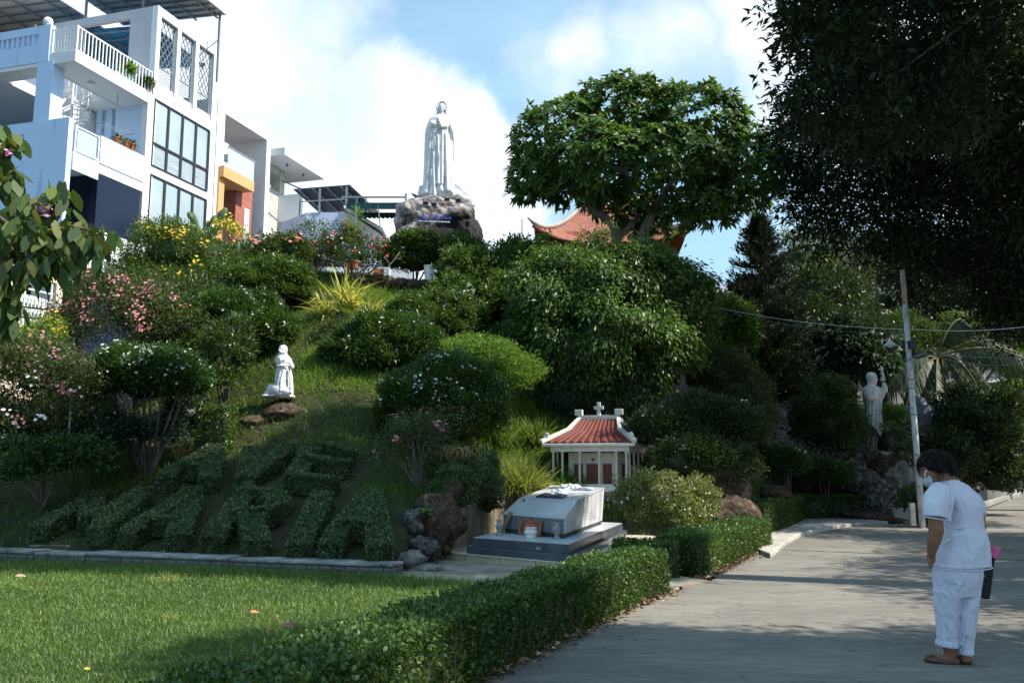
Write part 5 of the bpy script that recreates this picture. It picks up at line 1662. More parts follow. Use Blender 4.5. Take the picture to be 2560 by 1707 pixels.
# solar canopies over the roof
for lab, s0, s1, t0, t1, z in (('slanted canopy of panels jutting over the roof of the white house', 4.7, 8.1, -.95, 5.2, 23.5), ('second canopy of panels over the roof terrace at the top left corner', 3.0, 7.8, 6.0, 14, 23.6)):
    t = thing('panel_canopy', lab, 'canopy', house_pt(0, 0, 0), HA, group='panel canopies on the roof of the white house')
    mb = MB(); mb.add([(s0, t0, z), (s1, t0, z), (s1, t1, z + .35), (s0, t1, z + .35), (s0, t0, z + .05), (s1, t0, z + .05), (s1, t1, z + .4), (s0, t1, z + .4)],
                      [(3, 2, 1, 0), (4, 5, 6, 7), (0, 1, 5, 4), (1, 2, 6, 5), (2, 3, 7, 6), (3, 0, 4, 7)])
    mb.build('panels', m_panel, t)
    mb = MB()
    n = 7
    for i in range(n):
        s_ = s0 + (s1 - s0) * (i + .5) / n
        mb.bar((s_, t0 + .1, z - .06), (s_, t1 - .1, z + .29), .07)
    for i in range(5):
        f_ = (i + .4) / 5
        mb.bar((s0, t0 + (t1 - t0) * f_, z - .12 + .35 * f_), (s1, t0 + (t1 - t0) * f_, z - .12 + .35 * f_), .07)
    for s_, t_ in ((s0 + .6, t0 + 2.6), (s1 - .1, t0 + .3), (s0 + .3, t1 - .5), (s1 - .3, t1 - .5)):
        mb.bar((s_, t_, 20.0 if s_ > 7 and t_ < 0 else 17.9), (s_, t_, z), .09)
    mb.bar((s1 - .1, t0 + .3, 22.2), (s1 - .9, t0 + 1.6, 20.6), .04)
    mb.build('steel_frame', m_steel, t)

# ---- beige low house at the left edge
m_beige = M('beige_plaster', (.64, .52, .40), (.70, .58, .46), rough=.85, scale=1.0, c3=(.58, .48, .40))
h = thing('beige_house', 'low beige house with a barred window behind the pink blossom at the left edge', 'house', HC, HA)
bx(h, 'wall', m_beige, (-8, -.32, .0, .3, 8.3, 9.5), (-.95 + .6, -.32 + .28, -.012, .3, 0, 9.45), (-8, -.36, .002, .3, 0, 5.2))
bx(h, 'rear_wall', m_dark, (-8, -.36, 1.2, 1.4, 5.2, 8.3))
bx(h, 'shutter', M('whitewashed_board', (.55, .54, .52), (.70, .69, .67), rough=.8, scale=6, c3=(.5, .26, .16), stretch=(1, 1, .3)), (-8, -.4, .5, .56, 5.9, 7.75))
mb = MB()
for i in range(34):
    mb.bar((-.55 - i * .17, .08, 5.2), (-.55 - i * .17, .08, 7.55), .045)
for i in range(9):
    mb.bar((-.5 - i * .62, .08, 7.5), (-.5 - i * .62, .08, 8.3), .06)
for z in (7.52, 7.85, 6.2):
    mb.bar((-.45, .07, z), (-7.5, .07, z), .06)
mb.build('window_bars', M('pale_green_paint', (.55, .64, .58), (.66, .70, .62), rough=.6, scale=4), h)
for k, z in enumerate((6.6, 6.15)):
    mb = MB()
    pts = []
    for i in range(15):
        f_ = i / 14
        p = Vector(P(-40, 750 + 28 * k, 24)).lerp(Vector(P(260, 778 + 22 * k, 24)), f_); p.z -= .1 * 4 * f_ * (1 - f_)
        pts.append(p)
    mb.tube(pts, .025, 6)
    tag(mb.build('overhead_cable', m_frame), ('upper' if k == 0 else 'lower') + ' thick black cable crossing before the barred window', 'cable', 'thick cables at the left edge')

# ---- white framed house with orange band and brick
h = thing('framed_house', 'white framed house with orange balcony band and brick panel', 'house', HC, HA)
bx(h, 'frame', m_white, (9.06, 9.7, -.02, 2.4, 0, 19.62), (9.7, 13.55, -.018, 2.4, 19.12, 19.62), (13.55, 13.95, -.02, 2.4, 0, 19.62))
bx(h, 'rear_wall', m_white, (9.1, 13.9, 5.2, 5.4, 0, 18.2), (9.1, 13.5, 3.2, 5.2, 14.9, 15.1))
bx(h, 'rear_beam', m_grey, (9.7, 13.5, 3.2, 3.6, 17.9, 18.5))
bx(h, 'wall', m_white, (9.7, 11.5, 1.4, 1.6, 0, 15.6))
bx(h, 'orange_band', m_orange, (9.32, 12.0, -.35, 1.4, 15.65, 16.22))
bx(h, 'orange_band', m_orange, (9.3, 9.75, -.12, -.021, 0, 15.65))
bx(h, 'brick_panel', m_brick, (11.75, 12.95, .35, .6, 0, 17.18))
bx(h, 'brick_side', m_brick, (11.45, 11.75, .35, 1.6, 0, 15.6))
bx(h, 'door', m_frame, (10.2, 10.9, 1.32, 1.4, 12.2, 15.1))
mb = MB(); mb.box(12.2, 12.65, .3, .35, 11.8, 14.9); f = mb.build('window', m_metalw, h)
bx(f, 'pane', m_glass, (12.25, 12.6, .27, .3, 11.85, 13.9), (12.25, 12.6, .27, .3, 14.0, 14.8))
bx(h, 'glass_panel', m_glass, (9.7, 12.0, -.3, -.28, 16.22, 17.3))
MB().bar((9.7, -.29, 17.33), (12.05, -.29, 17.33), .07).build('handrail', m_steel, h)
mb = MB(); mb.box(9.7, 11.4, .5, 1.3, 10.9, 11.1); mb.build('balcony_slab', m_white, h)
MB().bar((10.3, -.2, 12.1), (12.0, -.2, 12.1), .06).build('handrail', m_steel, h)
bx(h, 'glass_panel', m_glass, (10.3, 12.0, -.21, -.19, 11.2, 12.05))
MB().lathe([(.16, 0), (.15, -.07), (.09, -.1)], (10.8, .9, 19.1), 14).build('ceiling_lamp', m_metalw, h)

# ---- stone faced house with cantilevered roof slab
h = thing('stone_house', 'stone faced house with thin white roof slab and hanging white balcony', 'house', HC, HA)
bx(h, 'roof', m_white, (13.97, 18.5, -.9, 3.0, 18.35, 18.75))
bx(h, 'stone_wall', m_stone, (14.0, 16.9, .6, .9, 0, 16.9), (16.0, 16.5, .6, 1.2, 16.9, 18.35), (14.0, 16.5, .62, .9, 17.9, 18.35))
bx(h, 'wall', m_white, (14.0, 18.0, 2.9, 3.1, 0, 16.6))
bx(h, 'balcony', m_white, (15.9, 18.15, -1.0, .6, 15.2, 15.45), (15.9, 16.5, -1.0, -.9, 15.45, 16.7), (17.95, 18.15, -1.0, -.9, 15.45, 16.7), (16.5, 17.95, -1.0, -.9, 15.45, 15.75), (15.9, 16.0, -.9, .6, 15.45, 16.7))
bx(h, 'glass_panel', m_glass, (16.5, 17.95, -.97, -.95, 15.75, 16.55))
mb = MB(); mb.bar((14.2, -.6, 16.95), (16.5, -1.0, 16.95), .06); mb.bar((16.5, -1.0, 16.95), (18.6, -1.0, 16.95), .06); mb.bar((16.5, -1.0, 16.7), (16.5, -1.0, 16.95), .05); mb.bar((18.1, -1.0, 16.7), (18.1, -1.0, 16.95), .05)
mb.build('handrail', m_frame, h)
bx(h, 'lower_roof', m_white, (14.0, 18.0, -.9, .6, 13.2, 13.4))
mb = MB()
for i in range(3):
    mb.bar((14.0, -.8 + i * .25, 13.55), (18.2, -.8 + i * .25, 13.55), .06)
mb.build('awning_bars', m_brown, h)
bx(h, 'orange_wall', m_orange, (14.02, 15.6, .5, .6, 11.5, 13.2))
for s_ in (15.4, 17.2):
    MB().lathe([(.07, 0), (.07, -.15)], (s_, -.2, 18.35), 10).build('roof_spotlight', m_steel, h)

# ---- blue grey house with panel roof and striped awning
h = thing('grey_house', 'blue grey house wall under a small panel roof left of the statue boulder', 'house', (0, 0, 0))
m_bg = M('blue_grey_plaster', (.40, .48, .66), (.46, .54, .70), rough=.85, scale=.7)
mb = MB(); Y = 44.0
mb.prism([(-12.4, 46), (-10.6, 44), (-8.9, 44), (-8.9, 50), (-12.4, 50)], 0, 14.25)
mb.build('wall', m_bg, h)
mb = MB()
a = [(-8.88, 44.0), (-8.5, 44.0), (-6.9, 44.4)]
mb.add([(-8.89, 44, 6), (-6.9, 44.6, 6), (-6.9, 44.6, 13.3), (-8.5, 44.1, 14.3), (-8.89, 44, 14.3), (-8.89, 50, 6), (-6.9, 50, 6), (-6.9, 50, 13.3), (-8.5, 50, 14.3), (-8.89, 50, 14.3)],
       [(0, 1, 2, 3, 4), (9, 8, 7, 6, 5), (1, 6, 7, 2), (2, 7, 8, 3), (3, 8, 9, 4), (0, 4, 9, 5)])
mb.build('side_wall', m_white, h)
mb = MB(); mb.add([(-8.6, 43.6, 14.40), (-6.7, 44.2, 13.38), (-6.7, 49, 13.38), (-8.6, 49, 14.40), (-8.6, 43.6, 14.5), (-6.7, 44.2, 13.5), (-6.7, 49, 13.5), (-8.6, 49, 14.5)],
                  [(3, 2, 1, 0), (4, 5, 6, 7), (0, 1, 5, 4), (1, 2, 6, 5), (2, 3, 7, 6), (3, 0, 4, 7)])
mb.build('lean_to_roof', m_metalw, h)
mb = MB(); mb.add([(-11.3, 44, 15.45), (-8.4, 44, 15.68), (-7.2, 47, 15.0), (-10.4, 47, 14.9), (-11.3, 44, 15.5), (-8.4, 44, 15.73), (-7.2, 47, 15.05), (-10.4, 47, 14.95)],
                  [(3, 2, 1, 0), (4, 5, 6, 7), (0, 1, 5, 4), (1, 2, 6, 5), (2, 3, 7, 6), (3, 0, 4, 7)])
mb.build('panel_roof', M('panel_dark', (.04, .05, .07), (.07, .08, .10), rough=.5, scale=2), h)
mb = MB()
for f_ in (.1, .35, .6, .85):
    mb.bar((-11.3 + 2.9 * f_, 44, 15.42 + .23 * f_), (-10.4 + 3.2 * f_, 47, 14.87 + .1 * f_), .07)
for x_, z_ in ((-9.93, 15.5), (-8.55, 15.6)):
    mb.bar((x_, 43.95, 14.2), (x_, 43.95, z_), .09)
for x_ in (-11.2, -7.7):
    mb.bar((x_, 45, 14), (x_, 45, 15.4), .07)
mb.bar((-10.9, 43.95, 14.8), (-8.5, 43.95, 14.95), .06)
mb.build('steel_frame', m_steel, h)
h = thing('striped_awning', 'dark green fabric awning with scalloped edge left of the statue boulder', 'awning', (0, 0, 0))
mb = MB()
n = 26
for zz0, dz, yy0 in ((14.75, .45, 43.2), (14.3, .0, 43.3)):
    pass
top = [(-8.45 + 3.2 * i / n, 46.0, 15.0) for i in range(n + 1)]
frt = [(-8.35 + 3.2 * i / n, 43.0, 14.1 + .35) for i in range(n + 1)]
sk = [(-8.35 + 3.2 * i / n, 43.0, 14.1 + .35 - .28 - (.06 if i % 2 else 0)) for i in range(n + 1)]
mb.loft([top, frt, sk], cap=False, closed=False)
top2 = [(-8.0 + 2.9 * i / n, 46.5, 13.3 + .1) for i in range(n + 1)]; frt2 = [(-8.0 + 2.9 * i / n, 43.4, 13.3 + .5 - (.07 if i % 2 else 0)) for i in range(n + 1)]
frt3 = [(-8.2 + 2.9 * i / n, 44.6, 14.4) for i in range(n + 1)]
mb.loft([frt3, frt2], cap=False, closed=False)
aw = mb.build('fabric', M('awning_green', (.02, .07, .075), (.04, .11, .12), rough=.8, scale=.6, stretch=(9, 1, 1)), h)
sm = aw.modifiers.new('s', 'SOLIDIFY'); sm.thickness = .02
mb = MB(); mb.bar((-8.6, 42.9, 14.72), (-5.3, 42.9, 14.72), .08); mb.bar((-7.85, 43, 8), (-7.85, 43, 14.7), .09); mb.bar((-6.6, 43, 13), (-6.75, 43, 14.3), .05); mb.bar((-5.35, 42.9, 14.5), (-5.35, 42.9, 14.9), .1)
mb.build('poles', m_steel, h)

# low terrace clutter between the awning and the crest: parapet with railing
h = thing('terrace_railing', 'thin dark railing and pale parapet under the green awning', 'railing', (0, 0, 0))
bx(h, 'parapet', m_white, (-8.6, -4.6, 40.0, 40.3, 0, 10.6)); railing(h, (-7.7, 39.98, 10.6), (-4.8, 39.98, 10.6), .8, 14, mat=m_frame)

# ---- far buildings
m_farw = M('far_white', (.72, .73, .74), (.78, .79, .80), rough=.8, scale=.3)
h = thing('far_building', 'long white flat roof in the distance left of the conifer', 'building', (0, 0, 0))
z1 = P(1800, 712, 72)[2]
bx(h, 'roof', m_farw, (14.5, 34, 72, 90, z1 - .62, z1)); bx(h, 'wall', M('far_glass', (.30, .42, .46), (.5, .58, .6), rough=.4, scale=.8, stretch=(3, 1, .2)), (15, 33.5, 73, 89, 0, z1 - .62))
MB().bar((15.6, 74, z1), (15.6, 74, z1 + 1.3), .06).build('mast', m_steel, h)
h = thing('long_building', 'long pale building in shade behind the trees on the right', 'building', (0, 0, 0))
m_longw = M('long_wall', (.34, .33, .31), (.42, .41, .38), rough=.85, scale=.5)
zt = 5.65
bx(h, 'wall', m_longw, (13, 40, 46.0, 46.3, 4.5, zt), (13, 40, 48.5, 48.8, 0, 12), (13, 40, 46.3, 48.5, 4.0, 4.5), (24.6, 40, 45.9, 46.2, 2.95, 3.8))
bx(h, 'ledge', m_farw, (12.9, 40.1, 45.9, 46.0, zt, zt + .15))
bx(h, 'column', m_longw, *[(x_, x_ + .35, 46.31, 46.65, 0, 4.0) for x_ in range(14, 40, 4)])
bx(h, 'window', m_dark, *[(x_ + .6, x_ + 3.4, 48.4, 48.5, .9, 3.2) for x_ in range(14, 38, 4)], *[(x_ + .6, x_ + 3.4, 48.4, 48.5, 6.6, 9.2) for x_ in range(14, 38, 4)])
mb = MB()
mb.bar((13, 46.1, zt + .75), (40, 46.1, zt + .75), .06)
for i in range(46):
    mb.bar((13 + i * .6, 46.1, zt + .15), (13 + i * .6, 46.1, zt + .75), .03)
mb.build('railing', m_steel, h)
# white ladder and gate posts at the far right
t = thing('white_gate', 'white metal gate frame in the shade at the right edge', 'gate', (0, 0, 0))
mb = MB()
g0 = P(2515, 1130, 38); g1 = P(2530, 1130, 38)
for gx in (g0[0], g1[0], g1[0] + 3):
    mb.bar((gx, 38, 0), (gx, 38, 3.4), .1)
mb.bar((g0[0] - 2.6, 38, 3.0), (g1[0] + 3, 38, 3.0), .08)
for i in range(14):
    mb.bar((g0[0], 38, .4 + i * .2), (g1[0], 38, .4 + i * .2), .05)
mb.build('bars', m_metalw, t)

# ---- pagoda
h = thing('pagoda', 'red tiled pagoda roof with upturned corners behind the frangipani tree', 'pagoda', (4.15, 38.6, 0), 0.0)


def tile_roof_material():
    m, nt, b = newmat('red_roof_tiles')
    N, L = nt.nodes.new, nt.links.new
    tc = N('ShaderNodeTexCoord')
    br = N('ShaderNodeTexBrick'); br.inputs['Scale'].default_value = 3.6
    br.inputs['Color1'].default_value = (.31, .105, .068, 1); br.inputs['Color2'].default_value = (.40, .155, .10, 1); br.inputs['Mortar'].default_value = (.14, .04, .03, 1)
    br.inputs['Brick Width'].default_value = .5; br.inputs['Row Height'].default_value = .36; br.inputs['Mortar Size'].default_value = .05
    L(tc.outputs['Object'], br.inputs['Vector'])
    n = N('ShaderNodeTexNoise'); n.inputs['Scale'].default_value = 1.6; n.inputs['Detail'].default_value = 6
    L(tc.outputs['Object'], n.inputs['Vector'])
    r = N('ShaderNodeMapRange'); r.inputs['To Min'].default_value = .6; r.inputs['To Max'].default_value = 1.35
    L(n.outputs[0], r.inputs[0])
    mx = N('ShaderNodeMix'); mx.data_type = 'RGBA'; mx.blend_type = 'MULTIPLY'; mx.inputs['Factor'].default_value = 1
    L(br.outputs[0], mx.inputs[6]); L(r.outputs[0], mx.inputs[7]); L(mx.outputs[2], b.inputs['Base Color'])
    b.inputs['Roughness'].default_value = .75
    bp = N('ShaderNodeBump'); bp.inputs['Strength'].default_value = .7; bp.inputs['Distance'].default_value = .04; bp.invert = True
    L(br.outputs['Fac'], bp.inputs['Height']); L(bp.outputs[0], b.inputs['Normal'])
    return m


def pagoda_roof(mb, hw, hd, z0, z1, tw, td, lift, n=16, thick=.0, flare=1.9):
    """four curved slopes with lifted corners; local frame"""
    for side in range(4):
        rows = []
        for j in range(n + 1):
            v = j / n
            row = []
            for i in range(2 * n + 1):
                u = -1 + i / n
                w = hw + (tw - hw) * v; d = hd + (td - hd) * v
                z = z0 + (z1 - z0) * (v ** 1.45) + lift * (abs(u) ** 3.2) * (1 - v) ** flare
                out = 1 + .05 * abs(u) ** 3 * (1 - v)
                x_, y_ = (u * w, -d) if side % 2 == 0 else (u * d, -w)
                x_, y_ = x_ * out, y_ * out
                if side == 1:
                    x_, y_ = -y_, x_
                elif side == 2:
                    x_, y_ = -x_, -y_
                elif side == 3:
                    x_, y_ = y_, -x_
                row.append((x_, y_, z - thick))
            rows.append(row)
        mb.loft(rows, cap=False, closed=False)


mb = MB(); pagoda_roof(mb, 3.1, 2.6, 10.62, 12.9, 1.0, .25, .75)
ro = mb.build('roof', tile_roof_material(), h, smooth=True)
sm = ro.modifiers.new('s', 'SOLIDIFY'); sm.thickness = .14; sm.offset = -1
m_redwood = M('dark_red_wood', (.16, .035, .02), (.26, .07, .035), rough=.6, scale=3)
mb = MB(); pagoda_roof(mb, 3.05, 2.55, 10.62, 11.6, 2.1, 1.8, .75, thick=.30)
u = mb.build('eave_boards', m_redwood, h, smooth=True)
bx(h, 'beam', m_redwood, (-2.1, 2.1, -1.85, -1.6, 10.15, 10.7), (-2.1, 2.1, 1.6, 1.85, 10.15, 10.7), (-2.1, -1.9, -1.6, 1.6, 10.15, 10.7), (1.9, 2.1, -1.6, 1.6, 10.15, 10.7))
for x_ in (-1.95, -.7, .7, 1.95):
    for y_ in (-1.7, 1.7):
        MB().tube([(x_, y_, 5), (x_, y_, 10.15)], .13, 12).build('column', m_redwood, h, smooth=True)
m_carv = M('carved_wood', (.04, .025, .02), (.22, .14, .10), rough=.8, scale=7, bump=1, bscale=12, lo=.46, hi=.54)
bx(h, 'carved_screen', m_carv, (-1.8, -.85, -1.74, -1.68, 9.55, 10.14), (-.65, .65, -1.74, -1.68, 9.55, 10.14), (.85, 1.8, -1.74, -1.68, 9.55, 10.14))
bx(h, 'wall', m_redwood, (-1.9, 1.9, -.6, -.4, 5, 10.2))
# hip ridges with carved tips
for sx in (-1, 1):
    for sy in (-1, 1):
        pts = []
        for j in range(13):
            v = 1 - j / 12
            w = 3.1 + (1.0 - 3.1) * v; d = 2.6 + (.25 - 2.6) * v
            out = 1 + .05 * (1 - v)
            pts.append((sx * w * out, sy * d * out, 10.62 + 2.28 * v ** 1.45 + .75 * (1 - v) ** 1.9 + .07))
        pts.append((sx * 3.5, sy * 2.85, 11.62))
        MB().tube(pts, [.11] * 12 + [.09, .03], 8).build('hip_ridge', M('ridge_mortar', (.30, .27, .25), (.42, .38, .36), scale=4) if sx == -1 and sy == -1 else bpy.data.materials['ridge_mortar'], h, smooth=True)
MB().tube([(-1.05, 0, 12.98), (1.05, 0, 12.98)], .15, 8).build('ridge', bpy.data.materials['ridge_mortar'], h)
# thin mast left of the pagoda with a string of lights
t = thing('thin_mast', 'thin metal mast against the clouds left of the pagoda', 'mast', P(1305, 640, 30)[:2] + (7.0,))
p0 = Vector(P(1305, 548, 30)) - Vector(t.location)
MB().tube([(0, 0, 0), tuple(p0)], .02, 6).build('pole', m_steel, t)
mb = MB()
a, b = Vector(P(1205, 598, 28)), Vector(P(1325, 592, 30))
pts = [a.lerp(b, i / 16) - Vector((0, 0, .22 * 4 * (i / 16) * (1 - i / 16))) for i in range(17)]
mb.tube(pts, .008, 5)
for q in pts[2:15:3]:
    mb.bar(q, q - Vector((0, 0, .12)), .012)
tag(mb.build('string_wire', m_steel), 'drooping wire with small twigs between the boulder and the pagoda', 'wire')
# flat slab roof on the crest behind the coral flowers
mb = MB(); mb.prism([(P(556, 603, 27)[0], 27.0), (P(752, 606, 27)[0], 27.0), (P(752, 606, 27)[0] + 1.0, 29.5), (P(556, 603, 27)[0] + .6, 29.5)], 8.08, 8.32)
t = thing('slab_shelter', 'flat grey concrete slab shelter behind the coral flowers', 'shelter', (0, 0, 0))
mb.build('roof', M('slab_concrete', (.34, .34, .33), (.46, .46, .44), rough=.9, scale=2, c3=(.2, .2, .2)), t, bevel=.02)
x0_ = P(556, 603, 27)[0]
bx(t, 'support', m_farw, (x0_ + .1, x0_ + .4, 27.3, 27.6, 6.5, 8.08), (x0_ + 2.0, x0_ + 2.3, 27.6, 27.9, 6.5, 8.08))
# ------------------------------------------------------------------ stone, marble, statues
from mathutils import noise as mnoise


def bake(o, smooth=True):
    """apply the modifiers and keep the result as a plain mesh"""
    dg = bpy.context.evaluated_depsgraph_get()
    dg.update()
    me = bpy.data.meshes.new_from_object(o.evaluated_get(dg))
    o.modifiers.clear()
    o.data = me
    if smooth:
        me.polygons.foreach_set('use_smooth', [True] * len(me.polygons))
    return o


def fuse(mb, name, mat, parent, voxel=.01, it=4, fac=.6, disp=None):
    """overlapping volumes melted into one continuous surface"""
    o = mb.build(name, mat, parent)
    r_ = o.modifiers.new('remesh', 'REMESH'); r_.mode = 'VOXEL'; r_.voxel_size = voxel; r_.use_smooth_shade = True
    s_ = o.modifiers.new('smooth', 'SMOOTH'); s_.factor = fac; s_.iterations = it
    if disp:
        tx = bpy.data.textures.new(name + '_folds', 'CLOUDS'); tx.noise_scale = disp[0]; tx.noise_depth = 3
        d_ = o.modifiers.new('disp', 'DISPLACE'); d_.texture = tx; d_.strength = disp[1]; d_.texture_coords = 'LOCAL'
    return bake(o)


def boulder_mb(mb, c, r, seed, sub=4, amp=.28, freq=1.3, sharp=.5):
    bm = bmesh.new()
    bmesh.ops.create_icosphere(bm, subdivisions=sub, radius=1.0)
    off = Vector((seed * 3.7, seed * 1.3, seed * 7.1))
    rc_ = random.Random(seed)
    cuts = [(Vector((rc_.gauss(0, 1), rc_.gauss(0, 1), rc_.gauss(0, 1))).normalized(), rc_.uniform(.7, .95)) for _ in range(13)]
    for v in bm.verts:
        d = v.co.normalized()
        q = d * freq + off
        n = mnoise.fractal(q, 1.0, 2.1, 5) * amp
        n += (abs(mnoise.noise(q * 1.7)) - .25) * amp * sharp
        n += mnoise.noise(q * 6) * amp * .16
        v.co = d * (1 + n)
        for dk, ok_ in cuts:
            e_ = v.co.dot(dk) - ok_
            if e_ > 0:
                v.co -= dk * e_ * .88
        v.co += d * (mnoise.fractal(q * 4.5, .9, 2.2, 5) * .085 + abs(mnoise.noise(q * 3.1)) * .05)
    vs = [(c[0] + v.co.x * r[0], c[1] + v.co.y * r[1], c[2] + v.co.z * r[2]) for v in bm.verts]
    bm.verts.index_update()
    fs = [tuple(v.index for v in f.verts) for f in bm.faces]
    bm.free()
    mb.add(vs, fs)


m_rock = M('rock', (.022, .020, .018), (.11, .10, .09), rough=.92, scale=10, bump=1.0, bscale=14, c3=(.26, .24, .21), lo=.42, hi=.56)
m_rockl = M('pale_rock', (.09, .08, .07), (.25, .23, .20), rough=.9, scale=4, bump=.9, bscale=16, c3=(.40, .38, .33), lo=.36, hi=.6)
m_rockb = M('brown_rock', (.020, .014, .011), (.10, .066, .042), rough=.92, scale=11, bump=1.0, bscale=12, c3=(.19, .155, .12), lo=.36, hi=.6)


def statue_rock_material():
    m, nt, b = newmat('statue_rock')
    N, L = nt.nodes.new, nt.links.new
    tc = N('ShaderNodeTexCoord')
    n = N('ShaderNodeTexNoise'); n.inputs['Scale'].default_value = 3.2; n.inputs['Detail'].default_value = 8; n.inputs['Roughness'].default_value = .7
    L(tc.outputs['Object'], n.inputs['Vector'])
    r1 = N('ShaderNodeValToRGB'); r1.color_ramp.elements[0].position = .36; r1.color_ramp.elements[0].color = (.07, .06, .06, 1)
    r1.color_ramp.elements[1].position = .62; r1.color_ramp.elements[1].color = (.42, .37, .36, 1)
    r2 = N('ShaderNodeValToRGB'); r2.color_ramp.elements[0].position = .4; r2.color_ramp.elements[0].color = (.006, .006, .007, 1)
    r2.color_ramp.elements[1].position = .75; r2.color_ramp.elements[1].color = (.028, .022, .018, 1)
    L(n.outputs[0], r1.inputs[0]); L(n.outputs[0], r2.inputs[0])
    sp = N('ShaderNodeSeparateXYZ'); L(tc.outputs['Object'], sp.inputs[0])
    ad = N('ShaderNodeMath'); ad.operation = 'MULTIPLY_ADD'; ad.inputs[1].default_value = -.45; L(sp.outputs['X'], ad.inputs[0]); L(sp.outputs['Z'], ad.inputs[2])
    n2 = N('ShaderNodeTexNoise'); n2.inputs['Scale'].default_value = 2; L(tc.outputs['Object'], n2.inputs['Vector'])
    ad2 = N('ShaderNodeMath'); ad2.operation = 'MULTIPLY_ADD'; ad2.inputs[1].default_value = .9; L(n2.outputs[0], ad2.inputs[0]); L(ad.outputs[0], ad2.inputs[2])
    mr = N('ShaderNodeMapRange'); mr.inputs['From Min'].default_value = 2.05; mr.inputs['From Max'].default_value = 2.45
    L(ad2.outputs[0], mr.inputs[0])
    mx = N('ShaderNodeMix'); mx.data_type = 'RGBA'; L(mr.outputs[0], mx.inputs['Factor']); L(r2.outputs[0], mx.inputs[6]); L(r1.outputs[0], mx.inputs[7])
    L(mx.outputs[2], b.inputs['Base Color']); b.inputs['Roughness'].default_value = .9
    bp = N('ShaderNodeBump'); bp.inputs['Strength'].default_value = .9; bp.inputs['Distance'].default_value = .08
    n3 = N('ShaderNodeTexNoise'); n3.inputs['Scale'].default_value = 7; n3.inputs['Detail'].default_value = 8; L(tc.outputs['Object'], n3.inputs['Vector'])
    L(n3.outputs[0], bp.inputs['Height']); L(bp.outputs[0], b.inputs['Normal'])
    return m


m_statue = M('white_statue_paint', (.60, .60, .62), (.68, .68, .70), rough=.55, scale=3, c3=(.72, .72, .73), bump=.05, bscale=30, lo=.3, hi=.6)
m_statue2 = M('weathered_white', (.50, .50, .50), (.70, .70, .70), rough=.65, scale=5, c3=(.76, .76, .76), bump=.15, bscale=30, lo=.3, hi=.6)
m_statue3 = M('statue_grey', (.72, .73, .74), (.80, .80, .81), rough=.6, scale=4)
m_statue4 = M('dark_statue', (.10, .12, .14), (.17, .20, .22), rough=.7, scale=3)

# ---- boulder under the tall statue
Y = 28.0
bb = P(1090, 640, Y)
t_rock = thing('statue_boulder', 'big boulder pedestal, pale on top and black below, under the tall white statue', 'boulder', (bb[0], Y, 7.3))
mb = MB()


def loc28(x, y, Yd=Y, o=None):
    p = P(x, y, Yd); o = o or t_rock.location
    return (p[0] - o[0], Yd - o[1], p[2] - o[2])


k28 = Y / FPX
for i, (x, y, rx, ry, d) in enumerate([(1075, 540, 68, 48, .9), (1035, 535, 48, 46, .7), (1010, 560, 26, 26, .5), (1130, 560, 70, 50, .9), (1165, 535, 24, 26, .5), (1165, 590, 42, 42, .8),
                                       (1080, 600, 95, 50, 1.1), (1110, 520, 40, 20, .6), (1180, 570, 22, 20, .5), (1050, 505, 18, 14, .4), (1180, 600, 24, 40, .7)]):
    boulder_mb(mb, loc28(x, y), (rx * k28 * 1.05, d, ry * k28 * 1.08), 3 + i, 4, .16)
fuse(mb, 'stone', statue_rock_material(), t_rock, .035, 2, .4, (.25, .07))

# dry creeper stems over the boulder
mb = MB(); rr = np.random.default_rng(801)
for i in range(14):
    x = rr.uniform(1060, 1200); y = rr.uniform(560, 600)
    pts = [loc28(x + 14 * k_ * rr.uniform(-1, 1), y + 9 * k_, Y - .95 - .05 * k_ + rr.uniform(0, .1)) for k_ in range(6)]
    mb.tube(pts, .012, 4)
mb.build('dry_creeper', m_twig, t_rock)

# ---- the tall standing statue
q = 3.733


def c4(x, y, dy=0.0):
    return loc28(960 + x / q, 220 + y / q, Y + dy, t_st.location)


st0 = P(1100, 500, Y)
t_st = thing('tall_statue', 'tall white statue of a veiled woman with praying hands on the boulder', 'statue', (st0[0], Y, st0[2] - .12))


def rings_to_mb(mb, rows, f, n=48, yc=0.0):
    """rows: (pixel y, left x, right x, depth, fold amplitude, folds, offset back)"""
    rings = []
    for (yy, xl, xr, dep, amp, nf, back) in rows:
        a = f((xl + xr) / 2, yy, back); e1 = f(xl, yy, back); e2 = f(xr, yy, back)
        rx = (e2[0] - e1[0]) / 2
        ring = []
        for k in range(n):
            ph = 2 * PI * k / n
            m = 1 + amp * math.sin(nf * ph + .8 * math.sin(ph * 2 + yy * .004)) + amp * .5 * math.sin((nf + 4) * ph + 1.3)
            ring.append((a[0] + rx * math.cos(ph) * m, a[1] + dep * math.sin(ph) * m, a[2]))
        rings.append(ring)
    mb.loft(rings)
    return mb


W = .0075 * 0.98


def D(xl, xr, k=.38):
    return (xr - xl) / q * k28 * k


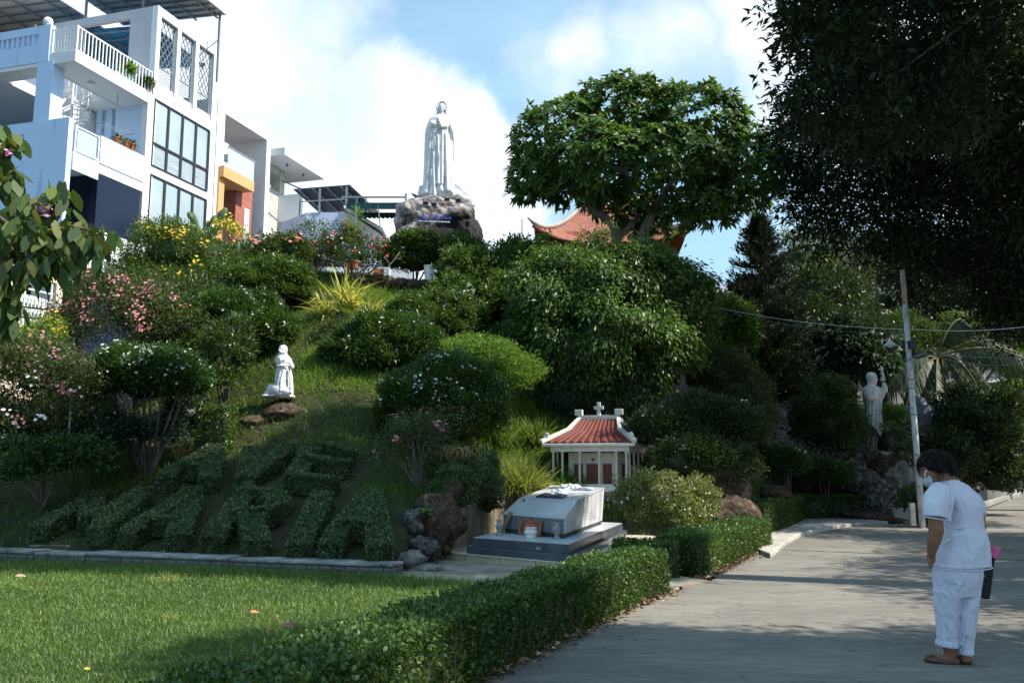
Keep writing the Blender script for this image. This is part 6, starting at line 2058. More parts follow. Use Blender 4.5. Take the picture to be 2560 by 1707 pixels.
mb = MB()
rows = [(1055, 430, 660, .42, .05, 9, 0), (1000, 362, 668, .52, .07, 9, 0), (960, 362, 662, .50, .07, 9, 0), (900, 366, 656, .47, .06, 9, 0), (820, 371, 650, .45, .055, 9, 0), (700, 374, 650, .43, .05, 9, 0), (600, 376, 652, .42, .045, 9, 0),
        (520, 378, 655, .41, .04, 9, 0), (450, 378, 654, .41, .03, 9, .0), (400, 385, 652, .41, .02, 7, 0), (350, 402, 645, .40, .02, 7, 0), (310, 418, 636, .36, .01, 5, 0), (285, 440, 622, .30, .0, 5, .02),
        (262, 470, 606, .24, 0, 5, .04), (240, 492, 594, .20, 0, 5, .05), (200, 491, 592, .21, 0, 5, .05), (160, 494, 590, .20, 0, 5, .05), (132, 508, 576, .14, 0, 5, .05), (118, 528, 556, .05, 0, 5, .05)]
rings_to_mb(mb, rows, c4)
# right sleeve mass and drape at the left of the picture, wide veil edge at the right
mb.ell(c4(448, 400, -.12), (.17, .26, .52), 16, 12, Matrix.Rotation(.16, 3, 'Y'))
mb.ell(c4(414, 450, -.1), (.12, .18, .18), 16, 12)
mb.tube([c4(440, 330, -.2), c4(462, 345, -.36), c4(490, 350, -.42)], [.11, .11, .09], 12)
mb.tube([c4(600, 335, -.15), c4(565, 362, -.36), c4(535, 362, -.42)], [.11, .11, .09], 12)
mb.tube([c4(588, 200, -.12), c4(590, 270, -.22), c4(615, 340, -.3), c4(640, 410, -.28), c4(650, 520, -.18), c4(652, 700, -.12), c4(655, 900, -.1)], [.04, .045, .05, .05, .045, .045, .05], 10)
# folds: long vertical ribs
for (xa, ya, xb, yb, d, r_) in [(545, 380, 540, 900, -.42, .05), (575, 420, 590, 960, -.42, .06), (600, 430, 625, 980, -.36, .06), (478, 480, 440, 1000, -.42, .05), (505, 440, 505, 900, -.44, .045), (440, 400, 400, 960, -.36, .06), (620, 500, 640, 960, -.28, .06),
                                (460, 600, 470, 1010, -.46, .04)]:
    mb.tube([c4(xa, ya, d + .02), c4((xa + xb) / 2, (ya + yb) / 2, d - .02), c4(xb, yb, d - .06)], [r_ * .7, r_, r_ * 1.15], 8)
# flared hem lobes and train
for (x, y, rx, ry, d) in [(400, 990, .19, .17, -.25), (470, 1005, .16, .18, -.3), (550, 1000, .22, .16, -.25), (620, 985, .18, .2, -.2)]:
    mb.ell(c4(x, y, d), (rx, .25, ry), 14, 10)
mb.tube([c4(640, 850, .05), c4(690, 920, .08), c4(740, 1000, .1), c4(785, 1070, .1), c4(810, 1120, .1)], [.10, .24, .32, .26, .16], 14)
mb.tube([c4(640, 990, -.05), c4(700, 1010, -.1), c4(760, 1050, -.05)], [.2, .18, .16], 12)
# small cherub head at the left foot
mb.ell(c4(350, 940, 0), (.10, .10, .12)); mb.ell(c4(347, 985, 0), (.12, .12, .16))
fuse(mb, 'robe', m_statue, t_st, .022, 3, .5)
# veil rim around the face, face, hands
mb = MB()
pts = []
for i in range(25):
    a = -.62 * PI + 2 * PI * .81 * i / 24 + PI / 2 - .81 * PI + .62 * PI
    pts.append(c4(541 + 47 * math.cos(a), 192 + 66 * -math.sin(a), -.16 + .03 * math.sin(a)))
mb.tube(pts, .035, 8)
fuse(mb, 'veil_rim', m_statue, t_st, .012, 2)
mb = MB()
mb.ell(c4(541, 196, -.10), (.132, .15, .185), 20, 16)
mb.ell(c4(541, 222, -.15), (.08, .09, .09)); mb.tube([c4(541, 240, -.06), c4(541, 275, -.08)], [.09, .11], 12)
mb.tube([c4(540, 183, -.235), c4(540, 200, -.262), c4(541, 208, -.255)], [.014, .022, .026], 8)
mb.ell(c4(541, 219, -.235), (.035, .02, .012)); mb.ell(c4(541, 236, -.20), (.045, .04, .03))
for sx in (-1, 1):
    mb.tube([c4(541 + sx * 6, 178, -.238), c4(541 + sx * 17, 175, -.232), c4(541 + sx * 26, 181, -.20)], [.012, .014, .01], 6)
    mb.ell(c4(541 + sx * 17, 187, -.226), (.030, .016, .011))
    mb.ell(c4(541 + sx * 22, 205, -.20), (.04, .03, .04))
fuse(mb, 'face', m_statue, t_st, .009, 1)
mb = MB()
for sx in (-1, 1):
    mb.tube([c4(514 + sx * 16, 366, -.50), c4(511 + sx * 10, 338, -.56), c4(508 + sx * 7, 312, -.58)], [.075, .068, .052], 10)
    for i in range(4):
        mb.tube([c4(507 + sx * 6, 315, -.54 - .03 * i), c4(502 + sx * 5, 285, -.56 - .034 * i), c4(497 + sx * 4, 260 + 4 * abs(i - 1.5), -.57 - .032 * i)], [.032, .028, .016], 7)
    mb.tube([c4(510 + sx * 8, 330, -.44), c4(514 + sx * 5, 300, -.44)], [.02, .014], 6)
fuse(mb, 'hands', m_statue, t_st, .009, 1)
m_bead = M('pearl_beads', (.75, .74, .68), (.85, .84, .78), rough=.3, scale=10)
mb = MB()
for poly in ([(455, 380), (458, 430), (470, 468), (478, 475)], [(455, 490), (452, 530), (448, 575)], [(524, 452), (522, 500), (520, 530)], [(519, 600), (516, 680), (512, 745)], [(440, 760), (438, 800), (437, 830)]):
    pp = [Vector(c4(x, y, -.50)) for x, y in poly]
    for a, b in zip(pp[:-1], pp[1:]):
        m_ = max(2, int((b - a).length / .045))
        for i in range(m_):
            mb.ell(tuple(a.lerp(b, i / m_)), (.019, .019, .019), 6, 4)
mb.bar(c4(512, 805, -.5), c4(512, 860, -.5), .03); mb.bar(c4(503, 825, -.5), c4(522, 825, -.5), .03)
mb.build('rosary', m_bead, t_st, smooth=True)

# lettering on the boulder: blue cursive tube letters on a pale bar
t = thing('tube_sign', 'blue cursive lettering reading Ave Maria on a thin bar in front of the boulder', 'sign', (bb[0], Y - 1.25, 9.0))
GL = {
    'A': [[(0, .05), (.12, 0), (.3, .3), (.5, .85), (.58, 1.25), (.52, 1.42), (.42, 1.3), (.46, 1.0), (.6, .5), (.66, .1), (.78, .0), (.9, .1)], [(.2, .45), (.45, .52), (.72, .45)]],
    'v': [[(0, .5), (.08, .55), (.14, .3), (.2, .02), (.34, .3), (.4, .55), (.5, .5)]],
    'e': [[(0, .2), (.15, .28), (.3, .42), (.24, .55), (.1, .5), (.04, .25), (.12, .02), (.28, .02), (.42, .15)]],
    'M': [[(0, .1), (.1, 0), (.22, .2), (.34, .7), (.4, 1.3), (.42, .8), (.44, .1), (.62, .7), (.76, 1.35), (.76, .8), (.78, .1), (.86, 0), (.98, .12)]],
    'a': [[(.36, .45), (.24, .55), (.08, .45), (.04, .2), (.12, .02), (.26, .1), (.38, .45), (.38, .12), (.46, .0), (.56, .1)]],
    'r': [[(0, .1), (.1, .4), (.14, .58), (.24, .5), (.3, .5), (.28, .2), (.36, .02), (.48, .1)]],
    'i': [[(0, .1), (.12, .5), (.14, .12), (.22, .0), (.34, .1)], [(.16, .75), (.18, .8)]],
}
m_bluetube = M('blue_tube', (.03, .06, .42), (.05, .10, .60), rough=.35, scale=5)
x = -.50; sc = .155
ox = P(1049, 550, Y - 1.25)[0] - t.location[0]; oz = P(1049, 549, Y - 1.25)[2] - t.location[2]
wd = {'A': .92, 'v': .5, 'e': .42, 'M': 1.0, 'a': .56, 'r': .46, 'i': .34, ' ': .28}
cx = 0
tot = sum(wd[c_] for c_ in 'Ave Maria')
sx = (P(1126, 550, Y - 1.25)[0] - P(1046, 550, Y - 1.25)[0]) / tot
for ch in 'Ave Maria':
    if ch != ' ':
        mb = MB()
        for st in GL[ch]:
            mb.tube([(ox + (cx + a) * sx, 0, oz + b * sc) for a, b in st], .0125, 6)
        mb.build('letter', m_bluetube, t, smooth=True)
    cx += wd[ch]
MB().bar((ox - .05, .02, oz - .04), (ox + .95, .02, oz - .075), .03, .035).build('bar', m_metalw, t)

# floodlights and bird on the boulder
m_flood = M('flood_housing', (.03, .035, .035), (.06, .065, .065), rough=.5)
for (x, y, lab) in ((1064, 509, 'leftmost small floodlight on the boulder'), (1085, 512, 'second small floodlight from the left on the boulder'), (1117, 500, 'wide floodlight at the middle of the statue foot'), (1146, 502, 'rightmost floodlight on the boulder')):
    p = P(x, y, Y - .92)
    t = thing('floodlight', lab, 'floodlight', p, random.uniform(-.4, .4), group='floodlights at the foot of the tall statue')
    mb = MB(); mb.cbox((0, 0, .02), (.17, .09, .10), rx=.5); mb.build('housing', m_flood, t, bevel=.01)
    mb = MB(); mb.cbox((0, .045, .06), (.14, .01, .07), rx=.5); mb.build('glass', m_glass, t)
    MB().bar((0, .02, -.03), (0, .02, -.16), .02).build('bracket', m_flood, t)
p = P(1037, 489, Y - .4)
mb = MB(); mb.ell((0, 0, 0), (.10, .045, .05), 12, 8, Matrix.Rotation(.5, 3, 'Y')); mb.ell((.08, 0, -.015), (.035, .03, .03), 8, 6); mb.tube([(-.07, 0, .04), (-.15, 0, .12)], [.022, .008], 6); mb.tube([(.11, 0, -.02), (.14, 0, -.025)], [.01, .003], 5)
mb.tube([(0, .01, -.04), (0, .01, -.09)], .006, 4)
b_ = fuse(mb, 'bird', M('bird_feathers', (.04, .045, .07), (.07, .08, .12), rough=.6, scale=9), None, .01, 1); b_.location = p
tag(b_, 'small dark bird perched on the left shoulder of the boulder', 'bird')

# ---- kneeling statue on the slope
Y2 = 17.4
kb = P(700, 993, Y2)
t_kn = thing('kneeling_statue', 'white statue of a kneeling woman in a headscarf on the grassy slope', 'statue', (kb[0], Y2, kb[2]))
q3 = 7.84


def c3(x, y, dy=0.0):
    p = P(620 + x / q3, 840 + y / q3, Y2 + dy)
    return (p[0] - kb[0], p[1] - Y2, p[2] - kb[2])


mb = MB()
rows = [(1170, 470, 880, .24, .03, 8, .02), (1100, 500, 882, .22, .05, 8, 0), (1000, 525, 880, .20, .05, 8, 0), (900, 530, 876, .185, .05, 8, 0), (800, 540, 868, .175, .045, 8, 0), (700, 556, 850, .165, .035, 8, 0), (630, 572, 825, .155, .02, 8, 0),
        (590, 580, 808, .14, 0, 8, 0), (565, 560, 815, .15, .01, 6, 0), (540, 545, 830, .16, .02, 6, 0), (480, 540, 840, .165, .02, 6, 0), (430, 548, 830, .155, .01, 6, 0), (390, 575, 800, .13, 0, 6, 0), (360, 600, 775, .10, 0, 6, -.01),
        (335, 610, 765, .085, 0, 6, -.01), (300, 600, 772, .10, 0, 6, -.02), (250, 600, 772, .105, 0, 6, -.02), (210, 620, 762, .09, 0, 6, -.02), (180, 660, 735, .045, 0, 6, -.02)]
rings_to_mb(mb, rows, c3, 40)
mb.tube([c3(790, 440, -.02), c3(826, 520, -.03), c3(850, 560, -.04)], [.055, .052, .045], 12)
mb.tube([c3(855, 565, -.04), c3(872, 600, -.10), c3(872, 635, -.12)], [.040, .042, .026], 12)
mb.tube([c3(590, 440, 0), c3(584, 520, -.02), c3(600, 560, -.06)], [.045, .048, .045], 12)
mb.ell(c3(470, 1060, .1), (.11, .16, .13)); mb.ell(c3(410, 1130, .1), (.10, .14, .07)); mb.ell(c3(600, 1060, -.12), (.16, .12, .13)); mb.ell(c3(740, 1090, -.14), (.13, .10, .10))
mb.tube([c3(640, 640, -.15), c3(600, 900, -.19), c3(560, 1050, -.2)], [.015, .022, .03], 6)
mb.tube([c3(700, 650, -.155), c3(650, 850, -.2), c3(640, 1080, -.22)], [.015, .022, .03], 6)
mb.tube([c3(780, 650, -.14), c3(830, 850, -.17), c3(840, 1120, -.2)], [.015, .022, .03], 6)
mb.tube([c3(600, 400, -.12), c3(650, 480, -.17), c3(640, 560, -.16)], [.012, .02, .012], 6)
mb.tube([c3(770, 400, -.12), c3(700, 470, -.17), c3(650, 480, -.17)], [.012, .02, .012], 6)
mb.tube([c3(560, 578, -.145), c3(690, 585, -.175), c3(815, 570, -.14)], [.02, .024, .02], 8)
mb.tube([c3(606, 270, -.12), c3(650, 320, -.13), c3(740, 330, -.10)], [.016, .02, .014], 6)
fuse(mb, 'figure', m_statue2, t_kn, .011, 2, .4, (.06, .012))
mb = MB()
for i, (x, y, rx) in enumerate([(420, 1180, .16), (560, 1175, .17), (700, 1190, .18), (820, 1190, .12)]):
    boulder_mb(mb, c3(x, y, 0), (rx, .22, .045), 40 + i, 3, .2)
fuse(mb, 'plinth', m_statue2, t_kn, .02, 1, .3)
for i, (x, y, r_, lab) in enumerate([(712, 1034, (.42, .34, .22), 'brown earthy boulder right under the kneeling statue'), (650, 1060, (.42, .35, .2), 'dark low boulder left of the kneeling statue foot')]):
    p = P(x, y, Y2 - .15); mb = MB(); boulder_mb(mb, (0, 0, 0), r_, 50 + i, 4, .25)
    o = mb.build('boulder', m_rockb, smooth=True); o.location = p; tag(o, lab, 'boulder', 'boulders under the kneeling statue')

# ---- standing statue on the right, arm raised
Y3 = 25.0
pb = P(2176, 1132, Y3)
t_pr = thing('standing_statue', 'pale statue of a robed bearded man raising a cross in one hand', 'statue', (pb[0], Y3, pb[2]))
q5 = 4.354


def c5(x, y, dy=0.0):
    p = P(2100 + x / q5, 880 + y / q5, Y3 + dy)
    return (p[0] - pb[0], p[1] - Y3, p[2] - pb[2])


mb = MB()
rows = [(1050, 240, 400, .24, .03, 7, 0), (1000, 245, 392, .23, .05, 7, 0), (900, 262, 440, .23, .06, 7, 0), (800, 282, 462, .24, .06, 7, 0), (700, 296, 458, .23, .05, 7, 0), (600, 305, 455, .22, .04, 7, 0), (520, 290, 450, .22, .03, 7, 0), (460, 262, 450, .22, .02, 7, 0),
        (420, 252, 446, .21, .01, 7, 0), (390, 258, 430, .18, 0, 7, 0), (368, 285, 395, .14, 0, 7, 0), (350, 310, 372, .10, 0, 7, 0)]
rings_to_mb(mb, rows, c5, 40)
mb.tube([c5(335, 372), c5(345, 330), c5(350, 300)], [.12, .11, .12], 12)
mb.ell(c5(348, 285), (.135, .16, .17), 18, 14); mb.ell(c5(330, 270), (.12, .14, .14)); mb.tube([c5(375, 300), c5(383, 340), c5(380, 358)], [.07, .055, .02], 8)
mb.ell(c5(392, 300), (.035, .03, .03)); mb.tube([c5(388, 268), c5(408, 300), c5(398, 312)], [.02, .028, .02], 6); mb.tube([c5(385, 262, -.05), c5(402, 266, -.03)], [.02, .02], 6); mb.tube([c5(352, 285, -.13), c5(356, 305, -.14)], [.03, .02], 6)
mb.tube([c5(410, 410, -.05), c5(455, 436, -.1), c5(488, 434, -.12)], [.10, .088, .075], 12)
mb.tube([c5(490, 435, -.12), c5(488, 385, -.12), c5(474, 330, -.12)], [.078, .070, .048], 12)
mb.tube([c5(300, 440, -.12), c5(330, 510, -.22), c5(400, 505, -.26), c5(415, 480, -.26)], [.10, .085, .06, .04], 12)
for (xa, ya, xb, yb) in [(330, 560, 300, 1000), (370, 540, 350, 1020), (410, 520, 400, 960), (440, 450, 450, 850), (310, 400, 360, 520), (380, 400, 370, 500)]:
    mb.tube([c5(xa, ya, -.22), c5((xa + xb) / 2, (ya + yb) / 2, -.25), c5(xb, yb, -.26)], [.02, .035, .045], 6)
fuse(mb, 'figure', m_statue3, t_pr, .014, 2, .4)
mb = MB()
mb.ell(c5(466, 290, -.12), (.065, .05, .075))
for i in range(4):
    mb.tube([c5(458 + i * 6, 285, -.15), c5(470 + i * 5, 262 + i * 6, -.19), c5(482 + i * 3, 270 + i * 8, -.16)], [.022, .02, .016], 6)
mb.tube([c5(455, 300, -.12), c5(462, 268, -.16), c5(480, 240, -.16)], [.022, .02, .014], 6)
fuse(mb, 'hand', m_statue3, t_pr, .008, 1)
mb = MB(); mb.tube([c5(470, 262, -.16), c5(458, 200, -.16), c5(444, 150, -.16)], .03, 8); mb.bar(c5(428, 190, -.16), c5(470, 176, -.16), .05)
mb.build('cross', m_statue3, t_pr)
bx(t_pr, 'base', m_statue3, (-.42, .5, -.35, .35, -.12, .04), bevel=.01)
bx(t_pr, 'base_slab', m_steel, (-.7, .7, -.5, .5, -.22, -.121))

# ---- dark winged statue behind the pole
Y4 = 26.0
pb4 = P(2297, 1150, Y4)
t_an = thing('winged_statue', 'dark grey winged statue seen from behind, partly hidden by the pole', 'statue', (pb4[0], Y4, 1.2))


def c6(x, y, dy=0.0):
    p = P(2100 + x / q5, 880 + y / q5, Y4 + dy)
    return (p[0] - pb4[0], p[1] - Y4, p[2] - 1.2)


mb = MB()
rings_to_mb(mb, [(1160, 840, 990, .3, .04, 6, 0), (1000, 830, 985, .3, .05, 6, 0), (800, 760, 970, .28, .04, 6, 0), (680, 780, 950, .26, .02, 6, 0), (600, 820, 930, .2, 0, 6, 0), (575, 850, 910, .14, 0, 6, 0)], c6, 32)
mb.ell(c6(878, 560), (.17, .17, .20)); mb.ell(c6(900, 545, .0), (.1, .1, .08))
for pts, rad in (([(740, 590), (725, 680), (735, 800), (760, 900)], [.10, .24, .27, .1]), ([(935, 570), (930, 680), (920, 800), (900, 930)], [.12, .24, .26, .1]), ([(985, 590), (1000, 640), (985, 710), (960, 740)], [.06, .13, .14, .06]), ([(660, 640), (650, 700), (665, 780)], [.08, .14, .08])):
    mb.tube([c6(x, y, -.18) for x, y in pts], rad, 12)
fuse(mb, 'figure', m_statue4, t_an, .025, 3, .5)

# ---- rocks on the right
rk = [(2015, 1185, 24.0, (.5, .5, .45), m_rock, 'dark rock between the second bonsai and the standing statue'), (2065, 1150, 24.2, (.55, .45, .35), m_rockb, 'brownish rock ledge left of the round bush'),
      (2165, 1150, 24.2, (.62, .5, .42), m_rock, 'craggy rock right below the standing statue'), (2120, 1185, 23.6, (.55, .5, .45), m_rock, 'dark grey rock under the round bush'),
      (2160, 1215, 23.2, (.6, .5, .42), m_rock, 'broad dark rock in the middle of the rock pile'), (2215, 1185, 23.6, (.55, .5, .45), m_rockb, 'smooth dark boulder behind the rock pile'),
      (2255, 1205, 23.0, (.42, .45, .48), m_rockl, 'light speckled rock left of the white pole'), (2195, 1255, 22.4, (.5, .42, .6), m_rock, 'tall pitted rock at the road edge right of the low hedge'),
      (2190, 1295, 22.2, (.75, .5, .18), m_rockb, 'flat rock foot at the road edge'), (2050, 1175, 24.4, (.4, .4, .3), m_rock, 'small rock behind the bonsai shrub'),
      (1985, 1130, 24.0, (.8, .5, .5), m_rock, 'mossy rock above the small bonsai'), (1970, 1050, 24.6, (.6, .5, .6), m_rock, 'dark upright rock under the hanging roots'), (1900, 1100, 22.6, (.7, .5, .6), m_rock, 'shaded rock left of the hanging roots')]
for i, (x, y, Yd, r_, m_, lab) in enumerate(rk):
    p = P(x, y, Yd); mb = MB(); boulder_mb(mb, (0, 0, 0), r_, 60 + i, 4, .34, 1.6, .9)
    o = mb.build('rock', m_, smooth=True); o.location = p; tag(o, lab, 'rock', 'rocks around the standing statue')
# step by the rocks
mb = MB(); mb.box(9.35, 10.3, 21.9, 22.6, -.02, .33); o = mb.build('concrete_step', m_pave, bevel=.02); tag(o, 'single tiled concrete step right of the rock pile', 'step')
# hanging aerial roots
t = MB(); rr = np.random.default_rng(811)
for i in range(7):
    x = 1930 + rr.uniform(-12, 24)
    pts = [P(x, 1020, 21.5)]
    for k_ in range(6):
        pts.append(P(x + rr.uniform(-16, 20) + k_ * 3, 1035 + k_ * 18, 21.4 - .03 * k_))
    t.tube(pts, [.03, .028, .024, .02, .016, .012, .008], 5)
tag(t.build('hanging_roots', m_barkg, smooth=True), 'bare hanging roots dangling over the rocks', 'roots')
# old balustrade in the greenery
t = thing('balustrade', 'old weathered stone balustrade half hidden behind creepers', 'balustrade', (0, 0, 0))
m_oldst = M('old_stone', (.10, .10, .10), (.30, .30, .29), rough=.9, scale=4, bump=.6, bscale=15, c3=(.45, .45, .44))
a = P(1580, 975, 21.0); b = P(1712, 975, 20.8)
z0, z1 = a[2], P(1640, 908, 21)[2]
bx(t, 'rail', m_oldst, (a[0], b[0] + .1, 20.85, 21.15, z1 - .1, z1), (a[0], b[0] + .1, 20.87, 21.13, z0, z0 + .12), (a[0] + .05, b[0], 20.9, 21.1, z1 - .28, z1 - .101), bevel=.01)
bx(t, 'post', m_oldst, *[(a[0] + f_ * (b[0] - a[0]), a[0] + f_ * (b[0] - a[0]) + .14, 20.88, 21.12, z0 + .12, z1 - .28) for f_ in (0, .25, .58, .92)])
mb = MB()
for f_ in (.12, .42, .75):
    c_ = a[0] + f_ * (b[0] - a[0]) + .1
    mb.tube([(c_ + .13 * math.cos(u_), 21, (z0 + z1) / 2 - .08 + .12 * math.sin(u_)) for u_ in np.linspace(0, 2 * PI, 17)], .03, 6)
mb.build('pierced_panel', m_oldst, t)
bx(t, 'wall', m_oldst, (a[0] - .2, b[0] + .3, 20.9, 21.3, z0 - 1.0, z0 - .002))

# ---- rocks, ivy mound and broken retaining wall left of the tomb
for i, (x, y, Yd, r_, m_, lab) in enumerate([
        (1088, 1300, 13.4, (.38, .36, .47), m_rockb, 'tall rust stained rock at the end of the low wall'), (1030, 1318, 13.0, (.17, .26, .28), m_rock, 'dark split rock beside the right shrub letter'),
        (1062, 1372, 12.8, (.26, .26, .20), m_rock, 'dark low rock in front of the rust stained rock'), (1025, 1400, 12.2, (.22, .35, .14), m_rockl, 'pale flat stone at the foot of the rocks'),
        (1062, 1420, 12.1, (.30, .25, .08), m_rockl, 'pale rounded stone sunk in the ground near the low wall'), (1112, 1374, 13.2, (.10, .12, .08), m_rockb, 'small stone at the left corner of the tomb step'),
        ]):
    p = P(x, y, Yd); mb = MB(); boulder_mb(mb, (0, 0, 0), r_, 80 + i, 4, .32, 1.5, .9)
    o = mb.build('rock', m_, smooth=True); o.location = p; tag(o, lab, 'rock', 'rocks left of the tomb')
m_ret = M('cracked_render', (.12, .095, .07), (.32, .27, .20), rough=.92, scale=1.6, bump=.5, bscale=12, c3=(.46, .42, .34), stretch=(1, 1, .4), lo=.35, hi=.55)
mb = MB()
segs_ = [(-.98, 13.55, .80), (-.80, 14.2, .92), (-.72, 14.35, .70), (-.55, 14.9, 1.02), (-.42, 15.3, .84), (-.15, 16.1, .98), (.15, 16.9, .95), (.5, 17.6, .9)]
for (xa, ya, za), (xb, yb, zb) in zip(segs_[:-1], segs_[1:]):
    d = Vector((xb - xa, yb - ya)).normalized(); nn = Vector((-d.y, d.x)) * .25
    mb.prism([(xa, ya), (xb - d.x * .02, yb - d.y * .02), (xb - d.x * .02 + nn.x, yb + nn.y), (xa + nn.x, ya + nn.y)], -.1, [za, zb, zb, za])
o = mb.build('retaining_wall', m_ret, bevel=.015); tag(o, 'cracked beige retaining wall on the left side of the tomb', 'wall')
L_ivy = leafmat('ivy_leaves', [(0, (.03, .065, .014)), (.6, (.07, .13, .03)), (.9, (.12, .18, .05)), (1, (.24, .16, .07))], rough=.45, trans=.25)
t = thing('ivy_mound', 'mound of small leaved ivy spilling over the retaining wall', 'ivy', (-.6, 14.9, 0))
L_ivy = L_ivy
lm = LM(); rr = np.random.default_rng(821)
bl = shift([EB(1185, 1205, 62, 58, 14.4), EB(1140, 1225, 56, 50, 13.9), EB(1222, 1250, 26, 34, 15.0), EB(1210, 1160, 40, 30, 15.2), EB(1120, 1180, 46, 40, 14.4), EB(1232, 1215, 22, 40, 15.3), EB(1150, 1150, 50, 35, 15)], t.location)
foliage(lm, bl, 1500, 14, .08, .036, .026, rr, core=.8, deep=.08, w_up=-.1)
lm.build('leaves', L_ivy, t)
mb = MB()
for i, b_ in enumerate(bl):
    boulder_mb(mb, b_[:3], (b_[3] * .86, b_[4] * .86, b_[5] * .86), 90 + i, 3, .15)
mb.build('earth', m_rockb, t, smooth=True)
lm = LM(); n = 260
c_ = np.array(P(1140, 1130, 14.4)) - np.array(t.location)
P0 = np.tile(c_, (n, 1)) + rr.normal(0, 1, (n, 3)) * np.array([.2, .12, .06])
add_strips(lm, P0, rr.normal(0, 1, (n, 3)) + np.array([0, -.3, .4]), .16 + .12 * rr.random(n), .012, .6, rr, segs=2, prof=(1, .8, .1))
lm.build('dry_grass', leafmat('straw_mound', [(0, (.22, .12, .05)), (.6, (.42, .30, .15)), (1, (.25, .30, .08))], rough=.8, trans=.2), t)

# young weed sprouting on the rust stained rock
t = LM(); c_ = np.array(P(1070, 1275, 12.95)); n = 16
a_ = rr.uniform(0, 2 * PI, n)
add_strips(t, np.tile(c_, (n, 1)) + rr.normal(0, .04, (n, 3)), np.stack([np.cos(a_), np.sin(a_) - .3, rr.uniform(-.5, .7, n)], 1), .11, .06, .3, rr, segs=3, prof=(.3, 1, .8, .1))
tag(t.build('weed', L_lime), 'bright green weed growing from the rust stained rock', 'weed')

# ---- low wall beside the lawn
m_kerbst = brickmat('relief_block', (.10, .105, .11), (.17, .175, .175), (.035, .035, .035), 5.0, bw=.6, rh=.3, ms=.03)
m_walltop = M('weathered_top', (.10, .10, .095), (.34, .34, .32), rough=.9, scale=3.5, detail=9, bump=.5, bscale=14, c3=(.52, .52, .50), lo=.34, hi=.6)
t = thing('low_wall', 'long low stone border with brick relief between lawn and shrub letters', 'wall', (0, 0, 0))
A = Vector((-1.50, 11.30)); B = Vector((-9.6, 13.78))
d = (B - A).normalized(); nn = Vector((d.y, -d.x)); nn = nn if nn.y > 0 else -nn
pieces = [(0, 2.35), (2.37, 4.7), (4.72, 5.6), (5.64, 8.45)]
for i, (u0, u1) in enumerate(pieces):
    rot = math.atan2(-d.y, -d.x)
    o = thing('w', '', '') if False else None
    dz = [.0, .01, -.012, .0][i]
    a0 = A + d * u0; a1 = A + d * u1
    mb = MB(); mb.prism([tuple(a1), tuple(a0), tuple(a0 + nn * .34), tuple(a1 + nn * .34)], .012 if i == 0 else .03, .128 + dz)
    mb.build('block', m_kerbst, t, bevel=.006)
    mb = MB(); mb.prism([tuple(a1 - nn * .015), tuple(a0 - nn * .015), tuple(a0 + nn * .36), tuple(a1 + nn * .36)], .129 + dz, .165 + dz)
    mb.build('coping', m_walltop, t, bevel=.008)
mb = MB(); mb.prism([tuple(B + nn * .08), tuple(A + nn * .08), tuple(A + nn * .3), tuple(B + nn * .3)], -.05, .02)
mb.build('footing', m_rock, t)
# loose slab behind the wall
mb = MB(); mb.cbox((-6.9, 13.62, .2), (.7, .3, .03), rz=-.25, rx=.06); tag(mb.build('loose_slab', m_walltop), 'thin loose slab lying behind the low wall at the left', 'slab')

# ---- tomb
m_marble = M('pale_marble', (.40, .42, .45), (.52, .54, .57), rough=.35, scale=1.4, c3=(.62, .63, .66), spec=.5, bump=.02, bscale=40, lo=.3, hi=.65)
m_granite = M('dark_granite', (.055, .062, .078), (.10, .11, .135), rough=.3, scale=3, c3=(.22, .23, .25), spec=.5, lo=.4, hi=.7)
m_side = M('streaked_marble', (.22, .23, .25), (.50, .51, .53), rough=.5, scale=5, c3=(.60, .61, .63), stretch=(1, 1, .16), lo=.34, hi=.5)
m_tile = M('beige_tile', (.42, .36, .26), (.52, .46, .34), rough=.5, scale=3, c3=(.55, .50, .40))
m_black = M('black_plinth', (.03, .03, .035), (.07, .07, .08), rough=.6, scale=4)  # near-black, slightly mottled
t = thing('tomb', 'grey marble tomb on dark steps with a beige tiled step in front', 'tomb', (0.6, 14.4, 0))
ot = Vector((0.6, 14.4))


def L2(p):
    return (p[0] - ot.x, p[1] - ot.y)


FL, FR, RR_, RL = (-.57, 13.13), (.76, 12.02), (2.01, 16.31), (.68, 17.42)


def grow(quad, g):
    c_ = sum((Vector(p) for p in quad), Vector((0, 0))) / 4
    out = []
    for i in range(4):
        p = Vector(quad[i]); a_ = (p - Vector(quad[i - 1])).normalized(); b2_ = (p - Vector(quad[(i + 1) % 4])).normalized()
        out.append(tuple(p + (a_ + b2_) * g))
    return out


pl = [FL, FR, RR_, RL]
mb = MB(); mb.prism([L2(p) for p in pl], .215, .34); mb.build('upper_step', m_granite, t, bevel=.006)
mb = MB(); mb.prism([L2(p) for p in grow(pl, -.004)], .3405, .3445); mb.build('step_top', m_marble, t)
mb = MB(); mb.prism([L2(p) for p in grow(pl, .085)], .118, .2145); mb.build('middle_step', m_granite, t, bevel=.006)
st = [(-1.09, 13.47), (1.05, 11.60), (1.55, 12.2), (2.6, 16.3), (.8, 17.8), (.45, 17.5)]
mb = MB(); mb.prism([L2(p) for p in st], -.02, .105); mb.build('tiled_step', m_tile, t)
mb = MB(); mb.prism([L2(p) for p in [(-1.115, 13.46), (1.06, 11.565), (1.59, 12.18), (2.62, 16.3), (.8, 17.82), (.44, 17.51)]], .1055, .1175); mb.build('tile_edge', M('tile_top', (.50, .46, .38), (.62, .57, .47), rough=.5, scale=2), t)
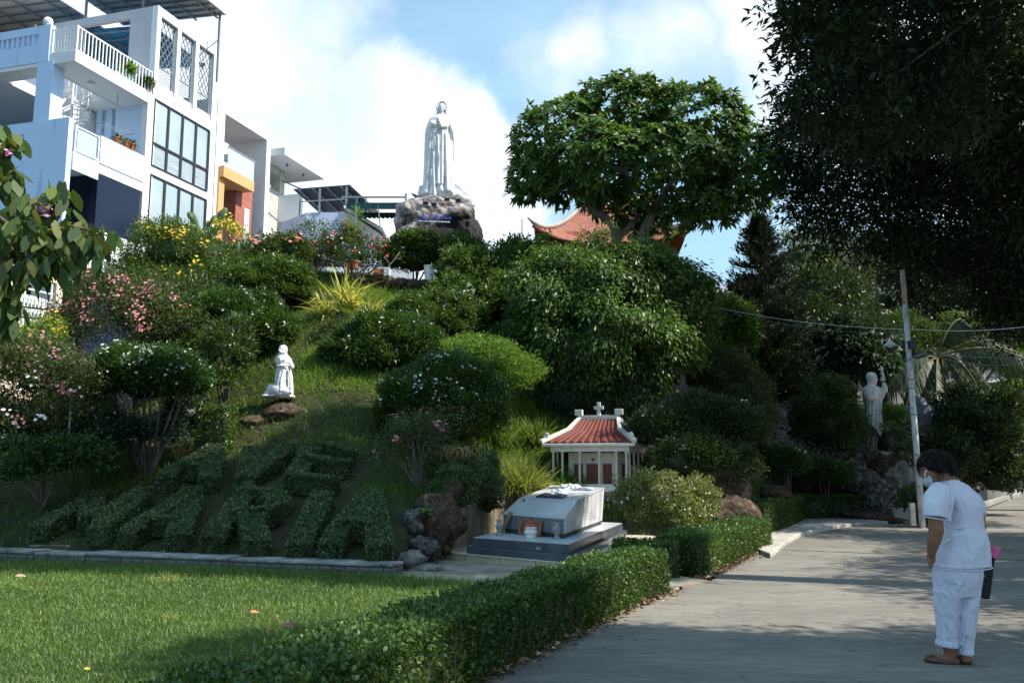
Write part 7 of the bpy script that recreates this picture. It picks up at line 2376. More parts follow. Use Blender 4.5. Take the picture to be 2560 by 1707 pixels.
# dark joints between the tiles on the riser
mb = MB()
a_, b_ = Vector((-1.09, 13.47)), Vector((1.05, 11.60)); dd = (b_ - a_).normalized(); nf = Vector((dd.y, -dd.x)); nf = nf if nf.y < 0 else -nf
for f_ in (.19, .43, .66, .86):
    p = a_.lerp(b_, f_)
    p0 = L2(tuple(p - dd * .004)); p1 = L2(tuple(p + dd * .004)); p2 = L2(tuple(p + dd * .004 + nf * .003)); p3 = L2(tuple(p - dd * .004 + nf * .003))
    mb.prism([p3, p2, p1, p0], 0, .104)
mb.build('tile_joint', m_black, t)
# body: black foot, sides, sloping front, tilted top
b0, b1, b2, b3 = (-.13, 14.06), (.745, 12.90), (1.61, 16.01), (.75, 17.18)
bq = [b0, b1, b2, b3]
ft = grow(bq, -.02)
mb = MB(); mb.prism([L2(p) for p in ft], .345, .43); mb.build('foot', m_black, t)
V = {}
lipL, lipR = Vector((*b0, .615)), Vector((*b1, .612)); rdL, rdR = Vector((.137, 14.5, .845)), Vector((.965, 13.40, .842)); tpR, tpL = Vector((1.655, 16.01, .965)), Vector((.80, 17.2, .98))
o3 = Vector((ot.x, ot.y, 0))
v0 = [Vector((*b0, .41)), Vector((*b1, .41)), Vector((*b2, .41)), Vector((*b3, .41)), lipL, lipR, rdR, tpR, tpL, rdL]
mb = MB(); mb.add([v - o3 for v in v0], [(0, 1, 5, 4)]); mb.v = [mb.v[i] for i in (0, 1, 5, 4)]; mb.f = [(0, 1, 2, 3)]; mb.build('front', M('shaded_front', (.10, .11, .13), (.22, .24, .27), rough=.5, scale=5, c3=(.40, .42, .45), stretch=(1, 1, .2), lo=.35, hi=.6), t)  # streaked front darker than the sides, its shade put into the colour
mb = MB(); mb.add([v - o3 for v in v0], [(1, 2, 7, 6, 5), (3, 0, 4, 9, 8), (2, 3, 8, 7), (0, 3, 2, 1)]); mb.build('side', m_side, t)
# lids as slabs
def slab(name, quad, th, mat, over=.02):
    q_ = [Vector(p) for p in quad]; c_ = sum(q_, Vector()) / 4
    q_ = [p + (p - c_).normalized() * over for p in q_]
    n_ = (q_[1] - q_[0]).cross(q_[2] - q_[0]).normalized()
    n_ = n_ if n_.z > 0 else -n_
    mb_ = MB(); mb_.add([p + n_ * .001 - o3 for p in q_] + [p + n_ * th - o3 for p in q_], [(3, 2, 1, 0), (4, 5, 6, 7), (0, 1, 5, 4), (1, 2, 6, 5), (2, 3, 7, 6), (3, 0, 4, 7)])
    return mb_.build(name, mat, t, bevel=.004), n_


slab('top', [rdL, rdR, tpR, tpL], .022, m_marble)
_, nsl = slab('sloping_panel', [lipL, lipR, rdR, rdL], .020, m_marble)
# inscription panel with rows of small gilt marks and a line frame
ux = (lipR - lipL); uy = (rdL - lipL)
m_gilt = M('faded_gilt', (.46, .40, .22), (.58, .50, .30), rough=.5, scale=20)


def on_panel(u, v, h_=.023):
    return lipL + ux * u + (rdL - lipL).lerp(rdR - lipR, u) * v + nsl * h_ - o3


mb = MB()
for (u0, v0_, u1, v1) in ((.04, .07, .96, .07), (.04, .93, .96, .93), (.04, .07, .04, .93), (.96, .07, .96, .93)):
    mb.bar(on_panel(u0, v0_), on_panel(u1, v1), .008, .002)
rr = np.random.default_rng(822)
for (vv, u0, u1, hh) in ((.80, .30, .86, .05), (.66, .26, .72, .035), (.54, .30, .78, .035), (.42, .28, .66, .035), (.30, .34, .74, .035), (.20, .30, .62, .03)):
    u = u0
    while u < u1:
        w_ = rr.uniform(.012, .022)
        mb.bar(on_panel(u, vv), on_panel(u, vv + hh), .006, .002)
        mb.bar(on_panel(u, vv + hh * rr.random()), on_panel(u + w_ * .7, vv + hh * rr.random()), .005, .002)
        u += w_ + (.02 if rr.random() < .2 else .006)
mb.build('inscription', m_gilt, t)
# oval portrait
c_ = on_panel(.145, .80, .024); e1 = ux.normalized() * .062; e2 = uy.normalized() * .05
for nm, k_, m_, hh in (('portrait_rim', 1.0, m_metalw, .0), ('portrait', .78, M('photo_grey', (.25, .26, .28), (.5, .5, .52), rough=.3, scale=18), .004)):
    mb = MB(); n = 24
    ring = [c_ + e1 * k_ * math.cos(2 * PI * i / n) + e2 * k_ * math.sin(2 * PI * i / n) + nsl * hh for i in range(n)]
    ring2 = [p + nsl * .006 for p in ring]
    mb.loft([ring, ring2]); mb.build(nm, m_, t)
mb = MB(); mb.ell(tuple(c_ + nsl * .012 - uy.normalized() * .012), (.028, .02, .012)); mb.ell(tuple(c_ + nsl * .012 + uy.normalized() * .012), (.014, .012, .012)); mb.build('portrait_figure', m_dark, t, smooth=True)


def on_top(u, v, h_=.024):
    """u across, v along the lid from the ridge to the head"""
    n_ = (rdR - rdL).cross(tpL - rdL).normalized()
    return rdL.lerp(rdR, u).lerp(tpL.lerp(tpR, u), v) + n_ * h_ - o3


# carved open book, cross with wreath on the lid
m_relief = M('relief_marble', (.50, .52, .56), (.60, .62, .65), rough=.4, scale=5)
mb = MB()
for (ua, ub) in ((.26, .49), (.51, .74)):
    rows_ = []
    for i in range(9):
        f_ = i / 8; u = ua + (ub - ua) * f_
        hgt = .03 + .045 * math.sin(PI * (.15 + .7 * f_))
        rows_.append([on_top(u, .05, .02), on_top(u, .05, hgt), on_top(u, .19, hgt), on_top(u, .19, .02)])
    mb.loft(rows_)
mb.build('carved_book', m_granite, t, bevel=0)
mb = MB()
mb.bar(on_top(.5, .26, .045), on_top(.5, .92, .045), .07, .05); mb.bar(on_top(.14, .72, .045), on_top(.86, .72, .045), .07, .05)
for (u, v) in ((.13, .72), (.87, .72), (.5, .93)):
    p = on_top(u, v, .05); mb.ell(tuple(p), (.07, .07, .03), 12, 8)
mb.build('carved_cross', m_relief, t, bevel=.004)
mb = MB(); rr = np.random.default_rng(823)
for i in range(26):
    a_ = 2 * PI * i / 26; p = on_top(.5 + .16 * math.cos(a_), .72 + .085 * math.sin(a_), .07)
    mb.ell(tuple(p + Vector(rr.normal(0, .008, 3))), (.035, .035, .028), 8, 6)
mb.build('carved_wreath', m_relief, t, smooth=True)
mb = MB()
for (u, v) in ((.3, .5), (.42, .42), (.36, .60)):
    mb.ell(tuple(on_top(u, v, .035)), (.045, .05, .025), 10, 6)
mb.build('carved_flower', m_relief, t, smooth=True)
mb = MB()                                             # old fixing holes and emblem on the step
pe = Vector((.42, 12.30, .275)); fd = (Vector(FR) - Vector(FL)).normalized(); nf2 = Vector((fd.y, -fd.x)); nf2 = nf2 if nf2.y < 0 else -nf2
base_ = Vector(FL).lerp(Vector(FR), .70)
for (du, z0_, z1_) in ((-.03, .255, .285), (0, .255, .285), (.03, .255, .285)):
    p = base_ + fd * du + nf2 * .002
    mb.bar((p.x - ot.x, p.y - ot.y, z0_), (p.x - ot.x, p.y - ot.y, z1_), .008, .004)
p = base_ + nf2 * .002
mb.bar((p.x - fd.x * .04 - ot.x, p.y - fd.y * .04 - ot.y, .25), (p.x + fd.x * .04 - ot.x, p.y + fd.y * .04 - ot.y, .25), .006, .006)
mb.build('step_emblem', m_relief, t)

# things standing on the tomb step
m_vase = M('grey_vase_stone', (.22, .22, .21), (.34, .34, .32), rough=.55, scale=12, c3=(.42, .42, .40))


def vase(x, y, lab, Yd):
    p = G(x, y, .345)
    t_ = thing('stone_vase', lab, 'vase', p, group='stone vases on the tomb step')
    H_ = .235
    prof = [(.0, 0), (.042, 0), (.044, .02), (.03, .035), (.028, .055), (.040, .09), (.050, .125), (.050, .15), (.036, .185), (.031, .20), (.046, .222), (.048, .232), (.040, .232), (.026, .205), (.02, .19)]
    MB().lathe([(r_ * 1.08, z_) for r_, z_ in prof], n=24).build('body', m_vase, t_, smooth=True)
    mb_ = MB()
    for k_ in range(8):
        a_ = k_ * PI / 4; mb_.ell((.054 * math.cos(a_), .054 * math.sin(a_), .14), (.008, .008, .016), 6, 5)
    mb_.build('relief', m_vase, t_, smooth=True)


vase(1248, 1338, 'grey stone vase at the left end of the tomb step', 12.6)
vase(1392, 1347, 'grey stone vase at the right end of the tomb step', 12.3)
p = G(1327, 1343, .345)
t_ = thing('incense_bowl', 'white round incense bowl in the middle of the tomb step', 'bowl', p)
MB().lathe([(0, 0), (.082, 0), (.086, .018), (.07, .024), (.075, .035), (.098, .062), (.100, .085), (.088, .108), (.074, .116), (.084, .128), (.092, .142), (.090, .150), (.080, .150), (.070, .125), (0, .12)], n=32).build('bowl', M('glazed_white', (.66, .65, .60), (.76, .75, .70), rough=.25, scale=6, spec=.6), t_, smooth=True)
mb = MB(); rr = np.random.default_rng(824)
for i in range(16):
    a_ = rr.uniform(0, 6.28); r_ = rr.uniform(0, .05)
    mb.bar((r_ * math.cos(a_), r_ * math.sin(a_), .12), (r_ * math.cos(a_) * 1.6, r_ * math.sin(a_) * 1.6, .20 + .06 * rr.random()), .004)
mb.build('incense_sticks', M('red_sticks', (.62, .05, .02), (.75, .12, .05), rough=.6, scale=20), t_)
# brown plaque leaning on the front
p0 = G(1302, 1338, .345); p1 = G(1364, 1342, .345)
t_ = thing('plaque', 'reddish brown plaque with a gilt border leaning behind the white bowl', 'plaque', (0, 0, 0))
A3, B3, n3 = Vector((-.13, 14.06, .345)), Vector((.745, 12.90, .345)), Vector((-.798, -.602, 0))
a_, b_ = A3.lerp(B3, .31) + n3 * .075, A3.lerp(B3, .69) + n3 * .075
fd = (b_ - a_).normalized(); back = -n3
up_ = (Vector((0, 0, 1)) + back * .18).normalized() * .235
th_ = back * .02


def pq(u, v, o_=0.0):
    return a_ + (b_ - a_) * u + up_ * v - back * o_


mb = MB(); vs = [pq(0, 0), pq(1, 0), pq(1, 1), pq(0, 1)]
mb.add(vs + [v + th_ for v in vs], [(0, 1, 2, 3), (7, 6, 5, 4), (0, 4, 5, 1), (1, 5, 6, 2), (2, 6, 7, 3), (3, 7, 4, 0)])
mb.build('board', M('red_granite', (.20, .075, .045), (.28, .11, .07), rough=.35, scale=25), t_)
mb = MB()
fr = [(.12, .07), (.88, .07), (.88, .12), (.94, .15), (.94, .85), (.88, .88), (.88, .93), (.12, .93), (.12, .88), (.06, .85), (.06, .15), (.12, .12)]
for i in range(len(fr)):
    mb.bar(pq(*fr[i], .002), pq(*fr[(i + 1) % len(fr)], .002), .006, .003)
for u in np.arange(.34, .70, .035):
    if abs(u - .5) > .02:
        mb.bar(pq(u, .62, .002), pq(u, .72, .002), .006, .003); mb.bar(pq(u, .66 + .05 * math.sin(u * 90), .002), pq(u + .02, .67, .002), .005, .003)
for u in (.66, .76, .84):
    mb.bar(pq(u, .28, .002), pq(u, .5, .002), .008, .003)
mb.build('gilt_lines', m_gilt, t_)
# wooden post leaning on the front
a_ = A3.lerp(B3, .09) + n3 * .14; b_ = A3.lerp(B3, .15) + n3 * .02 + Vector((0, 0, .33))
mb = MB(); mb.bar(a_ + Vector((0, 0, .02)), b_, .055, .05)
tag(mb.build('wooden_post', M('old_wood', (.16, .09, .06), (.34, .20, .14), rough=.85, scale=6, stretch=(8, 8, 1), c3=(.45, .30, .24)), bevel=.004), 'reddish wooden post leaning on the left front of the tomb', 'post')

# ---- little temple on its brick base
m_cream = M('cream_plaster', (.52, .50, .42), (.60, .58, .50), rough=.8, scale=2, c3=(.42, .40, .34), lo=.35, hi=.62)
m_cream2 = M('pale_trim', (.58, .58, .54), (.68, .68, .64), rough=.7, scale=4, c3=(.74, .74, .71), bump=.1, bscale=30)
m_rtile = M('maroon_tiles', (.12, .030, .024), (.17, .048, .040), rough=.6, scale=5, c3=(.21, .085, .07), spec=.25, lo=.35, hi=.65)
m_ddoor = M('maroon_doors', (.10, .022, .016), (.16, .035, .025), rough=.5, scale=6)
AZ = math.radians(-19)
tf = P(1376, 1209, 17.95)
t = thing('small_temple', 'miniature temple with maroon tiled roof and cross behind the tomb', 'temple', (tf[0], tf[1], tf[2]), AZ)
TW, TD = 1.62, 1.75      # width, depth of the floor


def tb(name, mat, *boxes, bevel=0):
    return bx(t, name, mat, *boxes, bevel=bevel)


tb('floor', m_cream2, (-.06, TW + .06, -.06, TD + .06, -.15, 0), bevel=.006)
tb('brick_base', brickmat('grey_block', (.17, .165, .15), (.24, .235, .21), (.09, .09, .085), 2.6, bw=.8, rh=.3, ms=.02), (-.03, TW + .03, -.03, TD + .03, -1.15, -.151))
tb('wall', m_cream, (.30, TW - .30, .30, .34, 0, .62), (.30, .34, .341, TD - .3, 0, .62), (TW - .34, TW - .30, .341, TD - .3, 0, .62), (.341, TW - .341, TD - .34, TD - .3, 0, .62))
for (a_, b_, n_) in ((.42, .60, 1), (.68, .94, 2), (1.02, 1.20, 1)):
    o = tb('door', m_ddoor, (a_, b_, .275, .298, .005, .40))
    mb = MB()
    k_ = n_ * 2
    for i in range(k_):
        u0 = a_ + (b_ - a_) * i / k_ + .012; u1 = a_ + (b_ - a_) * (i + 1) / k_ - .012
        for (z0_, z1_) in ((.03, .14), (.17, .38)):
            for s_ in ((u0, u1, z0_, z0_), (u0, u1, z1_, z1_), (u0, u0, z0_, z1_), (u1, u1, z0_, z1_)):
                mb.bar((s_[0], .272, s_[2]), (s_[1], .272, s_[3]), .005)
    mb.build('panel_moulding', M('door_line', (.30, .12, .09), (.36, .16, .12), rough=.5) if 'door_line' not in bpy.data.materials else bpy.data.materials['door_line'], o)
tb('side_door', m_ddoor, (TW - .298, TW - .275, .7, 1.0, .005, .40))
mb = MB(); mb.box(.80, .825, .285, .298, .44, .51); mb.box(.775, .85, .286, .297, .475, .495); mb.build('wall_cross', m_ddoor, t)
for x_ in (.05, .24, .60, 1.0, 1.35, 1.55):
    MB().lathe([(.036, 0), (.036, .02), (.027, .03), (.024, .60), (.036, .62), (.036, .64)], (x_, .045, 0), 14).build('column', m_cream, t, smooth=False)
for y_ in (.35, .8, 1.25, 1.68):
    for x_ in (.05, 1.55):
        MB().lathe([(.036, 0), (.036, .02), (.027, .03), (.024, .60), (.036, .62), (.036, .64)], (x_, y_, 0), 14).build('column', m_cream, t, smooth=False)
tb('beam', m_cream2, (0, TW, 0, .09, .64, .74), (0, .09, .091, TD, .64, .74), (TW - .09, TW, .091, TD, .64, .74), (.091, TW - .091, TD - .09, TD, .64, .74), bevel=.004)
tb('eave', m_cream2, (-.14, TW + .14, -.14, TD + .14, .742, .80), bevel=.01)
# hipped gable roof: lower flared slope and steep upper slope, corrugated tiles
x0_, x1_, y0_, y1_ = -.12, TW + .12, -.12, TD + .12
kz, rz_ = 1.06, 1.24


def tile_slope(p0, p1, q0, q1, k0, k1, zk, n, name='tiles'):
    """front slope from eave p0-p1 via kink k0-k1 to ridge q0-q1 with half round ribs"""
    rows_ = []
    m_ = n * 8
    for i in range(m_ + 1):
        f_ = i / m_
        hb = .046 * abs(math.sin(PI * f_ * n)) ** .8
        col = []
        for s_ in np.linspace(0, 1, 9):
            if s_ < .5:
                a2 = Vector(p0).lerp(Vector(p1), f_); b2_ = Vector(k0).lerp(Vector(k1), f_); p = a2.lerp(b2_, s_ * 2)
            else:
                a2 = Vector(k0).lerp(Vector(k1), f_); b2_ = Vector(q0).lerp(Vector(q1), f_); p = a2.lerp(b2_, (s_ - .5) * 2)
            col.append(p + Vector((0, 0, hb)))
        rows_.append(col)
    mb_ = MB(); mb_.loft(rows_, cap=False, closed=False)
    # closed tile ends at the eave
    for i in range(m_):
        a2, b2_ = rows_[i][0], rows_[i + 1][0]
        ba = Vector(p0).lerp(Vector(p1), i / m_); bb_ = Vector(p0).lerp(Vector(p1), (i + 1) / m_)
        mb_.add([ba, bb_, b2_, a2], [(0, 1, 2, 3)])
    return mb_.build(name, m_rtile, t, smooth=True)


R0, R1 = (.40, TD / 2, 1.32), (TW - .40, TD / 2, 1.32)
K0, K1 = (.30, .42, 1.06), (TW - .30, .42, 1.06)
tile_slope((x0_ + .03, y0_, .80), (x1_ - .03, y0_, .80), R0, R1, K0, K1, 0, 11)
KB0, KB1 = (.30, TD - .42, 1.06), (TW - .30, TD - .42, 1.06)
tile_slope((x1_ - .03, y1_, .80), (x0_ + .03, y1_, .80), R1, R0, KB1, KB0, 0, 13)
tile_slope((x1_, y0_ + .03, .80), (x1_, y1_ - .03, .80), (TW - .31, .50, 1.055), (TW - .31, TD - .50, 1.055), (TW - .1, .30, .93), (TW - .1, TD - .30, .93), 0, 14)
tile_slope((x0_, y1_ - .03, .80), (x0_, y0_ + .03, .80), (.31, TD - .50, 1.055), (.31, .50, 1.055), (.1, TD - .30, .93), (.1, .30, .93), 0, 14)
mb = MB()
for (xa, s_) in ((.34, 1), (TW - .34, -1)):
    mb.add([(xa, .44, 1.05), (xa, TD - .44, 1.05), (xa + .04 * s_, TD / 2, 1.32), (xa + .05 * s_, .44, 1.05), (xa + .05 * s_, TD - .44, 1.05), (xa + .09 * s_, TD / 2, 1.32)],
           [(0, 1, 2), (5, 4, 3), (0, 2, 5, 3), (1, 4, 5, 2), (0, 3, 4, 1)])
mb.build('gable', m_cream, t)
mb = MB()
zl = .045
for sx_, X in ((-1, 0), (1, TW)):
    for sy_, Yc in ((-1, 0), (1, TD)):
        e_ = (X + sx_ * .15, Yc + sy_ * .15, .84); k_ = (X - sx_ * .28, (.40 if sy_ < 0 else TD - .40), 1.10); r_ = (X - sx_ * .40, TD / 2, 1.35)
        mb.bar(e_, k_, .075, .085); mb.bar(k_, r_, .075, .085)
        mb.cbox((X + sx_ * .06, Yc + sy_ * .06, .965), (.08, .06, .11), rz=0, ry=-.5 * sx_)
mb.bar((.36, TD / 2, 1.36), (TW - .36, TD / 2, 1.36), .10, .09)
mb.build('hip_trim', m_cream2, t, bevel=.006)
tb('ridge_block', m_cream2, (.30, .46, TD / 2 - .06, TD / 2 + .06, 1.41, 1.53), (TW - .46, TW - .30, TD / 2 - .06, TD / 2 + .06, 1.41, 1.53), bevel=.008)
mb = MB(); cx_ = TW / 2; mb.box(cx_ - .035, cx_ + .035, TD / 2 - .03, TD / 2 + .03, 1.40, 1.68); mb.box(cx_ - .10, cx_ - .036, TD / 2 - .029, TD / 2 + .029, 1.53, 1.60); mb.box(cx_ + .036, cx_ + .10, TD / 2 - .029, TD / 2 + .029, 1.53, 1.60)
mb.build('roof_cross', m_cream2, t, bevel=.006)
mb = MB(); mb.bar((-.14, .1, -.1), (-.02, .03, .45), .025)
o = mb.build('stick', m_barkg, t)

# ---- white pot, terracotta pots, ledge and books on the crest
p = P(1073, 702, 24.4)
t_ = thing('white_pot', 'tall white plastic pot under the rounded shrub tree', 'pot', p)
MB().lathe([(0, 0), (.12, 0), (.155, .40), (.165, .40), (.165, .43), (.145, .43), (.13, .34), (0, .34)], n=24).build('body', m_metalw, t_, smooth=False)
MB().lathe([(0, .34), (.135, .342)], n=20).build('soil', m_earth, t_)
for (x, y, Yd, s_, lab) in ((888, 672, 24.2, 1.0, 'terracotta pot in the middle of the crest under the red flowers'), (872, 674, 24.3, .8, 'smaller terracotta pot left of the middle one'), (1094, 700, 24.7, .9, 'terracotta pot half hidden behind the white pot')):
    p = P(x, y, Yd)
    t_ = thing('terracotta_pot', lab, 'pot', p, group='terracotta pots on the crest')
    MB().lathe([(0, 0), (.08 * s_, 0), (.11 * s_, .18 * s_), (.13 * s_, .18 * s_), (.13 * s_, .23 * s_), (.10 * s_, .23 * s_), (.09 * s_, .16 * s_), (0, .16 * s_)], n=20).build('body', m_terra, t_)
    MB().lathe([(0, .16 * s_), (.088 * s_, .162 * s_)], n=16).build('soil', m_earth, t_)
a_ = P(900, 700, 24.3); b_ = P(1110, 712, 24.2)
mb = MB()
for i in range(7):
    f_ = i / 7; x_ = a_[0] + (b_[0] - a_[0]) * f_
    boulder_mb(mb, (x_ + .15, 24.3, a_[2] - .1 - .05 * f_), (.26, .22, .17), 120 + i, 3, .3)
tag(mb.build('rubble_ledge', m_rockb, smooth=True), 'rough rubble ledge carrying the pots on the crest', 'ledge')
p = P(950, 690, 24.1)
mb = MB()
for i in range(5):
    mb.cbox((p[0] + rr.uniform(-.02, .02), 24.1, p[2] + .03 + i * .035), (.36, .22, .03), rz=rr.uniform(-.2, .2))
tag(mb.build('stacked_bricks', m_terra), 'small stack of thin bricks on the rubble ledge', 'bricks')
p = P(968, 690, 24.0)
mb = MB()
for i in range(7):
    mb.cbox((p[0], 24.0, p[2] + .02 + i * .03), (.16, .16, .024), rz=rr.uniform(-.3, .3))
tag(mb.build('stacked_tiles', m_metalw), 'stack of white tiles right of the thin bricks', 'tiles')
# bare twisted branch
mb = MB(); mb.tube([P(970, 700, 24.1), P(966, 672, 24.1), P(985, 650, 24.1), P(1000, 630, 24.1)], [.03, .025, .018, .01], 6); mb.tube([P(975, 662, 24.1), P(960, 640, 24.1)], [.018, .008], 5); mb.tube([P(985, 650, 24.1), P(1004, 645, 24.1)], [.014, .006], 5)
tag(mb.build('bare_branch', m_barkg, smooth=True), 'bare twisted branch rising beside the stack of tiles', 'branch')
# dark metal stake at the left
mb = MB(); mb.tube([P(170, 1118, 14.6), P(178, 990, 14.6)], .018, 8); tag(mb.build('metal_stake', m_steel, smooth=True), 'thin grey metal stake among the pink shrub at the left', 'stake')
# water hose loop by the hedge
mb = MB(); c_ = P(1875, 1295, 15.2)
mb.tube([(c_[0] + .17 * math.cos(a2) + .05, c_[1] + .1 * math.sin(a2), .12 + .16 * math.sin(a2) + .1) for a2 in np.linspace(.2, 3.5, 16)], .016, 6)
tag(mb.build('garden_hose', m_frame, smooth=True), 'loop of grey garden hose behind the hedge end', 'hose')
# earth heap behind the hedge
for i, (x, y, Yd, r_, lab) in enumerate([(1830, 1300, 15.8, (.55, .5, .38), 'earth covered rock behind the hedge right of the white flowered bush'), (1805, 1230, 17.2, (.6, .5, .5), 'dark rooty earth mound behind the white flowered bush'), (1930, 1235, 20.4, (.45, .4, .25), 'sunlit brown rock behind the low hedge')]):
    p = P(x, y, Yd); mb = MB(); boulder_mb(mb, (0, 0, 0), r_, 140 + i, 4, .3); o = mb.build('earth_rock', m_rockb, smooth=True); o.location = p; tag(o, lab, 'rock', 'earth covered rocks behind the hedges')

# ---- lamp pole, wires
m_polew = M('rusty_white_pole', (.42, .43, .44), (.62, .63, .64), rough=.6, scale=7, c3=(.66, .67, .68), lo=.42, hi=.5, stretch=(1, 1, .5))
m_rust = M('rusty_pole_top', (.20, .07, .03), (.55, .50, .46), rough=.8, scale=4, stretch=(1, 1, .25), lo=.42, hi=.60)
YP = 20.0
pb_ = P(2300, 1250, YP); pt = P(2256, 675, YP)
t = thing('lamp_pole', 'rusty white pole with a bell shaped lamp and floodlight on the right', 'pole', (pb_[0] + .0, YP, 0))
o_ = Vector((pb_[0], YP, 0))
top = Vector(pt) - o_
split = .86
mb = MB(); mb.tube([(.02, 0, -.1), tuple(top * split)], [.070, .060], 16); mb.build('shaft', m_polew, t, smooth=True)
mb = MB(); mb.tube([tuple(top * split), tuple(top)], [.0598, .056], 16); mb.build('shaft_top', m_rust, t, smooth=True)
mb = MB()
for z_ in (.9, 1.6, 2.5, 3.1, 3.3, 3.75, 4.15):
    p = top * (z_ / top.z); mb.tube([(p.x, 0, z_), (p.x, 0, z_ + .03)], .073, 16)
mb.build('clamp_ring', m_steel, t)


def pw(x, y, d=0.0):
    return Vector(P(x, y, YP + d)) - o_


mb = MB(); mb.tube([pw(2268, 832), pw(2245, 836), pw(2226, 838), pw(2225, 846)], .012, 6); mb.build('lamp_arm', m_steel, t)
lc = pw(2225, 863)
MB().lathe([(.02, .17), (.035, .13), (.06, .08), (.10, .03), (.148, 0), (.150, -.012), (.145, -.012), (.09, .02), (.03, .06)], tuple(lc), 24).build('lamp_shade', M('polished_metal', (.60, .61, .62), (.74, .74, .75), rough=.3, metal=.1, scale=9), t, smooth=True)
MB().lathe([(.02, .03), (.055, .0), (.06, -.03), (.04, -.055), (0, -.06)], tuple(lc), 16).build('bulb_cover', m_glass, t, smooth=True)
mb = MB(); mb.cbox(tuple(pw(2280, 862, -.1)), (.16, .12, .19)); mb.build('junction_box', m_flood, t, bevel=.01)
mb = MB(); mb.cbox(tuple(pw(2262, 860, .1)), (.10, .12, .19)); mb.build('junction_box', m_flood, t, bevel=.01)
mb = MB(); mb.cbox(tuple(pw(2300, 890, -.15)), (.24, .22, .05), ry=-.35, rx=.25); mb.build('floodlight', m_flood, t, bevel=.01)
mb = MB(); mb.bar(pw(2279, 893, -.05), pw(2292, 893, -.1), .03); mb.build('bracket', m_steel, t)
mb = MB(); mb.tube([pw(2283, 870, -.12), pw(2288, 876, -.12), pw(2287, 882, -.12), pw(2278, 884, -.1)], .008, 5); mb.build('loose_cable', m_frame, t)
bx(t, 'cable_box', M('box_beige', (.30, .29, .26), (.36, .35, .32), rough=.7), (-.25, -.14, -.05, .05, .05, .55))


def wire(a, b, sag, r_, lab, mat=m_steel):
    a, b = Vector(a), Vector(b)
    pts = [a.lerp(b, i / 24) - Vector((0, 0, sag * 4 * (i / 24) * (1 - i / 24))) for i in range(25)]
    mb_ = MB(); mb_.tube(pts, r_, 5)
    return tag(mb_.build('overhead_wire', mat), lab, 'wire', 'overhead wires around the lamp pole')


wire(P(2270, 823, YP), P(1800, 770, 24), .12, .007, 'upper wire running left from the lamp pole to the trees', m_metalw)
wire(P(2270, 830, YP), P(1800, 771, 24), .22, .005, 'slack lower wire running left from the lamp pole')
wire(P(2275, 822, YP), P(2640, 806, 17), .10, .007, 'wire running right from the lamp pole above the palm', m_metalw)
wire(P(2283, 868, YP), P(2640, 884, 17), .15, .009, 'thick wire running right from the junction box')
wire(P(2283, 870, YP), P(2640, 890, 17.5), .28, .006, 'sagging wire under the thick one right of the junction box')

# ---- kerb, block
mb = MB()
kp = [(10.35, 21.3), (12.2, 24.2), (14.8, 28.2), (17.2, 31.8), (19.6, 35.4), (26, 44)]
for (xa, ya), (xb, yb) in zip(kp[:-1], kp[1:]):
    d = Vector((xb - xa, yb - ya)); L_ = d.length; d.normalize(); nv = Vector((-d.y, d.x)) * .18
    mb.prism([(xa, ya), (xb - d.x * .015, yb - d.y * .015), (xb - d.x * .015 + nv.x, yb - d.y * .015 + nv.y), (xa + nv.x, ya + nv.y)], -.02, .17)
struct(mb.build('kerb', M('kerb_stone', (.18, .17, .15), (.32, .31, .28), rough=.9, scale=2), bevel=.03))
mb = MB(); p = G(2493, 1243, 0); mb.box(18.2, 18.75, 34.2, 34.7, 0, .62); mb.box(18.15, 18.8, 34.15, 34.75, .621, .70)
tag(mb.build('concrete_bollard', m_pave, bevel=.02), 'short square concrete block at the kerb behind the person', 'block')
mb = MB(); mb.box(18.9, 23.5, 36.2, 36.5, .4, .5); mb.box(19.2, 19.5, 36.25, 36.45, -.02, .399); mb.box(22.6, 22.9, 36.25, 36.45, -.02, .399)
tag(mb.build('stone_bench', m_pave), 'low stone bench behind the concrete block at the right', 'bench')

# ---- single leaves on the lawn
for (x, y, s_, m_, lab) in ((625, 1528, .085, (.55, .19, .08), 'orange brown fallen leaf on the lawn'), (705, 1561, .15, (.07, .05, .035), 'dark curled fallen leaf on the lawn near the hedge'), (38, 1438, .13, (.38, .26, .17), 'pale brown fallen leaf at the left lawn edge'),
                            (210, 1670, .04, (.75, .55, .06), 'tiny yellow fallen leaf at the lower left')):
    p = G(x, y, .05); lm = LM(); r2 = np.random.default_rng(int(x))
    add_strips(lm, np.array([p]), np.array([[1.0, .3, .1]]), s_, s_ * .5, .2, r2, segs=4, prof=(.2, .9, 1, .6, .1), sdir=np.array([[-.2, .8, .5]]), R=np.array([.5]))
    tag(lm.build('fallen_leaf', leafmat('leaf_' + str(x), [(0, m_), (1, m_)], rough=.8, trans=.1)), lab, 'leaf', 'fallen leaves on the lawn')
# ------------------------------------------------------------------ the bowing person in white
YF = 6.5
q8 = 2.613
pf = P(2380, 1660, YF)
t_p = thing('person', 'person in white t-shirt and white trousers bowing with a face mask on', 'person', (pf[0], YF, 0))


def c8(x, y, dy=0.0):
    p = P(2200 + x / q8, 1100 + y / q8, YF + dy)
    return (p[0] - pf[0], p[1] - YF, p[2])


def V8(x, y, dy=0.0):
    return Vector(c8(x, y, dy))


m_skin = M('skin', (.20, .095, .055), (.26, .125, .075), rough=.55, scale=9, spec=.35)
m_hair = M('black_hair', (.006, .005, .005), (.016, .012, .010), rough=.65, scale=30, stretch=(1, 4, 6), bump=.8, bscale=60, spec=.15)


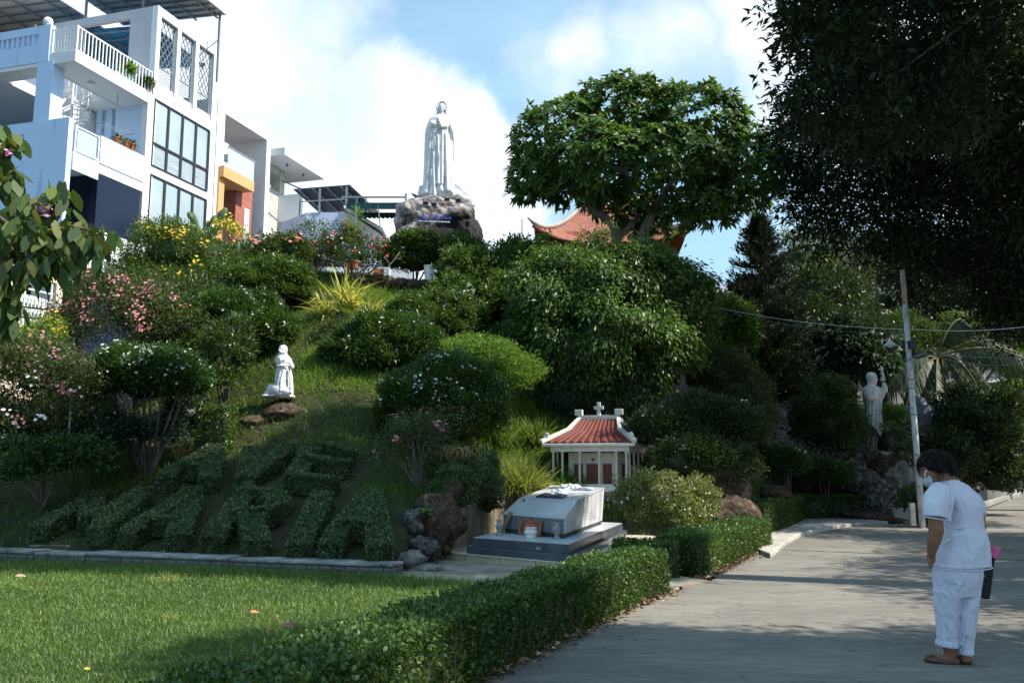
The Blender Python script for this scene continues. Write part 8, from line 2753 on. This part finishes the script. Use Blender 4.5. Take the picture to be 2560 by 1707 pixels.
def cloth_material(name, c1, c2):
    m = M(name, c1, c2, rough=.88, scale=5, spec=.2)
    nt = m.node_tree; b = nt.nodes['Principled BSDF']; N, L = nt.nodes.new, nt.links.new
    tc = N('ShaderNodeTexCoord'); mp = N('ShaderNodeMapping'); mp.inputs['Scale'].default_value = (7, 7, 2.6); mp.inputs['Rotation'].default_value = (0, .5, 0)
    L(tc.outputs['Object'], mp.inputs[0])
    n = N('ShaderNodeTexNoise'); n.inputs['Scale'].default_value = 1.0; n.inputs['Detail'].default_value = 3; n.inputs['Distortion'].default_value = .8
    L(mp.outputs[0], n.inputs['Vector'])
    bp = N('ShaderNodeBump'); bp.inputs['Strength'].default_value = .9; bp.inputs['Distance'].default_value = .05
    L(n.outputs[0], bp.inputs['Height']); L(bp.outputs[0], b.inputs['Normal'])
    return m


m_shirt = cloth_material('white_cotton', (.60, .60, .70), (.66, .66, .75))
m_trous = cloth_material('white_trousers', (.56, .56, .66), (.62, .62, .72))

# body: head, neck, arms, hands, ankles and feet as one surface
mb = MB()
mb.ell(c8(352, 170, .08), (.088, .10, .115), 22, 16, Matrix.Rotation(-.45, 3, 'Y'))      # skull
mb.ell(c8(318, 225, .05), (.058, .066, .078), 18, 12, Matrix.Rotation(-.35, 3, 'Y'))     # jaw and cheeks
mb.tube([c8(292, 222, .02), c8(281, 240, .01), c8(290, 250, .01)], [.012, .016, .010], 8)  # nose
mb.ell(c8(300, 262, .03), (.022, .03, .016)); mb.ell(c8(312, 284, .04), (.03, .034, .024))
mb.ell(c8(298, 212, -.012), (.014, .010, .008))
mb.tube([c8(385, 215, .06), c8(415, 245, .05), c8(445, 275, .05), c8(470, 320, .06)], [.066, .064, .070, .09], 18)    # neck
mb.ell(c8(308, 218, -.028), (.012, .012, .032), 12, 8, Matrix.Rotation(-.3, 3, 'Y')); mb.ell(c8(311, 236, -.03), (.010, .010, .012))
mb.tube([c8(303, 205, -.034), c8(312, 200, -.036), c8(322, 210, -.036), c8(322, 228, -.036), c8(314, 244, -.034)], [.006, .008, .008, .007, .006], 8)   # ear rim
# left arm
mb.tube([c8(365, 350, -.08), c8(360, 430, -.10), c8(362, 520, -.11), c8(368, 590, -.11), c8(352, 660, -.10), c8(338, 725, -.08), c8(336, 752, -.07)],
        [.050, .052, .050, .052, .046, .032, .029], 18)
# right arm, mostly behind the body, hand near the bag
mb.tube([c8(610, 390, .08), c8(645, 480, .10), c8(652, 550, .10), c8(655, 640, .14), c8(680, 700, .16)], [.040, .042, .042, .036, .03], 14)
# left hand with fingers
mb.ell(c8(334, 772, -.065), (.034, .018, .040), 14, 10, Matrix.Rotation(.1, 3, 'Y'))
for (x0f, y0f, x1f, y1f, x2f, y2f, dy, r_) in [(322, 785, 320, 808, 326, 826, -.075, .0088), (328, 790, 325, 815, 333, 838, -.068, .0092), (336, 790, 334, 814, 341, 832, -.060, .0088), (344, 786, 343, 806, 348, 822, -.052, .0078),
                                             (346, 762, 356, 782, 352, 802, -.085, .0098)]:
    mb.tube([c8(x0f, y0f, dy), c8(x1f, y1f, dy), c8(x2f, y2f, dy + .004)], [r_ * 1.1, r_, r_ * .75], 8)
mb.ell(c8(688, 716, .17), (.03, .02, .035))
for i in range(4):
    mb.tube([c8(682 + i * 5, 722, .155 + .008 * i), c8(684 + i * 5, 736, .15 + .008 * i), c8(678 + i * 5, 744, .15 + .008 * i)], [.009, .008, .006], 6)
mb.tube([c8(675, 715, .14), c8(672, 732, .13)], [.010, .008], 6)
# ankles and feet
mb.tube([c8(440, 1290, 0), c8(450, 1360, 0), c8(470, 1420, .0)], [.052, .040, .036], 14)
mb.tube([c8(480, 1430, 0), c8(430, 1425, 0), c8(370, 1425, .03), c8(320, 1420, .05)], [.028, .028, .024, .015], 14)
mb.tube([c8(555, 1340, -.02), c8(558, 1400, -.02), c8(565, 1440, -.02)], [.048, .036, .036], 14)
mb.tube([c8(570, 1440, -.02), c8(530, 1432, .02), c8(480, 1420, .07)], [.024, .024, .018], 14)
fuse(mb, 'body', m_skin, t_p, .0052, 2, .5)

# hair
mb = MB()
mb.ell(c8(352, 150, .09), (.112, .122, .105), 24, 16, Matrix.Rotation(-.25, 3, 'Y'))
mb.ell(c8(400, 158, .09), (.090, .112, .098), 22, 14); mb.ell(c8(300, 160, .09), (.062, .09, .085), 18, 12, Matrix.Rotation(.2, 3, 'Y')); mb.ell(c8(425, 178, .08), (.055, .085, .070)); mb.ell(c8(285, 190, .10), (.045, .06, .06), 14, 10)
mb.ell(c8(380, 190, .03), (.07, .05, .045)); mb.ell(c8(345, 180, .0), (.045, .045, .03))
mb.ell(c8(425, 118, .09), (.055, .07, .035), 14, 10, Matrix.Rotation(.3, 3, 'Y'))
fuse(mb, 'hair', m_hair, t_p, .007, 2, .5, (.03, .012))
lm = LM(); rh = np.random.default_rng(901); n = 2600
cc_ = np.array([c8(352, 150, .09), c8(400, 158, .09), c8(300, 160, .09), c8(425, 178, .08)]); rr_ = np.array([(.112, .122, .105), (.09, .112, .098), (.062, .09, .085), (.055, .085, .07)])
k_ = rh.integers(0, 4, n); d_ = nrm(rh.normal(0, 1, (n, 3))); d_[:, 1] = -np.abs(d_[:, 1]) * .9 + .1 * d_[:, 1]; d_ = d_[:]
p_ = cc_[k_] + d_ * rr_[k_] * .985
t_ = np.stack([rh.normal(.1, .5, n), rh.normal(0, .25, n), -.75 + rh.normal(0, .3, n)], 1) + d_ * .28
add_strips(lm, p_, t_, .035 + .03 * rh.random(n), .0035, .25, rh, segs=3, prof=(1, 1, .7, .1))
lm.build('hair_strands', leafmat('hair_strand', [(0, (.004, .004, .004)), (1, (.018, .013, .011))], rough=.5, trans=0, spec=.3), t_p)

# face mask and its loops
mb = MB(); mb.ell(c8(304, 262, .03), (.038, .056, .042), 18, 12, Matrix.Rotation(-.3, 3, 'Y')); mb.ell(c8(320, 288, .04), (.030, .045, .024))
m_mask = M('mask_fabric', (.40, .45, .50), (.46, .51, .56), rough=.8, scale=12)
fuse(mb, 'face_mask', m_mask, t_p, .006, 2)
mb = MB()
mb.tube([c8(300, 250, -.03), c8(292, 225, -.036), c8(297, 205, -.042), c8(308, 200, -.046)], .0035, 6)
mb.tube([c8(322, 280, -.02), c8(330, 255, -.04), c8(326, 235, -.046), c8(318, 245, -.046)], .0035, 6)
mb.build('mask_loop', m_metalw, t_p, smooth=True)
mb = MB(); mb.ell(c8(316, 240, -.043), (.004, .004, .005), 8, 6); mb.build('earring', m_bead, t_p)

# t-shirt
def srings(mb_, rows, n=52, f=c8):
    rings = []
    for (yy, xl, xr, dep, back, amp, tilt) in rows:
        a = f((xl + xr) / 2, yy, back); e1 = f(xl, yy, back); e2 = f(xr, yy, back)
        rx = (e2[0] - e1[0]) / 2
        ring = []
        for k in range(n):
            ph = 2 * PI * k / n
            m = 1 + amp * (math.sin(7 * ph + yy * .01) + .6 * math.sin(11 * ph - yy * .013))
            ring.append((a[0] + rx * math.cos(ph) * m, a[1] + dep * math.sin(ph) * m, a[2] + tilt * math.cos(ph)))
        rings.append(ring)
    mb_.loft(rings)


mb = MB()
srings(mb, [(822, 352, 716, .185, .02, .012, .006), (780, 356, 712, .185, .02, .014, 0), (720, 368, 702, .185, .02, .012, 0), (660, 385, 694, .18, .02, .012, 0), (610, 398, 680, .17, .02, .016, 0), (570, 412, 664, .155, .03, .012, 0),
            (530, 416, 655, .155, .03, .010, 0), (470, 412, 650, .165, .035, .012, 0), (420, 395, 646, .17, .04, .010, 0), (370, 370, 628, .165, .045, .008, .0), (330, 345, 598, .155, .05, .004, .0), (300, 338, 570, .135, .055, 0, 0),
            (275, 350, 535, .11, .06, 0, 0), (258, 378, 498, .08, .06, 0, 0)])
# shoulder and sleeve
mb.tube([c8(400, 335, -.03), c8(372, 380, -.075), c8(362, 440, -.10), c8(360, 505, -.11)], [.084, .087, .085, .082], 22)
mb.tube([c8(585, 380, .10), c8(625, 440, .12), c8(632, 510, .13)], [.075, .072, .06], 18)
for (pts, r_) in (([(410, 562, -.07), (480, 574, -.105), (560, 566, -.115), (655, 575, -.06)], .008),
                  ([(425, 300, -.08), (425, 400, -.12), (440, 490, -.12)], .010), ([(530, 320, -.10), (560, 420, -.12), (590, 520, -.11)], .011), ([(480, 360, -.11), (470, 450, -.13), (450, 540, -.12)], .009),
                  ([(570, 300, -.08), (610, 400, -.10), (635, 500, -.06)], .011), ([(380, 340, -.12), (400, 400, -.14), (412, 470, -.13)], .009), ([(365, 700, -.10), (400, 680, -.135), (460, 640, -.145)], .007)):
    mb.tube([c8(*p_) for p_ in pts], r_, 8)
fuse(mb, 't_shirt', m_shirt, t_p, .008, 2, .5, (.075, .017))
mb = MB()
for i in range(29):
    pass
e = []
for k in range(41):
    ph = 2 * PI * k / 40
    a = c8(534, 818, .02); e1 = c8(352, 818, .02); e2 = c8(716, 818, .02); rx = (e2[0] - e1[0]) / 2
    e.append((a[0] + rx * 0.999 * math.cos(ph), a[1] + .184 * math.sin(ph), a[2] - .012 + .006 * math.cos(ph)))
mb.tube(e, .0042, 6); mb.build('shirt_hem', m_shirt, t_p, smooth=True)
mb = MB(); e = []
for k in range(25):
    ph = 2 * PI * k / 24; a = c8(360, 508, -.11)
    e.append((a[0] + .079 * math.cos(ph), a[1] + .079 * math.sin(ph), a[2] - .004 - .012 * math.cos(ph)))
mb.tube(e, .004, 6); mb.build('sleeve_hem', m_shirt, t_p, smooth=True)

# trousers
mb = MB()
srings(mb, [(800, 365, 668, .165, .02, 0, 0), (840, 360, 662, .165, .02, .006, 0), (900, 358, 656, .165, .02, .010, 0), (960, 359, 648, .155, .02, .010, 0), (1010, 361, 642, .14, .02, .008, 0)])
srings(mb, [(980, 360, 520, .12, -.01, .006, 0), (1050, 361, 505, .105, -.01, .012, 0), (1150, 368, 500, .095, 0, .014, 0), (1230, 373, 500, .088, 0, .016, 0), (1300, 376, 504, .080, 0, .012, 0), (1325, 378, 502, .080, 0, 0, 0)], 40)
srings(mb, [(980, 490, 646, .12, .01, .006, 0), (1050, 500, 638, .105, .0, .012, 0), (1150, 502, 628, .092, -.01, .014, 0), (1250, 506, 614, .084, -.02, .016, 0), (1340, 510, 602, .076, -.02, .014, 0), (1365, 512, 598, .076, -.02, 0, 0)], 40)
for (pts, r_) in (([(400, 850, -.12), (470, 930, -.14), (520, 940, -.13)], .007), ([(375, 880, -.11), (430, 960, -.13), (500, 1020, -.12)], .007), ([(372, 940, -.10), (420, 1010, -.11), (490, 1050, -.10)], .006),
                  ([(545, 860, -.145), (540, 930, -.145), (500, 980, -.13)], .009), ([(430, 1180, -.09), (460, 1250, -.09), (440, 1290, -.08)], .007), ([(590, 1100, -.09), (570, 1200, -.10), (560, 1280, -.10)], .008), ([(560, 1250, -.1), (545, 1300, -.1), (530, 1340, -.1)], .007)):
    mb.tube([c8(*p_) for p_ in pts], r_, 8)
fuse(mb, 'trousers', m_trous, t_p, .0075, 2, .5, (.075, .017))
mb = MB()
srings(mb, [(1346, 372, 506, .088, 0, .006, -.004), (1338, 368, 509, .091, 0, .006, -.004), (1312, 370, 507, .090, 0, .006, -.004), (1303, 376, 503, .084, 0, 0, -.004)], 40)
srings(mb, [(1397, 512, 598, .080, -.02, .006, 0), (1390, 508, 602, .084, -.02, .006, 0), (1366, 509, 602, .083, -.02, .006, 0), (1358, 513, 598, .078, -.02, 0, 0)], 40)
fuse(mb, 'trouser_cuffs', m_trous, t_p, .0075, 2, .5)

# loafers
m_shoe = M('brown_leather', (.085, .030, .018), (.13, .048, .028), rough=.45, scale=9, spec=.5)
m_sole = M('dark_sole', (.02, .015, .012), (.035, .025, .02), rough=.8)


def shoe(pts, rad, dyv, lab):
    mb_ = MB(); mb_.tube([c8(*p_) for p_ in pts], rad, 16)
    s_ = fuse(mb_, 'shoe', m_shoe, t_p, .006, 3, .5)
    mb_ = MB()
    ring = []
    P_ = [V8(*p_) for p_ in pts]
    d = (P_[0] - P_[-1]); d.z = 0; d.normalize(); nv = Vector((-d.y, d.x, 0))
    c_ = []
    wid = [.028, .040, .036, .038, .036, .020]
    k_ = len(P_)
    for i in range(k_):
        c_.append(Vector((P_[i].x, P_[i].y, 0)) + nv * wid[min(i, 5)])
    for i in reversed(range(k_)):
        c_.append(Vector((P_[i].x, P_[i].y, 0)) - nv * wid[min(i, 5)])
    mb_.prism([(p_.x, p_.y) for p_ in c_][::-1], .002, .016)
    so = mb_.build('sole', m_sole, s_)
    return s_


shoe([(508, 1440, 0), (480, 1440, 0), (430, 1442, .01), (375, 1440, .03), (325, 1432, .05), (290, 1424, .065)], [.036, .042, .040, .038, .034, .020], 0, '')
shoe([(594, 1436, -.02), (568, 1436, -.015), (530, 1434, .02), (490, 1428, .06), (460, 1424, .08), (440, 1420, .09)], [.032, .038, .036, .034, .030, .018], 0, '')
mb = MB()
for i in range(6):
    mb.tube([c8(300 + i * 11, 1412 - i * 2.2, .02), c8(303 + i * 11, 1402 - i * 2.2, .05), c8(306 + i * 11, 1405 - i * 2, .08)], .0025, 5)
mb.build('lacing', M('lace', (.22, .10, .06), (.26, .13, .08), rough=.6), t_p)

# bag carried on the right arm
t_b = thing('tote_bag', 'narrow black tote bag with a pink roll sticking out, hanging at the right side', 'bag', (pf[0], YF, 0))
mb = MB()
a, b, c_, d_ = V8(690, 730, .16), V8(762, 738, .20), V8(722, 1042, .18), V8(636, 1030, .14)
th = Vector((0, .07, 0))
vs = [a, b, c_, d_, a + th, b + th, c_ + th, d_ + th]
mb.add(vs, [(3, 2, 1, 0), (4, 5, 6, 7), (0, 1, 5, 4), (1, 2, 6, 5), (2, 3, 7, 6), (3, 0, 4, 7)])
o = mb.build('bag_body', M('black_canvas', (.010, .012, .013), (.022, .024, .026), rough=.85, scale=30), t_b)
s_ = o.modifiers.new('b', 'BEVEL'); s_.width = .015; s_.segments = 3
mb = MB()
for u in (0, 1):
    mb.tube([a + th * u + Vector((.01, 0, 0)), V8(680, 700, .17 + .03 * u), V8(700, 690, .17 + .03 * u), b + th * u - Vector((.02, 0, 0))], .006, 6)
mb.build('handle', m_frame, t_b)
mb = MB()
p1, p2 = V8(708, 745, .18), V8(716, 682, .18)
mb.tube([V8(712, 760, .215), V8(728, 730, .215), V8(736, 692, .215)], [.052, .054, .056], 20)
mb.tube([V8(700, 755, .20), V8(706, 720, .20), V8(708, 690, .20)], [.022, .026, .022], 12)
fuse(mb, 'pink_roll', M('pink_fabric', (.62, .07, .20), (.74, .16, .32), rough=.7, scale=7), t_b, .006, 1)
mb = MB(); m_mark = M('gold_print', (.35, .27, .06), (.4, .3, .08), rough=.6)
for i in range(4):
    pa = V8(662 + i * 8, 893, .142 + .006 * i); mb.bar(pa, pa + Vector((.004, 0, .012 if i % 2 else .006)), .004, .002)
mb.build('print', m_mark, t_b)
